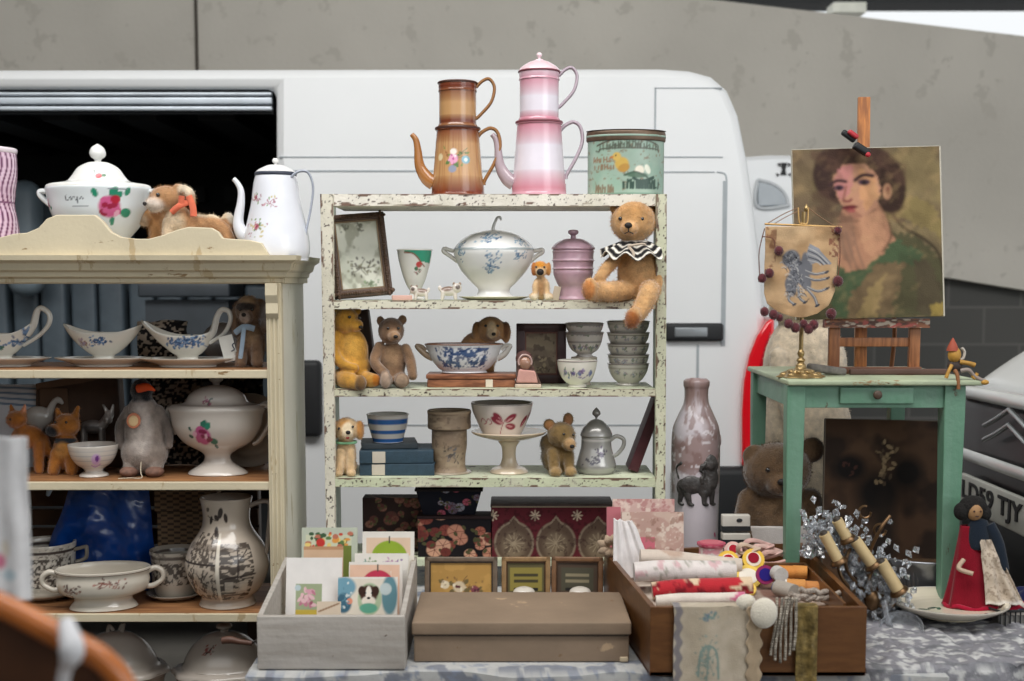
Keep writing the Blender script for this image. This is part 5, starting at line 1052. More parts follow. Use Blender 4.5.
t = T('china_mug', 'white china mug showing only its handle beside the white cloth', 'mug', 10, 3.36, D3+.0); A = None
t.part('mug', M().lathe([(0, 0), (13, 0), (14, 2), (14, 40), (13, 41), (12, 38), (0, 6)], 50, off=(0, 0, 56)), CM('#b8b6b2')); t.part('handle', M().tube([(13, 0, 90), (20, 0, 92), (22, 0, 80), (20, 0, 68), (13, 0, 66)], 2, 9), CM('#b8b6b2'))
t.part('stacked_cup', M().lathe([(0, 0), (16, 0), (17, 2), (18, 54), (17, 55.8), (0, 55.8)], 50), CM('#8d8780'))
# slatted crate behind shelf three
t = Thing('slatted_crate', 'dark slatted wooden crate standing behind the blue carrier bag', 'crate', (X(40, 3.62, 1), 3.62, 0))
for i in range(7): t.part('slat', M().box(-.32, .62, 0, .02, .70+i*.055, .745+i*.055), mat('#4a3423', rough=.8, var=.2, vs=15), smooth=False)
t.part('post', M().box(-.33, -.29, .02, .05, 0, 1.1), mat('#3a2819'), smooth=False); t.part('post', M().box(.58, .62, .02, .05, 0, 1.1), mat('#3a2819'), smooth=False)
t = T('cloth_bundle', 'black coat bundle behind the footed rose tureen and dresser shelves', 'cloth', 60, 3.7, .0) if False else None
# lower tureens
zl = .39
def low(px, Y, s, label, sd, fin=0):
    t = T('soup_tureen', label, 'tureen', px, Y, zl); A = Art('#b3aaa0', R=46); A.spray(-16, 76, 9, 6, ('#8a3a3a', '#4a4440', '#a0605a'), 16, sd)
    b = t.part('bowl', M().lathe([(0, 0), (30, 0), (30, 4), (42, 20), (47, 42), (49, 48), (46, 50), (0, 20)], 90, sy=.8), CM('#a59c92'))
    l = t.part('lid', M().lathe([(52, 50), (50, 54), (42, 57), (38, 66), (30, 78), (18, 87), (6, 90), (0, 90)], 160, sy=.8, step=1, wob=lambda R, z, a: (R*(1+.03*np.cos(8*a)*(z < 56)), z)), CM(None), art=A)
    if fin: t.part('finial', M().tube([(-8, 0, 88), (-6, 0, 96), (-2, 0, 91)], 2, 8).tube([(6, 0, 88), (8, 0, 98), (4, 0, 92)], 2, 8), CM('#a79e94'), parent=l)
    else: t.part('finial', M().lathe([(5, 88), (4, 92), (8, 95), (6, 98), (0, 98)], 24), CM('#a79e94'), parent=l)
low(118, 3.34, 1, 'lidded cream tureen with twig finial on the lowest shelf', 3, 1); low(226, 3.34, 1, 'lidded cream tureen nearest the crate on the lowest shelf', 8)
t = T('corkscrew', 'old tool with brown turned wooden handle poking out beside the white crate', 'tool', 238, 2.78, TZ+.008)
t.part('handle', M().tube([(-16, 0, 5), (-8, 0, 6), (2, 0, 4), (14, 0, 2.5)], [3.5, 4, 3, 2.5], 10), mat('#5a3a2c', rough=.5)); t.part('shaft', M().tube([(12, 0, 2), (15, 14, 1), (17, 34, 0)], 1.2, 8), mat('#3c3532', metal=.7, rough=.5))

# ================================================================== near foreground: cloth and bentwood chair
A = Art('#efeff0'); A.E(-2, 72, 12, 14, '#d8487c', al=.8, soft=.6).E(16, 46, 12, 10, '#7fb4c4', al=.5, soft=.8).E(10, 95, 8, 16, '#d8c08a', al=.4, soft=.9).E(-16, 52, 10, 10, '#7fb46a', al=.5, soft=.8)
def hang(a, b): return (a-.5)*110+(vn(b*2, 3+b, 2)-.5)*6, np.sin(a*14+b)*3+(vn(a*4, b*4, 2)-.5)*6, b*300
Yc = 1.5; u_ = U(Yc, 1.3)
solo('embroidered_cloth', 'white cloth with pink flower hanging blurred at near frame edge', 'cloth', M().grid(hang, 50, 120), mat(None, **CLOTH), (X(-2, Yc, 1.3), Yc, Z(600, Yc)), u_*.55, art=A, solid=2)
t = Thing('bentwood_chair', 'blurred orange bentwood chair back with a white tie, nearest of all', 'chair', (X(10, 1.15, 1.2), 1.15, 0), 1.)
bw = mat('#b5672a', rough=.35, coat=.4, var=.1, vs=8)
def chp(px, py, Y): a = W(px, py, Y); return (a[0]-t.o.location.x, Y-1.15, a[2])
arc = [chp(-170, 720, 1.15), chp(-120, 620, 1.15), chp(-50, 590, 1.15), chp(0, 605, 1.15), chp(60, 636, 1.15), chp(105, 662, 1.15), chp(130, 700, 1.15), chp(138, 760, 1.15)]
t.part('back_hoop', M().tube(arc+[chp(142, 900, 1.13), chp(140, 1100, 1.1)], .0115, 16), bw)
t.part('back_panel', M().prism([(a[0], a[2]) for a in [chp(-150, 900, 1.16), chp(-150, 680, 1.16), chp(-110, 630, 1.16), chp(-50, 600, 1.16), chp(0, 617, 1.16), chp(58, 648, 1.16), chp(98, 674, 1.16), chp(118, 710, 1.16), chp(124, 900, 1.16)]], .02, .03), mat('#4a2c18', rough=.5, var=.25, vs=9))
t.part('cloth_tie', M().tube([chp(66, 622, 1.13), chp(72, 650, 1.11), chp(66, 668, 1.12), chp(60, 700, 1.13), chp(54, 760, 1.13)], [.007, .011, .006, .006, .005], 12), mat('#cfcfd2', **CLOTH), label='white knotted tie')
t.part('seat', M().lathe([(0, .42), (.2, .42), (.21, .44), (.2, .46), (0, .46)], 40, off=(-.04, -.22, 0)), bw)
for x, y in ((-.2, -.05), (.12, -.05), (-.2, -.38), (.12, -.38)): t.part('leg', M().tube([(x, y, .42), (x*1.1, y, .21), (x*1.2, y, 0)], .016, 10), bw)
# ================================================================== green table and what it carries
GY, GYB = 3.05, 3.57
gt = Thing('painted_table', 'small pale green painted side table with one drawer, worn edges', 'table', (0, GY, 0))
gz = Z(380, GY)
gp = mat('#709580', rough=.5, coat=.1, var=.1, vs=9, bump=.25, bs=90, grain=('#628c74', (1, 1, .12), 30.), chips=[('#5b4f3d', .66, 30, (1, 1, .4))])
gpt = mat('#a9b496', rough=.5, var=.1, vs=9, bump=.25, bs=90, chips=[('#8f7350', .60, 14, (.5, 1, 1)), ('#4d3f2e', .66, 40, (.5, 1, 1))])
gx = lambda a, z=gz, Y=GY: X(a, Y, z)
gt.part('tabletop', M().rbox(gx(787), gx(983), -.01, GYB-GY, gz-.013, gz, .004), gpt)
gt.part('apron', M().box(gx(800), gx(952), .012, .03, gz-.068, gz-.013).box(gx(793), gx(799), .03, .47, gz-.068, gz-.013).box(gx(956), gx(962), .03, .47, gz-.068, gz-.013).box(gx(800), gx(955), .47, .488, gz-.068, gz-.013), gp, bevel=.001, smooth=False)
dw = gt.part('drawer', M().rbox(gx(841), gx(915), .004, .2, gz-.058, gz-.018, .003), gp)
gt.part('knob', M().lathe([(0, 0), (.005, 0), (.004, .006), (.0105, .012), (.009, .019), (0, .021)], 24, rot=(90, 0, 0), off=(gx(877), .005, gz-.035)), mat('#4b3a2e', rough=.5), parent=dw)
def leg(px0, px1, y0, bx):
    a, b = gx(px0), gx(px1); w_ = b-a; zb = TZ+.003
    v = []
    for z_, s_ in ((zb, .72), (gz-.08, 1.), (gz-.013, 1.)):
        c = (a+b)/2
        for dx, dy in ((-1, -1), (1, -1), (1, 1), (-1, 1)): v.append((c+dx*w_/2*s_, y0+w_/2+dy*w_/2*s_, z_))
    f = [(3, 2, 1, 0), (8, 9, 10, 11)]+[(k*4+i, k*4+(i+1) % 4, k*4+4+(i+1) % 4, k*4+4+i) for k in (0, 1) for i in range(4)]
    gt.part('leg', M().add(np.array(v), f), gp, bevel=.002, smooth=False)
leg(788, 806, .004, 0); leg(946, 967, .004, 0)
leg(789, 805, .455, 0); leg(948, 965, .455, 0)
GT = gz
# ---- easel and portrait
EY = 3.27
ez = T('easel', 'small wooden table easel with a paint stained ledge', 'easel', 870, EY, GT)
ew = mat('#a2683e', rough=.5, grain=('#7b4a2a', (10, 10, 1.2), 12.), var=.1); ewd = mat('#6d4630', rough=.55, var=.12)
ez.part('leg', M().rbox(-42, -31, -2, 4, 0, 50, .8), ew); ez.part('leg', M().rbox(38, 49, -2, 4, 0, 50, .8), ew); ez.part('rear_leg', M().tube([(0, 24, 108), (30, 28, 60), (30, 30, 1)], 2.4, 8), ew)
ez.part('crossbar', M().rbox(-34, 42, 0, 3, 27, 36, .6), ew); ez.part('base_bar', M().rbox(-46, 50, -6, 2, 0, 7, .8), ewd)
lg = Art('#8d5a40'); lg.N('#5a3a30', .1, .4, .5, 3).N('#b9a89a', .15, .5, .62, 5).N('#a8524a', .12, .3, .64, 8)
ez.part('ledge', M().slab(104, 9, 10, 100, 12, off=(4, -8, 46)), mat(None, rough=.6), art=lg)
ez.part('post', M().rbox(-12, 0, 12, 17, 6, 276, .6, rot=(-2, 0, 0)), mat('#c07a3c', rough=.45, grain=('#8a5228', (10, 10, 1.2), 12.)))
# portrait
PW, PH = 147, 170
A = Art('#6d5f48')
def Q(px, py): return ((px-869.5), (318-py))
def q_(pts): return [Q(*p) for p in pts]
A.N('#94835a', .02, .03, .5, 3, .9, .3).N('#5f5140', .03, .02, .55, 6, .8, .2)
A.P(q_([(792, 150), (822, 150), (812, 200), (806, 240), (793, 240)]), '#6f5d4a', .6, 8)
A.P(q_([(890, 200), (915, 196), (940, 210), (946, 240), (930, 232), (905, 222), (885, 222)]), '#86764a', .7, 10).P(q_([(900, 150), (938, 148), (942, 190), (905, 192)]), '#7b6c4c', .8, 8)
A.P(q_([(893, 232), (920, 238), (938, 256), (950, 300), (950, 320), (800, 320), (822, 278), (848, 262), (870, 244)]), '#4f4c36', 1, 8)
A.P(q_([(840, 262), (858, 250), (890, 236), (925, 256), (915, 268), (880, 262), (858, 285), (845, 318), (832, 318), (832, 280)]), '#47583e', .9, 8)
A.P(q_([(845, 318), (852, 292), (876, 266), (905, 262), (900, 285), (890, 318)]), '#6f5c44', .9, 8).P(q_([(855, 318), (868, 290), (888, 272), (880, 300), (876, 318)]), '#8f7a52', .8, 6)
A.P(q_([(915, 262), (930, 262), (942, 290), (944, 316), (918, 318)]), '#4f4636', .9, 6).P(q_([(930, 306), (947, 304), (949, 318), (930, 318)]), '#a08a4a', .8, 3)
# neck and chest
A.P(q_([(846, 208), (884, 204), (890, 226), (896, 240), (884, 254), (868, 268), (850, 272), (838, 262), (832, 240), (842, 226)]), '#a97c62', 1, 4)
A.P(q_([(862, 214), (882, 212), (888, 240), (872, 258), (862, 240)]), '#b98a6c', .9, 5).P(q_([(842, 214), (856, 216), (854, 262), (842, 256), (836, 240)]), '#8c6a56', .8, 5)
for x in (842, 848, 855): A.L(q_([(x, 232), (x+4, 250), (x+10, 268)]), 1.2, '#7d6152', .6)
A.L(q_([(893, 212), (905, 228), (925, 240), (940, 256), (947, 290)]), 1.6, '#3c3426', .9).L(q_([(889, 216), (893, 236), (884, 252)]), 1.1, '#5b4434', .8)
# hair
A.E(*Q(861, 176), 45, 30, '#33241f', soft=.12).E(*Q(832, 172), 15, 24, '#3a2a26', soft=.2).E(*Q(894, 190), 15, 26, '#35251f', soft=.2).E(*Q(858, 158), 34, 14, '#433029', soft=.2).N('#5a4236', .06, .12, .6, 7, .5, .1, reg=(-55, 40, 95, 168))
# face
A.P(q_([(838, 172), (848, 164), (868, 164), (881, 176), (884, 192), (880, 205), (866, 217), (854, 217), (846, 208), (840, 196), (836, 184)]), '#b5866c', 1, 3)
A.P(q_([(840, 168), (856, 164), (858, 178), (850, 196), (842, 198), (837, 184)]), '#b97a78', .8, 3).P(q_([(863, 168), (878, 178), (882, 196), (868, 212), (862, 192)]), '#c9966c', .8, 4).P(q_([(846, 206), (860, 212), (866, 216), (856, 218), (848, 212)]), '#8f6252', .8, 2)
A.E(*Q(890, 192), 4.5, 8, '#b5886a').E(*Q(891, 191), 2.2, 4.5, '#8a5a48')
A.L(q_([(833, 184), (840, 180), (849, 181)]), 1.6, '#3c2a2c').L(q_([(858, 180), (866, 175), (876, 176)]), 1.8, '#3a282a').E(*Q(842, 187), 5, 3, '#4a3440').E(*Q(867, 182), 6.2, 3.2, '#4a3440').E(*Q(842, 187.5), 2, 1.7, '#1d1618').E(*Q(867, 182.5), 2.3, 2, '#1d1618')
A.L(q_([(849, 186), (847, 195), (846, 199)]), 1.1, '#8a5a4e').L(q_([(846, 200), (851, 201), (854, 199)]), 1.3, '#7a4440').E(*Q(852, 207), 7.5, 2.6, '#7c3436', 5).L(q_([(845, 207), (852, 206.4), (860, 206.5)]), .8, '#4f2226').E(*Q(854, 210.5), 4.5, 1.5, '#9b5450')
A.V(lambda u, v, p: (fbm(u*.12+v*.05, v*.07, 31)-.42)/.3, '#2a2018', .28).V(lambda u, v, p: (fbm(u*.1-v*.06, v*.1, 37)-.55)/.25, '#c9a878', .16)
pt = T('portrait_canvas', 'oil painting of a dark haired woman in green on the easel', 'painting', 870, EY-.035, Z(318, EY-.035), rx=-5, ry=-1.5)
A.blur = 1.7
pt.part('canvas', M().slab(PW, PH, 5, 230, 260), mat(None, rough=.7, var=.03, bump=.3, bs=250, spec=.15), art=A)
pt.part('canvas_edge', M().box(-PW/2-.4, -PW/2, -.1, 5, 0, PH).box(PW/2, PW/2+1.4, -.3, 5, 0, PH).box(-PW/2, PW/2, 0, 5, PH, PH+.6), mat('#bdb7a8', **CLOTH), smooth=False)
# red and black clamp
t = T('clamp', 'red and black clamp gripping the top of the painting', 'clamp', 857, EY-.03, Z(150, EY-.03))
t.part('jaw', M().rbox(-9, 8, -5, 5, -4, 3, 2, rot=(0, 32, 0), off=(5, 0, 1)), mat('#191a1c', rough=.5)); t.part('handle', M().rbox(-11, 5, -3, 3, -3, 3, 2, rot=(0, 35, 0), off=(-6, 1, 12)), mat('#16181a', rough=.5)); t.part('grip', M().rbox(-6, 6, -4, 4, -2.4, 2.4, 2, rot=(0, 35, 0), off=(-5, -2, 15)), mat('#b8303a', rough=.5), label='red grip'); t.part('tip', M().ball((10, -4, -5), 2.6), mat('#b8303a', rough=.5))
# ---- brass stand with banner
BY = 3.14
br_ = mat('#a38a5e', rough=.35, metal=.7, var=.12, vs=60); brd = mat('#c9a268', rough=.35, metal=.6)
t = T('banner_stand', 'brass banner stand with an ornate footed base and crossbar', 'stand', 800.5, BY, GT)
bs_ = M().lathe([(0, 0), (21, 0), (21, 2), (16, 4), (13, 5), (10, 8), (6, 9), (4.5, 13), (3, 15), (4.5, 17), (2.2, 20), (0, 20)], 60, wob=lambda R, z, a: (R*(1+.10*np.cos(a*8)*(z < 9)), z)); 
for i in range(8):
    an = i*pi/4; bs_.ball((17*cos(an), 17*sin(an), 3), (4.2, 4.2, 2.6), nu=10, nv=7); bs_.ball((11*cos(an+.4), 11*sin(an+.4), 6), (3, 3, 2), nu=10, nv=7)
t.part('base', bs_, br_); t.part('pole', M().tube([(0, 0, 18), (0, 0, 164)], 2.2, 12).lathe([(2, 20), (3.6, 24), (2, 28)], 20).lathe([(0, 164), (2.2, 165), (2.6, 168), (0, 172)], 14, off=(2.5, 0, 0)), br_)
t.part('crossbar', M().tube([(-39, -3, 152), (37, -3, 149)], 1, 8, smooth=0), brd); t.part('hook', M().tube([(-6, -2, 168), (-5, -3, 154), (-2, -3, 152.5), (3, -3, 153), (4, -2, 168)], .8, 8), brd)
t.part('cord', M().tube([(-37, -3, 152), (-20, -3, 162), (-6, -2, 168)], .45, 6).tube([(-30, -3, 152), (-16, -3, 160), (-5, -2, 165)], .4, 6).tube([(4, -2, 168), (14, -3, 160), (30, -3, 150)], .45, 6), mat('#8a6a52', **CLOTH))
bn = T('fabric_banner', 'small beige banner with a grey winged beast and dark red pompoms', 'banner', 799.5, BY-.012, GT)
outl = [(-37, 150), (-37, 84), (-34, 74), (-24, 66), (-10, 61), (4, 60), (16, 64), (26, 72), (33, 86), (37, 149)]
A = Art('#b7956f'); A.N('#c9ab86', .05, .05, .5, 3, .8, .3).N('#8f7252', .04, .1, .62, 6, .5, .2).N('#6f4230', .2, .2, .6, 12, .7, .1, reg=(-40, -26, 110, 150)).N('#6f3230', .3, .3, .5, 12, .7, .1, reg=(26, 40, 120, 150))
G = ('#6f7076', '#8d8e94', '#43444b', '#b4b2b0')
g_ = random.Random(9)
A.E(-11, 118, 9, 9, G[0], 20).E(-5, 104, 8, 14, G[0], -25).E(-11, 92, 6, 10, G[0], 10).E(3, 97, 6, 10, G[0], 25).E(5, 113, 5, 12, G[0], 10)
A.P([(4, 122), (7, 133), (15, 129), (29, 113), (21, 112), (14, 115), (9, 112)], G[1])
for k in range(5): A.L([(6, 129-k*3), (15, 124-k*2.4), (26-k*2, 113.5-k*.4)], .45, G[2] if k % 2 else G[3])
for (x0, y0, x1, y1, x2, y2) in ((4, 106, 13, 103, 24, 105), (4, 100, 14, 97, 25, 99), (6, 90, 16, 86, 25, 89), (6, 88, 13, 80, 16, 72), (-10, 86, -13, 78, -7, 73), (-3, 90, -2, 80, 4, 75)):
    A.L([(x0, y0), (x1, y1), (x2, y2)], 1.3, G[0]).L([(x0, y0+.8), (x1, y1+.8), (x2, y2+.5)], .4, G[3]); A.E(x2, y2, 2.6, 1.1, G[2], 30)
for i in range(150):
    t_ = g_.random(); cx_ = -12+16*t_*g_.random()+g_.gauss(0, 3.6); cy_ = 122-42*t_+g_.gauss(0, 3); a_ = g_.uniform(-70, 70)
    A.L([(cx_-2*cos(radians(a_)), cy_-2*sin(radians(a_))), (cx_, cy_+1), (cx_+2*cos(radians(a_)), cy_+2*sin(radians(a_)))], .38, G[g_.choice((1, 2, 2, 3))], .85)
A.E(-6, 119, 1.1, .9, '#1c1c20').L([(-4, 116), (0, 114), (-3, 112)], .5, G[2])
m = M(); 
def bfn(a, b):
    z = 150-b*90; xl = np.interp(z, [60, 61, 66, 74, 84, 150], [2, -10, -24, -34, -37, -37]); xr = np.interp(z, [60, 64, 72, 86, 149], [4, 16, 26, 33, 37])
    x = xl+(xr-xl)*a; return x, -2+np.sin(x*.16+1)*1.8*(.4+b)+(vn(x*.08, z*.08, 4)-.5)*3, z
bc = bn.part('cloth', m.grid(bfn, 90, 110), mat(None, **CLOTH), art=A, solid=.7)
for q__ in ([(-38, -3, 148), (-43, -3, 125), (-42, -3, 100)], [(36, -3, 148), (37, -3, 120), (35, -3, 96)], [(-40, -3, 140), (-30, -5, 138), (-28, -5, 130)]): bn.part('side_fringe', M().tube(q__, .5, 6), mat('#6b4436', **CLOTH))
for i, (x, y, r) in enumerate([(-24, 126, 4.6), (-40, 99, 4.4), (-33, 104, 4.6), (35, 96, 5.2), (29, 64, 5.2), (-37, 66, 4.4), (-28, 63, 4.8), (-13, 54, 4.6), (-6, 50, 4.8), (7, 49, 5), (12, 53, 4.8), (30, 62, 3.6), (2, 54, 4), (34, 146, 3.6), (-22, 60, 3.6)]):
    pm_ = M().ball((x, -5, y), (r, r*.9, r*1.05)); 
    for k in range(46): 
        d = np.array([g_.gauss(0, 1) for _ in range(3)]); d /= np.linalg.norm(d); c0 = np.array((x, -5, y)); pm_.add([c0+d*r*.8+(.5, 0, 0), c0+d*r*.8-(.5, 0, 0), c0+d*r*1.35], [(0, 1, 2)])
    bn.part('pompom', pm_, mat('#571c24', rough=.95, sheen=.4, var=.2, vs=90), parent=bc)
# little tumbling clown figure on the table edge
t = T('wooden_acrobat', 'little old jointed figure with a red cap perched on the green table corner', 'figurine', 952, 3.06, GT)
ya = mat('#b98a3a', rough=.6, var=.15, vs=60)
t.part('head', M().ball((1, -2, 25), (6.5, 6, 8)), ya); t.part('cap', M().lathe([(6, 29), (4.5, 34), (1, 41), (0, 42)], 16, off=(-1, -2, 0)), mat('#a04a34', rough=.7))
t.part('ear', M().tube([(8, -2, 32), (11, -2, 28), (10, -2, 22), (7, -2, 20)], 1.4, 7), mat('#b9b2a8', rough=.5))
t.part('body', M().ball((2, -1, 14), (7.5, 5, 6.5)), mat('#3b2f2b', rough=.7)); t.part('arm', M().tube([(6, -4, 18), (13, -6, 17), (20, -6, 15)], [2.4, 2.2, 2.6], 8), ya)
t.part('arm', M().tube([(-2, -4, 15), (-6, -6, 8), (-8, -6, 2)], [2, 1.8, 2], 8), ya)
t.part('leg', M().tube([(1, -4, 10), (3, -7, 4), (4, -8, -9)], [2.2, 2, 1.8], 8), mat('#8a5a34', rough=.6)); t.part('leg', M().tube([(7, -4, 9), (14, -6, 10), (20, -6, 4), (29, -7, -1)], [2.4, 2.2, 2, 2.2], 8), mat('#8d8078', rough=.5))
t.part('hand', M().tube([(18, -6, 6), (20, -6, 2), (23, -6, 7)], 1.8, 7), ya); t.part('shoe', M().ball((30, -8, -2), (4, 3, 2.6)), ya)
t = T('stone_slab', 'flat grey weathered strip lying under the easel', 'strip', 830, 3.22, GT); t.part('strip', M().rbox(-24, 16, -5, 7, 0, 8, 3, rot=(0, 8, 12), off=(0, 0, 1)), mat('#77726c', rough=.9, var=.2, vs=60))
t.part('rod', M().rbox(20, 118, 0, 6, 0, 6, 1.5), mat('#5a4238', rough=.7, var=.1))

# ================================================================== under and around the green table
TB = TZ+.006
# pink stoneware bottle with lion relief
t = T('stoneware_bottle', 'tall pinkish white stoneware bottle with a grey lion in relief', 'bottle', 694, 3.42, TB)
hb = Z(380, 3.42)-TB; t.u = hb/213.
A = Art('#d5ccd2', R=24.5); A.N('#a48884', .05, .03, .5, 4, .85, .12, reg=(-90, 90, 95, 215)).N('#8f716c', .12, .09, .60, 8, .7, .1, reg=(-90, 90, 105, 215)).N('#e9e2e6', .2, .2, .68, 9, .8, .05, reg=(-90, 90, 100, 190)).band(192, 214, '#8d6e66', 12, .6)
for i, y in enumerate((12, 20, 27, 34, 44, 52)): A.E(19, y, 1.5, 3, '#b8326a', 20)
b = t.part('body', M().lathe([(0, 0), (22, 0), (23.5, 2), (24, 8), (24.5, 60), (25.4, 120), (25.4, 148), (23.8, 164), (18, 178), (13.6, 188), (12.4, 196), (12.6, 204), (13.6, 207), (13.6, 212), (12.6, 213), (9.5, 213), (9, 190), (0, 180)], 150, step=1.3), mat(None, rough=.3, coat=.4, var=.04), art=A)
lion = mat('#45413f', rough=.45, coat=.3, var=.25, vs=60, bump=.6, bs=120); m = M()
def onb(x, z, dy=0): return (x, -math.sqrt(max(1, 24.6**2-x*x))-dy, z)
for (x, z, rx_, rz_) in ((11, 126, 9.5, 12), (11, 112, 10, 15), (6, 104, 9, 12), (-6, 106, 14, 10), (-15, 103, 7.5, 9)): m.ball(onb(x, z), (rx_, 3.4, rz_))
for x, z0, x1 in ((-16, 100, -18), (-11, 96, -9), (6, 98, 6), (14, 98, 14)): limb(m, [onb(x, z0), onb(x1, 87)], [4, 2.8]); m.ball(onb(x1+2, 85), (3.4, 2.4, 2))
limb(m, [onb(-19, 112), onb(-21, 122), onb(-17, 128)], [1.6, 1.6, 2.2])
for i in range(46): q_r = .55+.45*((i*7) % 5)/4; an = i/46*6.28*3; m.ball(onb(10.5+9*q_r*cos(an), 117+17*q_r*sin(an), 1.6), (2., 2.4, 2.6), nu=8, nv=6)
m.ball(onb(12, 127, 3), (4.6, 2.6, 6)); V, Fs = fuse(m, .8, 2); rl = t.part('lion_relief', (V, Fs), lion, parent=b)
t.part('glaze_patch', M().ball((25, -3, 150), (1, 6, 6)), mat('#b9a9a6', rough=.4), parent=b)
# brown bear under the table
t = T('teddy_bear', 'big brown old teddy bear with white shorts sitting behind the table leg', 'teddy bear', 778, 3.30, TB); m = M()
hh = 0
m.ball((-2, 4, 74), (34, 26, 34)); m.ball((-2, 2, 50), (34, 26, 30)); m.ball((-4, -4, 122), (34, 28, 28)); m.ball((-4, -26, 112), (16, 14, 12)); m.ball((-27, -4, 137), (12, 6, 11), (0, -20, 0)); m.ball((31, 0, 142), (13, 6, 13))
limb(m, [(-30, 0, 92), (-36, -4, 66), (-32, -10, 46)], [12, 11, 9]); limb(m, [(30, 0, 92), (38, -4, 66), (36, -10, 46)], [12, 11, 9])
for k in (-1, 1): limb(m, [(k*16, -14, 14), (k*20, -44, 13)], [13, 11])
b = plush(t, m, zones('#5c4630', [((-4, -38, 112), (14, 10, 12), '#6b523a', .5), ((0, -18, 74), (20, 14, 26), '#6d553d', .6)], nz=.2), voxel=1.8, hair=9000, hl=2.8, hw=.25)
nose(t, b, (-6, -40, 116), (5, 3, 3.4)); eyes(t, b, [(-18, -28, 126), (8, -29, 127)], 2.4)
t.part('mouth', M().tube([(-6, -41, 112), (-6, -40, 106)], .6, 6), NOSE, parent=b)
def shorts(a, b): an = a*2*pi; return -2+36.4*np.cos(an), 4+27.6*np.sin(an), 40+b*29+(vn(a*20, b*2, 3)-.5)*2
t.part('shorts', M().grid(shorts, 70, 14), mat('#c7c0bb', **CLOTH), solid=1, parent=b)
# cream plush behind the table
t = T('toy_elephant', 'large worn cream plush animal standing behind the green table', 'soft toy', 800, 3.80, TB); m = M()
m.ball((-6, 0, 246), (30, 26, 22)); m.ball((18, -6, 238), (16, 16, 15)); m.ball((2, 4, 180), (42, 34, 60)); m.ball((4, 4, 120), (46, 36, 60)); m.ball((4, 0, 60), (44, 34, 55)); m.ball((4, 0, 22), (44, 34, 22))
limb(m, [(-30, -20, 196), (-26, -30, 160), (-14, -34, 120)], [9, 8, 7])
b = plush(t, m, zones('#d9c8b0', [((24, -16, 238), (14, 12, 12), '#e2d6c6', .5)], nz=.16), voxel=2.2, hair=6000, hl=2.6, hw=.3)
nose(t, b, (32, -8, 240), (7, 8, 7), mat('#5e5a58', rough=.8)); t.part('inner_ear', M().ball((10, -18, 258), (3, 2, 2)), NOSE, parent=b)
# dark flower painting leaning
A = Art('#4a3526'); A.N('#57402e', .02, .03, .5, 3, .9, .2).N('#1f1713', .04, .04, .56, 5, .8, .2).E(-34, 130, 16, 13, '#17110f', soft=.6).E(24, 126, 16, 16, '#17120f', soft=.8).E(-4, 105, 22, 22, '#16110f', soft=.8).E(2, 60, 12, 40, '#261d17', soft=.9)
g_ = random.Random(5)
for cx_, cy_, n in ((4, 148, 16), (2, 124, 18), (-33, 130, 7)):
    for i in range(n): x, y = cx_+g_.gauss(0, 5), cy_+g_.gauss(0, 5); A.E(x, y, g_.uniform(1.5, 4), g_.uniform(1, 2), ('#7d6a50', '#9a8464', '#574838')[g_.randrange(3)] if cx_ > 0 else '#4b2f28', g_.uniform(0, 180), al=.8)
t = T('flower_painting', 'dark unframed flower painting leaning under the green table', 'painting', 880, 3.22, TB, rx=-4, ry=1.2)
t.part('canvas', M().slab(117, 178, 4, 120, 160), mat(None, rough=.7, var=.05, bump=.06, bs=200, spec=.2), art=A)
t.part('edge', M().box(-59.4, -58.5, -.2, 4, 0, 178).box(58.5, 59.4, -.2, 4, 0, 178).box(-59, 59, -.2, 4, 178, 178.8), mat('#5e5346', rough=.7), smooth=False)

# ---- silver dish, plate, doll
t = T('silver_dish', 'oval metal serving dish with fluted side and handle beside the doll', 'dish', 930, 3.2, TB+.012)
sv = mat('#8f9196', rough=.25, metal=.7, var=.08)
b = t.part('dish', M().lathe([(0, 0), (30, 0), (32, 4), (38, 14), (43, 28), (48, 36), (50, 40), (47, 41), (42, 34), (0, 32)], 120, sy=.75, wob=lambda R, z, a: (R*(1+.014*np.cos(a*60)*((z > 6) & (z < 32))), z)), sv)
t.part('contents', M().lathe([(0, 33), (41, 33), (41, 34.5), (0, 35.5)], 60, sy=.75), mat('#6a5440', rough=.25, coat=.4)); t.part('handle', M().tube([(-44, 0, 38), (-54, 0, 40), (-57, 0, 32), (-50, 0, 22), (-42, 0, 24)], 2.6, 9), sv, parent=b)
t = T('serving_plate', 'large cream plate with green leaves beneath the doll', 'plate', 948, 2.97, TZ+.03)
A = Art('#d6cdb8'); g3 = [(-14, 6, 14, 30), (-24, 0, 14, -4), (-8, 4, 12, 70), (24, -22, 9, 10), (30, -21, 8, 50), (18, -24, 8, 20)]
A.V(lambda u, v, p: (.16*(np.hypot(p[:, 0], p[:, 1])-52)), '#c9c0b0')
for x, y, l, a_ in g3: A.V(lambda u, v, p, x=x, y=y, l=l, a_=a_: (1-np.hypot(((p[:, 0]-x)*cos(radians(a_))+(p[:, 1]-y)*sin(radians(a_)))/(l/2), (-(p[:, 0]-x)*sin(radians(a_))+(p[:, 1]-y)*cos(radians(a_)))/(l*.2)))/.2, '#3d5a4c')
A.V(lambda u, v, p: (1-np.hypot((p[:, 0]+2)/4, (p[:, 1]+28)/1.5))/.3, '#c08a7a')
b = t.part('plate', M().lathe([(0, 0), (30, 0), (32, 1), (44, 5), (54, 10), (58, 13), (58, 14.5), (54, 13), (40, 6), (0, 4.5)], 220, step=.8, smooth=4), CM(None), art=A)
t.part('rim', M().tube([(57.6*cos(a), 57.6*sin(a), 13.8) for a in np.linspace(0, 2*pi, 40, endpoint=False)], .8, 6, closed=True, smooth=2), CM('#8d8f93'), parent=b)
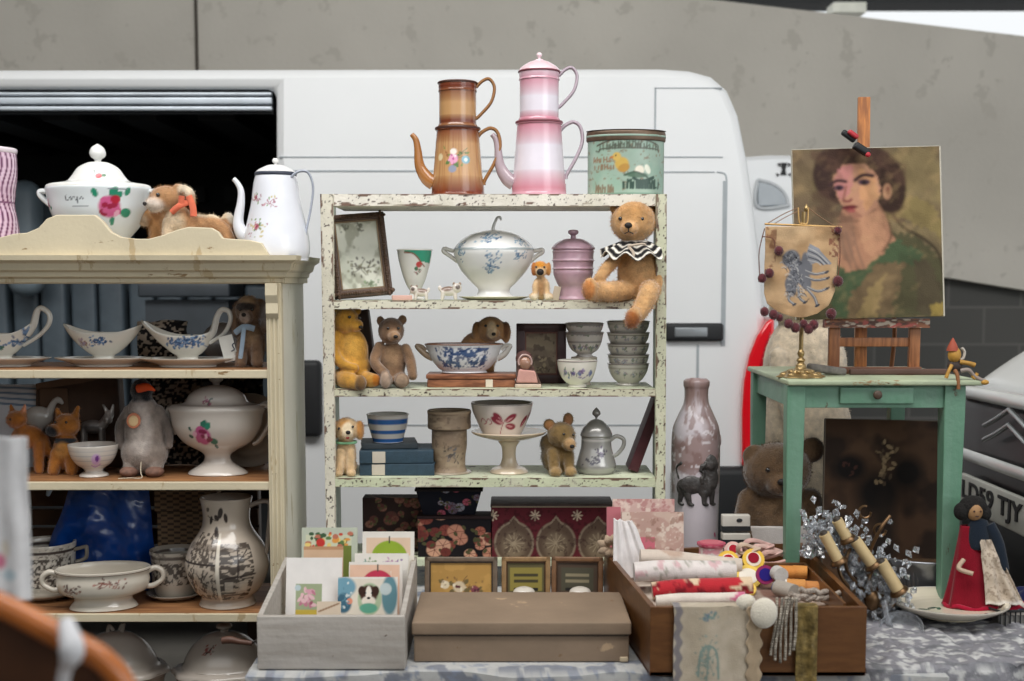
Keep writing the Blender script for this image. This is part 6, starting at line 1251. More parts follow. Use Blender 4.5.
t = T('rag_doll', 'small doll in red cape and dark jacket with a white lace apron', 'doll', 972, 3.0, TB+.035); m = M()
def cape(a, b): an = a*2*pi; r = (33-24*b**.9)*(1+.06*np.sin(an*9)*(1-b)); return 12*(1-b)+r*np.cos(an)*1.2-3*b, r*np.sin(an)*.6, 2+b*80
bd = t.part('cape', M().grid(cape, 90, 40), mat('#7c0e20', **CLOTH), solid=.8)
t.part('hem', M().tube([(12+39*cos(a), 20*sin(a), 2+1.2*sin(a*7)) for a in np.linspace(0, 2*pi, 30, endpoint=False)], 2.4, 8, closed=True), mat('#a01430', **CLOTH), parent=bd)
t.part('jacket', M().lathe([(0, 60), (10, 59), (12, 66), (11, 78), (8, 88), (0, 90)], 40, sy=.8, off=(3, -3, 0)).tube([(12, -6, 84), (20, -10, 66), (26, -14, 40)], [6, 6, 4.5], 12), mat('#1b2430', **CLOTH))
t.part('head', M().ball((-2, -4, 97), (8, 8, 9.5)), mat('#a07a52', rough=.7)); t.part('hair', M().ball((-2, 1, 100), (14, 11, 12)).ball((-13, 0, 96), (8, 8, 9)).ball((9, 0, 94), (7, 8, 8)), mat('#14110f', rough=.95, bump=1, bs=200, var=.2))
t.part('face_marks', M().ball((-5, -11.5, 98), (1, .8, 1)).ball((1.5, -11.5, 98), (1, .8, 1)).ball((-2, -11.8, 93), (2, .8, .7)), mat('#3a1c18', rough=.6))  # small dark balls for the doll's eyes and mouth
def apron(a, b): w_ = 11+22*(1-b)**1.2; x = (a-.45)*w_*1.25+7+(1-b)*16; return x, -12-12*(1-b)+np.sin(a*16)*2.2*(1.2-b)+(vn(a*7, b*7, 3)-.5)*3, 8+b*62-(a > .8)*(a-.8)*30*(1-b)
A = Art('#bfb09e'); A.V(lambda u, v, p: (fbm(p[:, 0]*.5, p[:, 2]*.5, 5)-.56)/.06, '#8f7f70', .8).V(lambda u, v, p: (12-p[:, 2])/2, '#ded6cc')
t.part('apron', M().grid(apron, 80, 70), mat(None, **CLOTH), art=A, solid=.6, label='white lace apron')
t.part('arm', M().tube([(-14, -12, 50), (-20, -16, 42), (-8, -22, 38)], 2.4, 8), mat('#b9a08a', rough=.7))
solo('blue_cloth', 'dark blue folded cloth beside the doll at the frame edge', 'cloth', M().grid(lambda a, b: ((a-.3)*80, (b-.5)*60, 22*np.sin(a*pi*.8)*np.sin(b*pi)+(vn(a*6, b*5, 3)-.5)*8+4), 50, 40), mat('#1b1f4a', **CLOTH), (X(1022, 3.1, TB), 3.1, TB+.004), U(3.1, TB), solid=1)
t = T('wire_basket', 'black wire basket below the blue cloth at the frame edge', 'basket', 1026, 2.92, TB)
for i in range(14): t.part('wire', M().tube([(-26+i*5, 0, 2), (-26+i*5, 0, 19)], .8, 6), blk)
t.part('rim', M().tube([(-28, 0, 19), (42, 0, 19)], 1.3, 6).tube([(-28, 0, 2), (42, 0, 2)], 1.3, 6).tube([(-28, 0, 19), (-28, 20, 19), (42, 20, 19)], 1.3, 6), blk); t.part('lining', M().box(-27, 41, 2, 20, 0, 14), mat('#8d8a86', rough=.9), smooth=False)

# ---- chandelier lying on its side with candle tubes and crystal drops
CH = 2.98
t = T('crystal_chandelier', 'small crystal chandelier lying on its side with cream candle tubes', 'chandelier', 862, CH, TB)
gl = mat('#e9edf2', rough=.04, trans=.85, var=0, spec=.8, ior=1.55); bra = mat('#6a5138', rough=.35, metal=.8, var=.15, vs=60); wax = mat('#c9b184', rough=.55, var=.06, vs=30)
def hp(px, py, dy=0): 
    a = W(px, py, CH+dy*t.u); o = t.o.location; return ((a[0]-o.x)/t.u, dy, (a[2]-o.z)/t.u)
cands = [((837, 520), (847, 538), 5.4, -20), ((855, 540), (872, 564), 5.8, -24), ((881, 562), (898, 590), 6.2, -28), ((824, 534), (838, 560), 5.4, -30)]
for (a, b_, r, dy) in cands:
    A0, B0 = np.array(hp(*a, dy)), np.array(hp(*b_, dy)); c = t.part('candle_tube', M().tube([tuple(A0), tuple(B0)], r, 18, smooth=0), wax, label='cream candle tube')
    d = (B0-A0)/np.linalg.norm(B0-A0); t.part('candle_cup', M().tube([tuple(B0-d*1), tuple(B0+d*3), tuple(B0+d*5)], [r+1.6, r+3.6, r*.7], 16), bra, parent=c); t.part('bulb_holder', M().tube([tuple(A0), tuple(A0-d*3)], [r*.75, r*.6], 12, smooth=0), mat('#3a332c', rough=.5), parent=c)
for pts in ([(850, 548), (846, 566), (858, 585), (872, 596)], [(873, 568), (868, 584), (870, 598)], [(897, 594), (892, 606), (880, 606), (872, 598)], [(838, 563), (842, 578), (856, 592), (872, 598)], [(872, 598), (862, 615), (868, 632), (885, 645)], [(890, 516), (880, 530), (868, 560), (872, 596)]):
    t.part('arm', M().tube([hp(*p, -14-(i % 2)*4) for i, p in enumerate(pts)], 1.9, 9), bra)
t.part('hub', M().ball(hp(872, 600, -16), (8, 8, 11)), bra)
for px, py in ((865, 512), (880, 530)): t.part('scroll', M().tube([hp(px+6*cos(a), py+6*sin(a), -6) for a in np.linspace(0, 5, 10)], 1.3, 7), bra)
g_ = random.Random(11); n = 0; extra = M()
while n < 520:
    s_ = g_.random(); px = 806+s_*95+g_.gauss(0, 10); py = 536+s_*82+g_.gauss(0, 26)
    if py > 640 or py < 498 or px > 918 or px < 803: continue
    if px < 866-(608-py)*.72 and py > 556: continue
    dy = g_.uniform(-22, 8); c = np.array(hp(px, py, dy)); r = g_.uniform(1.8, 4.2); k = 6; m = M()
    if c[2] < 2: continue
    v = [(0, 0, r*1.5)]+[(r*cos(i*6.283/k), r*sin(i*6.283/k), r*.3) for i in range(k)]+[(0, 0, -r*1.5)]; f = [(0, 1+i, 1+(i+1) % k) for i in range(k)]+[(k+1, 1+(i+1) % k, 1+i) for i in range(k)]
    rt_ = (g_.uniform(-50, 50), g_.uniform(-50, 50), g_.uniform(0, 90))
    if n < 90: t.part('crystal', m.add(v, f, tuple(c), rt_), gl, smooth=False)
    else: extra.add(v, f, tuple(c), rt_)
    n += 1
e_ = t.part('crystal_chain', extra, gl, smooth=False); e_['kind'] = 'stuff'
t.part('glass_bowl', M().lathe([(0, 0), (10, 1), (18, 8), (21, 18), (20, 19), (16, 10), (0, 3)], 24, rot=(35, -20, 0), off=hp(903, 640, -30)), gl, smooth=False)
t.part('glass_arm', M().tube([hp(884, 600, -26), hp(888, 620, -30), hp(896, 640, -32)], 3, 8), gl)
# ================================================================== front row of the table
def onT(name, label, cat, px, py, **k):
    """stands on the table where its front foot shows at height py in view"""
    Y = Yof(py, TB); return T(name, label, cat, px, Y, TB, **k), Y
# floral boxes on the rack's bottom board
FL = ('#a0604e', '#b57e68', '#7f4238', '#c4967e', '#6b332e')
def floral(base, n, w, h, seed, cols=FL, size=1.):
    A = Art(base); g = random.Random(seed)
    for i in range(n):
        x, y, r = g.uniform(-w/2, w/2), g.uniform(0, h), g.uniform(3, 6.5)*size; c = cols[g.randrange(len(cols))]
        A.E(x, y, r, r*.85, c, soft=.2)
        for k in range(6): a = k*60+g.uniform(0, 30); A.L([(x, y), (x+r*cos(radians(a)), y+r*.85*sin(radians(a)))], .35, '#5b2a28', .7)
        for k in range(2): A.leaf(x+g.uniform(-r, r), y+g.uniform(-r, r), 4*size, g.uniform(0, 360), '#4d4a30')
    return A
Yb = 3.36
def hp_(py, Y, z): return (Z(py, Y)-z)/U(Y, z)
t = T('floral_box', 'black box printed with large dusky pink peonies below the navy bin', 'box', 455, Yb, S4)
t.part('box', M().slab(74, hp_(517, Yb, S4), 30, 120, 80), mat(None, **PAPER), art=floral('#171317', 24, 76, 46, 3, size=1.3)); t.part('lid', M().rbox(-38, 38, -1, 31, hp_(517, Yb, S4)-2, hp_(517, Yb, S4)+.6, .6), mat('#2a1d1e', **PAPER))
t = T('floral_box', 'low dark brown floral box at the back beside the crate', 'box', 398, 3.43, S4)
t.part('box', M().slab(70, 54, 24, 110, 60), mat(None, **PAPER), art=floral('#2b1d1b', 34, 70, 54, 8, ('#6d463c', '#55362f', '#7f5a4c'), .9))
t = T('tapered_bin', 'navy tapered cardboard bin with pink flowers standing on the peony box', 'bin', 449, Yb+.02, Z(517, Yb)+.003)
A = floral('#14151f', 16, 60, 36, 5, ('#b0586a', '#8f8f9a', '#c9a0a0', '#6b6270'), .8)
hB_ = hp_(489, Yb+.02, Z(517, Yb)+.003)
def tapered():
    m = M(); m.grid(lambda a, b: ((a-.5)*(52+14*b), -b*3+0*a, b*hB_), 110, 80); n = m.n
    m.add([(-26, 0, 0), (26, 0, 0), (26, 26, 0), (-26, 26, 0), (-33, -3, hB_), (33, -3, hB_), (33, 29, hB_), (-33, 29, hB_)], [(0, 3, 2, 1), (1, 2, 6, 5), (2, 3, 7, 6), (3, 0, 4, 7)]); return m
t.part('bin', tapered(), mat(None, **PAPER), art=A); t.part('rim', M().rbox(-34, 34, -4, -2, hB_-2, hB_+.6, .6).rbox(-34, 34, 28, 30, hB_-2, hB_+.6, .6).rbox(-34, -32, -4, 30, hB_-2, hB_+.6, .6).rbox(32, 34, -4, 30, hB_-2, hB_+.6, .6), mat('#262023', **PAPER))
t = T('patterned_box', 'long lidded box covered in deep red and brown ogee pattern', 'box', 552, Yb+.0, S4, rx=0)
A = Art('#5b2028')
for i in range(-3, 4):
    x0 = i*42+4
    A.E(x0, 14, 20, 22, '#8a7a68', soft=.08).P([(x0-9, 31), (x0+9, 31), (x0, 42)], '#8a7a68').E(x0, 14, 18, 20, '#5c4a3e', soft=.08).P([(x0-7, 31), (x0+7, 31), (x0, 39)], '#5c4a3e').E(x0, 12, 12, 13, '#7b6a58', soft=.5)
    for k in range(8): an = k*pi/4; A.L([(x0-21, 42), (x0-21+5*cos(an), 42+5*sin(an))], .7, '#cbb8a0')
    for k in range(12): an = k*pi/6; A.L([(x0, 14), (x0+10*cos(an), 14+10*sin(an))], .5, '#a3927a', .8)
A.N('#2f1518', .3, .3, .62, 5, .5)
b = t.part('box', M().slab(122, 51, 34, 170, 80), mat(None, **PAPER), art=A)
t.part('lid', M().rbox(-61.5, 61.5, -1.5, 48, 50, 53.5, 1), mat('#41312c', rough=.6, var=.25, vs=40), bevel=.4); t.part('lid_lining', M().box(-60, 60, -1.9, -1.3, 50.5, 51.4), mat('#a4937c', **PAPER), smooth=False)
# three small frames standing behind the long box
A1 = Art('#b98f4c'); A1.N('#a57d3e', .1, .1, .5, 4, .6).spray(0, 32, 22, 12, ('#6b4a2c', '#8a6a3c'), 20, 3, 6); A1.rose(-2, 30, 7, ('#5a2a2c', '#cdb99a', '#e0d2b8'), '#6b5a34', 2).rose(14, 27, 5, ('#4a1c28', '#7a3a44', '#c9a48a'), '#6b5a34', 5).rose(-16, 32, 5, ('#b09a80', '#d9c8a8', '#e8dcc4'), '#6b5a34', 7)
def fr(px, w, h, art, fc, label, py=596, fw=5, rz=0, inner=None):
    Y = 3.10; return framed('small_frame', label, 'picture frame', px, Y, TB, w, h, art, fc, fw, 3, rx=-8, rz=rz, nx=70, ny=60, inner=inner)
hF = int((Z(558, 3.10)-TB)/U(3.10, TB)*1.02)
A1b = Art('#b98f4c'); [A1b.ops.append((lambda op: (lambda u, v, c, p: op(u, v-(hF-60), c, p)))(o)) for o in A1.ops]
fr(461, 73, hF, A1b, '#6b5a4a', 'largest small frame, grey brown wood around a yellow flower picture', inner='#3d342c')
def lab(cols, seed):
    A = Art(cols[0]); A.B(-16, 16, hF-34, hF-11, cols[1]).B(-15, 15, hF-52, hF-36, cols[2])
    for i, (x0, x1, y) in enumerate(((-12, 12, -18), (-12, 12, -24))): A.B(x0, x1, hF+y-2, hF+y+1.4, cols[3], al=.9)
    A.B(-12, 12, hF-34, hF-31, '#14110c'); return A
fr(526, 49, hF, lab(('#5b5230', '#8a7c38', '#a67c2c', '#2a2618'), 1), '#8f6f48', 'small gold edged frame holding a yellow printed label', inner='#4a3222')
fr(577, 52, hF, lab(('#4b3a2c', '#4a4636', '#2b2a22', '#8f8468'), 2), '#7a5638', 'small brown frame holding a dark green printed label', rz=-4, inner='#4a3222')
for px, l_ in ((524, 'small white china jar in front of the yellow label frame'), (580, 'small white china jar in front of the green label frame')):
    t = T('china_jar', l_, 'jar', px, 3.035, TB); h_ = (Z(587, 3.035)-TB)/t.u
    t.part('jar', M().lathe([(0, 0), (9, 0), (10, 2), (10, h_-9), (11, h_-7), (11, h_-5), (9, h_-2), (4, h_), (0, h_)], 40), CM('#d3cbc0'))

# long cardboard box with lid
Yf = Yof(662, TZ+.006)
t = T('cardboard_box', 'long flat tan cardboard box with a loose fitting lid', 'box', 522, Yf, TB)
u_ = t.u; hB = (Z(622, Yf)-TB)/u_; dB = (Yof(592, Z(622, Yf))-Yf)/u_
tan = mat('#8a7662', rough=.8, var=.07, vs=9, bump=.2, bs=60, chips=[('#7c6248', .67, 20, (1, 1, 1)), ('#b49a7c', .66, 9, (1, 1, 1))])
t.part('box', M().rbox(-108, 107, 1, dB-1, 0, hB-8, 1.2), tan); t.part('lid', M().rbox(-110, 109, -1.5, dB+1, hB-13, hB, 1.6), tan)
t.part('torn_corner', M().rbox(98, 106, -.4, 2, 0, 5, .8), mat('#c9b89c', **PAPER)); t.part('lid_shadow_line', M().box(-107.5, 106.5, -1, 1.2, hB-14.2, hB-12.6), mat('#2f261d', rough=.9), smooth=False)  # dark strip stands in for the shadow line under the lid's overhang

# white crate with greeting cards
Yc0 = Yof(669.5, TB); Yc1 = 3.0
t = Thing('white_crate', 'rough white painted wooden crate full of greeting cards', 'crate', (0, Yc0, 0))
cw = mat('#b5afa8', rough=.6, var=.05, vs=7, bump=.35, bs=60, grain=('#a49d95', (1, 12, 12), 6.), chips=[('#8f8578', .62, 9, (.6, 1, 1)), ('#4b3a2e', .66, 30, (1, 1, 1))])
z0 = TB; zf = Z(616, Yc0); zb2 = Z(557, Yc1); d = Yc1-Yc0
xl0, xr0 = X(257, Yc0, .8), X(405, Yc0, .8); xl1, xr1 = X(285, Yc1, .9), X(417, Yc1, .9)
t.part('front_panel', M().rbox(xl0, xr0, 0, .013, z0, zf, .003), cw)
def side(xa, xb, th): 
    v = [(xa, .013, z0), (xa, .013, zf), (xb, d, z0), (xb, d, zb2)]; v += [(x+th, y, z) for x, y, z in v]
    return M().add(v, [(0, 1, 3, 2), (4, 6, 7, 5), (0, 4, 5, 1), (2, 3, 7, 6), (1, 5, 7, 3), (0, 2, 6, 4)])
t.part('side_panel', side(xl0, xl1, .011), cw, smooth=False, bevel=.001); t.part('side_panel', side(xr0-.011, xr1-.011, .011), cw, smooth=False, bevel=.001)
t.part('back_panel', M().box(xl1, xr1, d-.012, d, z0, zb2-.02), cw, smooth=False); t.part('bottom', M().box(xl0+.012, xr0-.012, .013, d-.012, z0, z0+.008), cw, smooth=False)
wc = mat('#d3cec8', **PAPER)
def card(px, pytop, w, Y, label, art_fn, rx=-12, rz=0, base='#dfdad2', nx=90, ny=110, group='greeting cards standing in the white crate'):
    zt = Z(pytop, Y); zB = TB+.012; c = T('greeting_card', label, 'card', px, Y, zB, rx=rx, rz=rz, group=None); h = (zt-zB)/c.u/cos(radians(rx))
    A = Art(base); art_fn(A, h); c.part('card', M().slab(w, h, 1.6, nx, ny), mat(None, **PAPER), art=A); return c
def f1(A, h):
    A.B(-24, 22, h-28, h-7, '#c9cbb0'); g = random.Random(2)
    for i in range(40): A.E(g.uniform(-23, 22), h-g.uniform(6, 20), g.uniform(1.4, 3.2), g.uniform(1.2, 2.6), ('#c04a3a', '#d9964a', '#5a7a4a', '#e0c878', '#3f5a3f', '#b8705a')[g.randrange(6)])
    A.E(-9, h-15, 4.4, 4.4, '#c03a34').B(-26, 14, h-60, h-19, '#cfae90').B(-26, 14, h-22, h-19, '#b98e6c').B(14, 22, h-60, h-18, '#6f7a3a')
card(329, 530, 56, Yc1-.03, 'card showing a flower basket, tallest at the back of the crate', f1, rx=-8, base='#b9bfae')
def f2(A, h): A.B(-22, 22, h-60, h-6, '#dcc0a8').E(1, h-26, 18, 17, '#8fa838', soft=.06).L([(1, h-11), (1, h-5)], .7, '#4a4640').B(-26, 26, 0, h-24, '#dfd8cc', al=1)
card(388, 534, 52, Yc1-.04, 'card with a lime green round hat shape behind the other cards', f2, rx=-8)
def f3(A, h): A.spray(-14, h-9, 8, 4, ('#5a8a7a', '#6f8a5a'), 16, 3).spray(10, h-9, 10, 4, ('#a87a9a', '#8a6a9a', '#c09ab0'), 22, 4)
card(381, 556, 54, Yc1-.085, 'pale card with small purple and green motifs in the middle row', f3, rx=-10)
def f4(A, h): A.B(-26, 24, h-60, h-3, '#dcb8a0').E(2, h-26, 17, 18, '#b83a52', soft=.06).L([(2, h-9), (2, h-3)], .7, '#4a4640')
card(375, 565, 54, Yc1-.13, 'peach card with a dark pink round hat shape behind the puppy card', f4, rx=-12)
def f5(A, h):
    A.B(-28, 26, h-40, h-2, '#d8cfc0').E(-24, h-10, 12, 10, '#6f9aac').E(-24, h-26, 8, 10, '#3f6478').E(22, h-18, 8, 20, '#5f8690').E(18, h-12, 6, 6, '#b8c4c4')
    A.E(2, h-22, 12, 16, '#a8b898', soft=.1).E(1, h-17, 9, 9, '#4a3228').E(1, h-17, 3, 8, '#e8e0d4').E(1, h-24, 7, 5, '#e0d6c8').E(-6, h-14, 3.5, 5, '#3a261e').E(8, h-14, 3.5, 5, '#3a261e').E(1, h-21, 1.6, 1.2, '#15100e').E(-2.4, h-16, 1, 1, '#0e0a08').E(4.4, h-16, 1, 1, '#0e0a08').E(1, h-31, 9, 5, '#5fa088').E(-18, h-24, 3, 3, '#d88a70')
    A.spray(-22, h-18, 8, 12, ('#5f8a9a', '#cfd8d8'), 12, 3)
card(367, 580, 60, Yc1-.185, 'card with a brown and white puppy portrait on blue', f5, rx=-13)
def f6(A, h):
    A.B(-18, 8, h-55, h-26, '#9aa584'); g = random.Random(6)
    for i in range(26): a = g.uniform(0, 6.3); r = g.uniform(0, 10); A.E(-4+r*cos(a), h-40+r*sin(a), g.uniform(2, 4), g.uniform(1.2, 2.2), ('#b8788a', '#cf9aa8', '#9a5a6a', '#d9b4b8')[g.randrange(4)], g.uniform(0, 180))
    A.B(-18, 8, h-57, h-52, '#c0a848').E(-16, h-30, 3, 3, '#b8c8cc')
card(313, 561, 56, Yc1-.16, 'tall white card with a small square pink blossom picture', f6, rx=-12, base='#e2deda')
def f7(A, h): pass
card(404, 572, 18, Yc1-.11, 'narrow plain white envelope edge beside the puppy card', f7, rx=-10, rz=35, nx=8, ny=8)
card(328, 604, 24, Yc1-.245, 'thin buff envelope leaning low behind the crate front', lambda A, h: A.L([(-10, h-10), (10, h-2)], .8, '#8a6a50'), rx=-14, base='#cdbca8', nx=30, ny=40)

# ================================================================== wooden tray with haberdashery
Yd = Yof(676, TB)
t = Thing('wooden_tray', 'large shallow brown wooden tray filled with haberdashery and linens', 'tray', (0, 0, 0))
dwm = mat('#6b4420', rough=.45, coat=.15, var=.1, vs=6, grain=('#5a3616', (3, 3, 16), 6.), bump=.15, bs=60); dwi = mat('#5b3420', rough=.6, var=.1)
zt0 = Z(607, Yd); zt1 = Z(541, 3.27)
FLc, FRc, BRc, BLc = (X(650, Yd, .8), Yd), (X(866, Yd, .8), Yd+.0), (X(801, 3.26, .9), 3.26), (X(604, 3.14, .9), 3.14)
BLc = (X(611, 3.06, .9), 3.06) if False else BLc
def wall(a, b, z0a, za, zb, th=.012, mt=dwm, name='side_panel'):
    ax, ay = a; bx, by = b; L_ = math.hypot(bx-ax, by-ay); nx_, ny_ = -(by-ay)/L_*th, (bx-ax)/L_*th
    v = [(ax, ay, z0a), (bx, by, z0a), (bx, by, zb), (ax, ay, za), (ax+nx_, ay+ny_, z0a), (bx+nx_, by+ny_, z0a), (bx+nx_, by+ny_, zb), (ax+nx_, ay+ny_, za)]
    return t.part(name, M().add(v, [(0, 1, 2, 3), (7, 6, 5, 4), (0, 4, 5, 1), (3, 2, 6, 7), (0, 3, 7, 4), (1, 5, 6, 2)]), mt, smooth=False, bevel=.001)
wall(FLc, FRc, TB, zt0, zt0, name='front_panel'); wall(FRc, BRc, TB, zt0, zt1); wall(BRc, BLc, TB, zt1, zt1, name='back_panel'); wall(BLc, FLc, TB, zt1, zt0)
v = [(p[0], p[1], TB+.001) for p in (FLc, FRc, BRc, BLc)]+[(p[0], p[1], TB+.008) for p in (FLc, FRc, BRc, BLc)]
t.part('bottom', M().add(v, [(3, 2, 1, 0), (4, 5, 6, 7), (0, 1, 5, 4), (1, 2, 6, 5), (2, 3, 7, 6), (3, 0, 4, 7)]), dwi, smooth=False)
def at(px, py, Y): a = W(px, py, Y); return a
# filling cloth that the small things lie on (folded linens)
A = Art('#a08c7c'); A.N('#bfb0a2', 30, 30, .55, 3).N('#7c5a4c', 40, 30, .6, 5)
def fill(a, b):
    x0 = X(655, Yd, .85); x1 = X(846, Yd, .85); y = Yd+.02+b*.52; x = x0-.035*b+(x1-x0+.05*b)*a
    return x, y, zt0-.045+b*(zt1-zt0)*.6+(vn(a*12, b*14, 3)-.5)*.015
solo('folded_linens', 'layer of folded old linens filling the wooden tray', 'linen', M().grid(fill, 60, 60), mat(None, **CLOTH), art=A, solid=.003)
# pink packets standing at the back
def packet(px, pyt, pyb, w, Y, label, base, fn, rz=0, rx=-8):
    zb = Z(pyb, Y); c = T('linen_packet', label, 'packet', px, Y, zb, rx=rx, rz=rz); h = (Z(pyt, Y)-zb)/c.u; A = Art(base); fn(A, h); c.part('packet', M().slab(w, h, 5, 90, 80), mat(None, rough=.6, var=.04, coat=.2), art=A); return c
packet(644, 500, 575, 62, 3.16, 'tall pink toile linen packet behind the faded one', '#c9a9a0', lambda A, h: A.N('#b07a78', .12, .14, .5, 3, .8, .1).N('#d9c4b8', .2, .2, .6, 5).N('#a25a5e', .2, .2, .66, 9, .7))
packet(614, 508, 575, 14, 3.14, 'narrow deep pink packet edge beside the toile packets', '#b86a72', lambda A, h: A)
packet(653, 513, 575, 62, 3.11, 'faded pink floral linen packet with a bright pink square', '#c4aa9c', lambda A, h: A.N('#b38f84', .1, .16, .5, 13, .8, .1).N('#d4c2b4', .2, .2, .6, 5).B(-22, 2, h-44, h-25, '#c46474').N('#8f6a5a', .2, .2, .66, 9, .7))
# lace rosette and white lace
def ruf(cx_, cy_, Y, r, col, name, label, seed, zs_=.8):
    m = M(); g = random.Random(seed)
    for k in range(9): 
        a = k*40+g.uniform(-10, 10); m.tube([(r*.1*cos(radians(a)), -2, r*.1*sin(radians(a))), (r*.6*cos(radians(a)), -4-g.uniform(0, 3), r*.6*sin(radians(a))*zs_), (r*cos(radians(a)), -2, r*sin(radians(a))*zs_)], [r*.12, r*.28, r*.08], 8, flat=.5)
    a = W(cx_, cy_, Y); return solo(name, label, 'lace', m, mat(col, **CLOTH), a, U(Y, a[2]))
ruf(611, 546, 3.08, 15, '#b59f88', 'lace_rosette', 'beige gathered lace rosette on the corner of the wooden tray', 3)
def lacew(a, b): return (a-.5)*(18+26*(1-b))+12*(1-b), -6-8*(1-b)+np.sin(a*20)*1.5, b*56+(vn(a*6, b*5, 3)-.5)*4
pL = W(622, 574, 3.05); solo('white_lace', 'bright white lace handkerchief falling from the pink packets', 'lace', M().grid(lacew, 50, 50), mat('#e3dedd', **CLOTH), pL, U(3.05, pL[2]), solid=.7)
# rolls across the front
def roll(p0, p1, r, label, base, fn, name='fabric_roll', cat='fabric', flat=1.):
    a, b = np.array(W(*p0)), np.array(W(*p1)); L_ = np.linalg.norm(b-a); mid = (a+b)/2; A = Art(base); fn(A); u_ = U(mid[1], mid[2])
    o = solo(name, label, cat, M().tube([(-L_/2/u_, 0, 0), (-L_/4/u_, 0, .8), (0, 0, 0), (L_/4/u_, 0, -.6), (L_/2/u_, 0, 0)], [r*.92, r, r*1.03, r, r*.9], 22, flat=flat, smooth=14), mat(None, **CLOTH), tuple(mid), u_, rz=math.degrees(math.atan2(b[1]-a[1], b[0]-a[0])), ry=-math.degrees(math.asin((b[2]-a[2])/L_)), art=A); return o
roll((640, 557, 2.98), (741, 566, 2.98), 8.5, 'cream cotton roll lying behind the other rolls', '#cdbfb2', lambda A: A.N('#b8a090', .05, .1, .55, 3))
roll((634, 572, 2.89), (735, 570, 2.90), 10.5, 'white roll with faint pink flowers beside the red roll', '#d8d0cc', lambda A: A.N('#c9a0a4', .12, .12, .62, 3, .8).N('#a8a49a', .2, .2, .68, 8))
roll((652, 591, 2.80), (752, 585, 2.80), 9.5, 'red and cream floral fabric roll at the tray front', '#b22c34', lambda A: A.N('#d9c4a4', .09, .12, .54, 5, .95, .06).N('#7a1a24', .15, .15, .62, 9))
roll((656, 601, 2.72), (745, 597, 2.72), 6, 'pale pink and white folded cloth under the red roll', '#d6cbc0', lambda A: A.N('#c25a80', .1, .1, .60, 5, .9))
# ribbon reel and cards
def reel(px, py, Y, r, h, label, fn, top='#c9bfb0', name='ribbon_reel', cat='reel', rx=0):
    a = W(px, py, Y); t_ = Thing(name, label, cat, a, U(Y, a[2]), rx=rx); A = Art('#d9cfca', R=r); fn(A)
    t_.part('reel', M().lathe([(0, 0), (r, 0), (r+1, 1), (r+1, 3), (r-.5, 4), (r-.8, h-4), (r+1, h-3), (r+1, h-1), (r, h), (0, h)], 70, step=1.), mat(None, **CLOTH), art=A); t_.part('reel_end', M().lathe([(0, h), (r*.8, h), (r*.8, h+.8), (0, h+.8)], 30), mat(top, **PAPER)); return t_
reel(711, 563, 3.06, 13, 21, 'big spool of white ribbon with dark pink picot edges', lambda A: A.band(17, 25, '#b04058').N('#c87a88', .3, .3, .5, 4, .8, reg=(-60, 60, 0, 20)), top='#c06a74')
def disc(px, py, Y, r, cols, label, rx=60, rz=0, th=3, name='trim_card'):
    a = W(px, py, Y); t_ = Thing(name, label, 'haberdashery', a, U(Y, a[2]), rz=rz, rx=rx-90)
    t_.part('card', M().lathe([(0, 0), (r, 0), (r, th), (0, th)], 36, smooth=0, rot=(90, 0, 0)), mat(cols[0], **PAPER)); t_.part('label', M().lathe([(0, th), (r*.68, th), (r*.68, th+.6), (0, th+.6)], 30, smooth=0, rot=(90, 0, 0), off=(0, 0, 0)), mat(cols[1], **PAPER)); 
    if len(cols) > 2: t_.part('print', M().lathe([(0, 0), (r*.5, 0), (r*.5, .5), (0, .5)], 24, smooth=0, rot=(90, 0, 0), off=(0, -th-.7, r*.1)), mat(cols[2], **PAPER))
    return t_
red = '#a81c30'
disc(728, 562, 3.03, 11, ('#e0b84c', '#e8ded0', red), 'yellow edged round card with a red centre nearest the ribbon spool')
disc(733, 551, 3.10, 9, ('#d9b0a8', '#d8cfc4', red), 'smaller red centred round card behind the yellow edged pair')
disc(753, 560, 3.04, 11, ('#e0b84c', '#e6d8c4', '#8e1428'), 'second yellow edged round card with a dark red centre')
disc(748, 578, 2.96, 14, ('#e2c05c', '#e8e0d2'), 'large plain yellow edged card in front of the red centred ones', rx=40)
disc(728, 576, 2.95, 8, ('#e9e4dc', '#2c2a6c'), 'small navy centred thread disc beside the white roll', rx=65)
disc(765, 575, 2.92, 9.5, ('#8a2a5a', '#241a72'), 'violet blue round thread label beside the orange reels', rx=70)
disc(744, 590, 2.86, 12, ('#dcb85a', '#ddd2c0'), 'yellow edged card lying flat above the powder puffs', rx=25)
# looped pink trims
for i, (px, py, w_) in enumerate(((758, 546, 14), (766, 552, 15), (776, 558, 15), (748, 549, 10))):
    a = W(px, py, 3.12-i*.02); lb = ('upper loop of pale pink trim near the tray back', 'middle loop of pale pink trim near the tray back', 'lowest loop of pale pink trim above the orange reels', 'small loop of beige trim beside the red centred cards')[i]
    solo('trim_hank', lb, 'trim', M().tube([(w_*cos(q), 4*sin(q*2), w_*.38*sin(q)) for q in np.linspace(0, 2*pi, 16, endpoint=False)], 3, 8, closed=True, flat=.7), mat(('#d0a8a0', '#d8b4aa', '#cfa79c', '#c9b09c')[i], **CLOTH), a, U(3.1, a[2]), rx=-35)
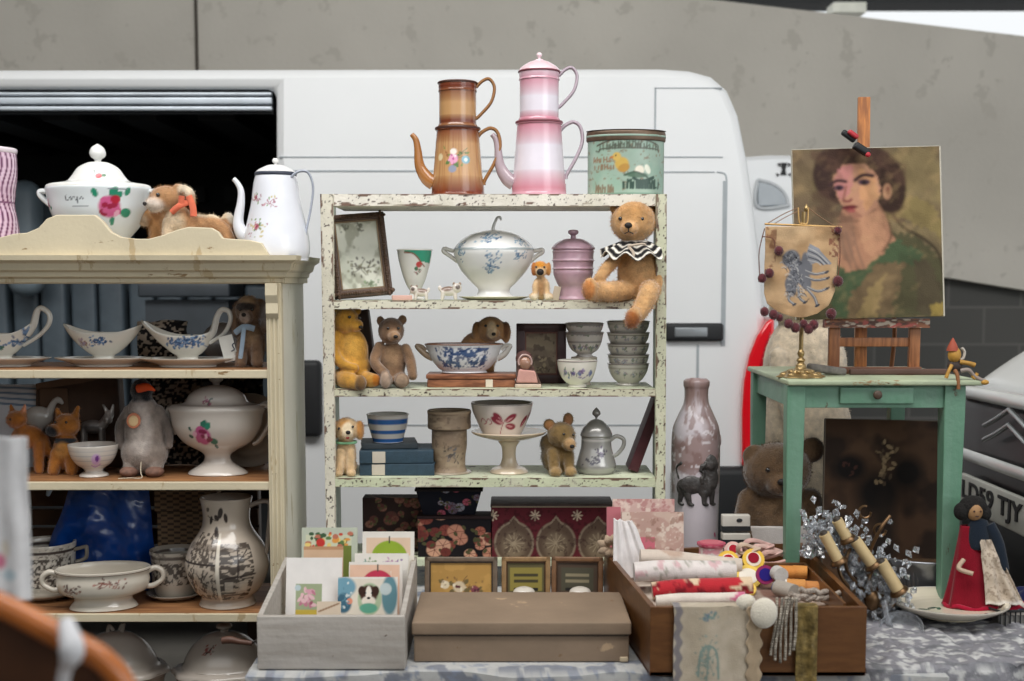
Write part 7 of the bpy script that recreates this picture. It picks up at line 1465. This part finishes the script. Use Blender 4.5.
# inner tray with orange reels
t = Thing('card_tray', 'small open wooden tray of orange thread reels inside the big tray', 'tray', (0, 0, 0)); 
ty0, ty1 = Yd+.05, 2.98; za_, zb_ = zt0-.004, Z(563, 2.98); xa, xb = X(765, 2.98, .87), X(806, 2.98, .87)
xa0, xb0 = X(775, ty0, .87), X(846, ty0, .87)
wall((xa, ty1), (xb, ty1), TB+.01, zb_, zb_, .006, name='back_panel'); wall((xb0, ty0), (xb, ty1), TB+.01, za_, zb_, .006, name='side_panel')
def cyl(px, py, Y, r, h, col, label, rz, name='thread_reel', cap='#d8d4cc', group=None):
    a = W(px, py, Y); t_ = Thing(name, label, 'thread', a, U(Y, a[2]), rz=rz, group=group)
    t_.part('thread', M().lathe([(0, 0), (r, 0), (r, h), (0, h)], 30, smooth=0, rot=(0, 90, 0), off=(-h/2, 0, 0)), mat(col, rough=.8, var=.08, bump=.4, bs=400)); t_.part('cap', M().lathe([(0, -1.5), (r*.9, -1.5), (r*.9, 0), (0, 0)], 24, smooth=0, rot=(0, 90, 0), off=(-h/2, 0, 0)), mat(cap, **PAPER)); return t_
cyl(787, 572, 2.93, 6.5, 16, '#c9823a', 'orange thread reel at the rear of the small tray', -12); cyl(800, 572, 2.93, 6.5, 14, '#cc8840', 'orange thread reel beside the tray side, rear row', -12)
cyl(796, 586, 2.84, 7, 18, '#c98a48', 'orange thread reel in the front row of the tray', -12); cyl(812, 588, 2.84, 7, 16, '#c78448', 'front orange thread reel touching the tray side', -12)
cyl(779, 574, 2.90, 7.5, 12, '#c9c4be', 'white thread reel with a blue end beside the orange ones', -80, cap='#31457a'); cyl(786, 590, 2.82, 8, 24, '#a8a096', 'grey thread reel lying before the orange reels', -60, cap='#3a5a8a')
for i, (a, b_) in enumerate((((785, 600), (830, 597)), ((790, 595), (842, 600)), ((800, 590), (840, 594)))):
    P0_, P1_ = W(a[0], a[1], 2.74), W(b_[0], b_[1], 2.74)
    solo('twisted_cord', ('lower skein of silver twisted cord in the tray front', 'middle skein of silver twisted cord in the tray front', 'upper skein of silver twisted cord in the tray front')[i], 'cord', M().tube([tuple(np.array(P0_)*(1-k/8)+np.array(P1_)*k/8+np.array([0, .003*sin(k*2.4), .003*cos(k*2.4)])) for k in range(9)], .0065, 8), mat('#a89c90', rough=.5, bump=1., bs=300, var=.2, vs=200), group=None)
# black and white card pack
a = W(736, 545, 3.17); t = Thing('domino_pack', 'two white boxed packs with black bands standing at the tray back', 'pack', a, U(3.17, a[2]))
t.part('upper_pack', M().rbox(-14, 14, 0, 10, 14, 30, 1), mat('#c2bdb4', **PAPER)); t.part('upper_band', M().box(-14.3, 14.3, -.4, 10.2, 14, 19), blk, smooth=False); t.part('lower_pack', M().rbox(-14, 14, -3, 10, -3, 12, 1), mat('#bcb6ac', **PAPER)); t.part('lower_band', M().box(-14.3, 14.3, -3.4, 10.2, 1, 6), blk, smooth=False); t.part('emblem', M().ball((3, -.4, 25), (3, .5, 2)), blk)
# linen hanging over the front
A = Art('#b3a692', blur=.9); A.N('#c2b6a4', .05, .05, .5, 3, .8, .3)
A.V(lambda u, v, p: (4.2-np.abs(u+37+np.sin(v*.4)*1.6))/1.2, '#6d6a74', .8).spray(-6, -8, 9, 4, ('#6a8783', '#6a7a8a', '#7f938e'), 26, 3)
A.spray(-8, -50, 11, 22, ('#7f928a', '#93a096', '#728881'), 60, 5, 6); A.L([(-16, -70), (-14, -45), (-6, -38), (2, -46), (4, -72)], 1.1, '#7f928a').L([(-6, -40), (-8, -80)], .8, '#7f928a')
aL = W(715, 600, Yd-.004); 
def lin_(a, b):
    s = b*112; on = s < 14; x = (a-.5)*82+(vn(b*4, a*2, 2)-.5)*3
    return x, np.where(on, 14-s, -2+(vn(a*6, b*2, 5)-.5)*5+np.sin(a*11)*1.2), np.where(on, 1.4, 1.4-(s-14))
solo('embroidered_linen', 'beige linen cloth with blue green embroidery hanging over the tray front', 'linen', M().grid(lin_, 120, 150), mat(None, **CLOTH), (aL[0], Yd-.004, zt0), U(Yd, zt0), art=A, solid=.8)
A = Art('#b6a98f')
solo('scalloped_edging', 'strip of beige scalloped edging beside the embroidered linen', 'trim', M().grid(lambda a, b: ((a-.5)*(14+3*np.sin(b*30)), -4+(vn(a*3, b*4, 2)-.5)*3+0*a, -b*78), 12, 90), mat('#b09c82', **CLOTH), (X(753, Yd, .85), Yd-.006, zt0+.004), U(Yd, zt0), solid=.8)
# powder puffs
def puff(px, py, rx_, rz_, label, Y):
    a = W(px, py, Y); return solo('powder_puff', label, 'powder puff', M().ball((0, 0, 0), (rx_, 6, rz_), nu=30, nv=18), mat('#d8d0bf', rough=1, sheen=1, var=.03, bump=.5, bs=300), a, U(Y, a[2]))
puff(746, 603, 10, 9, 'smaller white fluffy powder puff on the tray edge', Yd-.0); puff(764, 613, 13.5, 15.5, 'larger white fluffy powder puff hanging before the smaller', Yd-.03)
# beads and gold ribbon
g_ = random.Random(4); m = M()
for k in range(6):
    x0 = 777+k*4.1
    for i in range(26):
        yy = 599+i*2.5; px = x0+math.sin(i*.2+k)*1.2-(i/26)*6
        if yy > 664-abs(k-2)*5: continue
        a = W(px, yy, Yd-.012-.004*(k % 2)); m.ball(((a[0]), a[1], a[2]), .0036, nu=8, nv=6)
solo('bead_strands', 'strands of small silver grey beads hanging from the tray front', 'beads', m, mat('#aba294', rough=.3, metal=.3, var=.4, vs=120), kind='stuff')
solo('gold_ribbon', 'sheer gold ribbon hanging over the tray edge beside the beads', 'ribbon', M().grid(lambda a, b: ((a-.5)*22, np.where(b < .12, 10-b*90, -2+(vn(a*4, b*5, 5)-.5)*4), np.where(b < .12, 2, 2-(b-.12)*100)), 30, 80), mat('#8a7544', rough=.4, metal=.4, var=.35, vs=50, bump=.4, bs=200), (X(806, Yd, .85), Yd-.004, zt0), U(Yd, zt0), solid=.5)
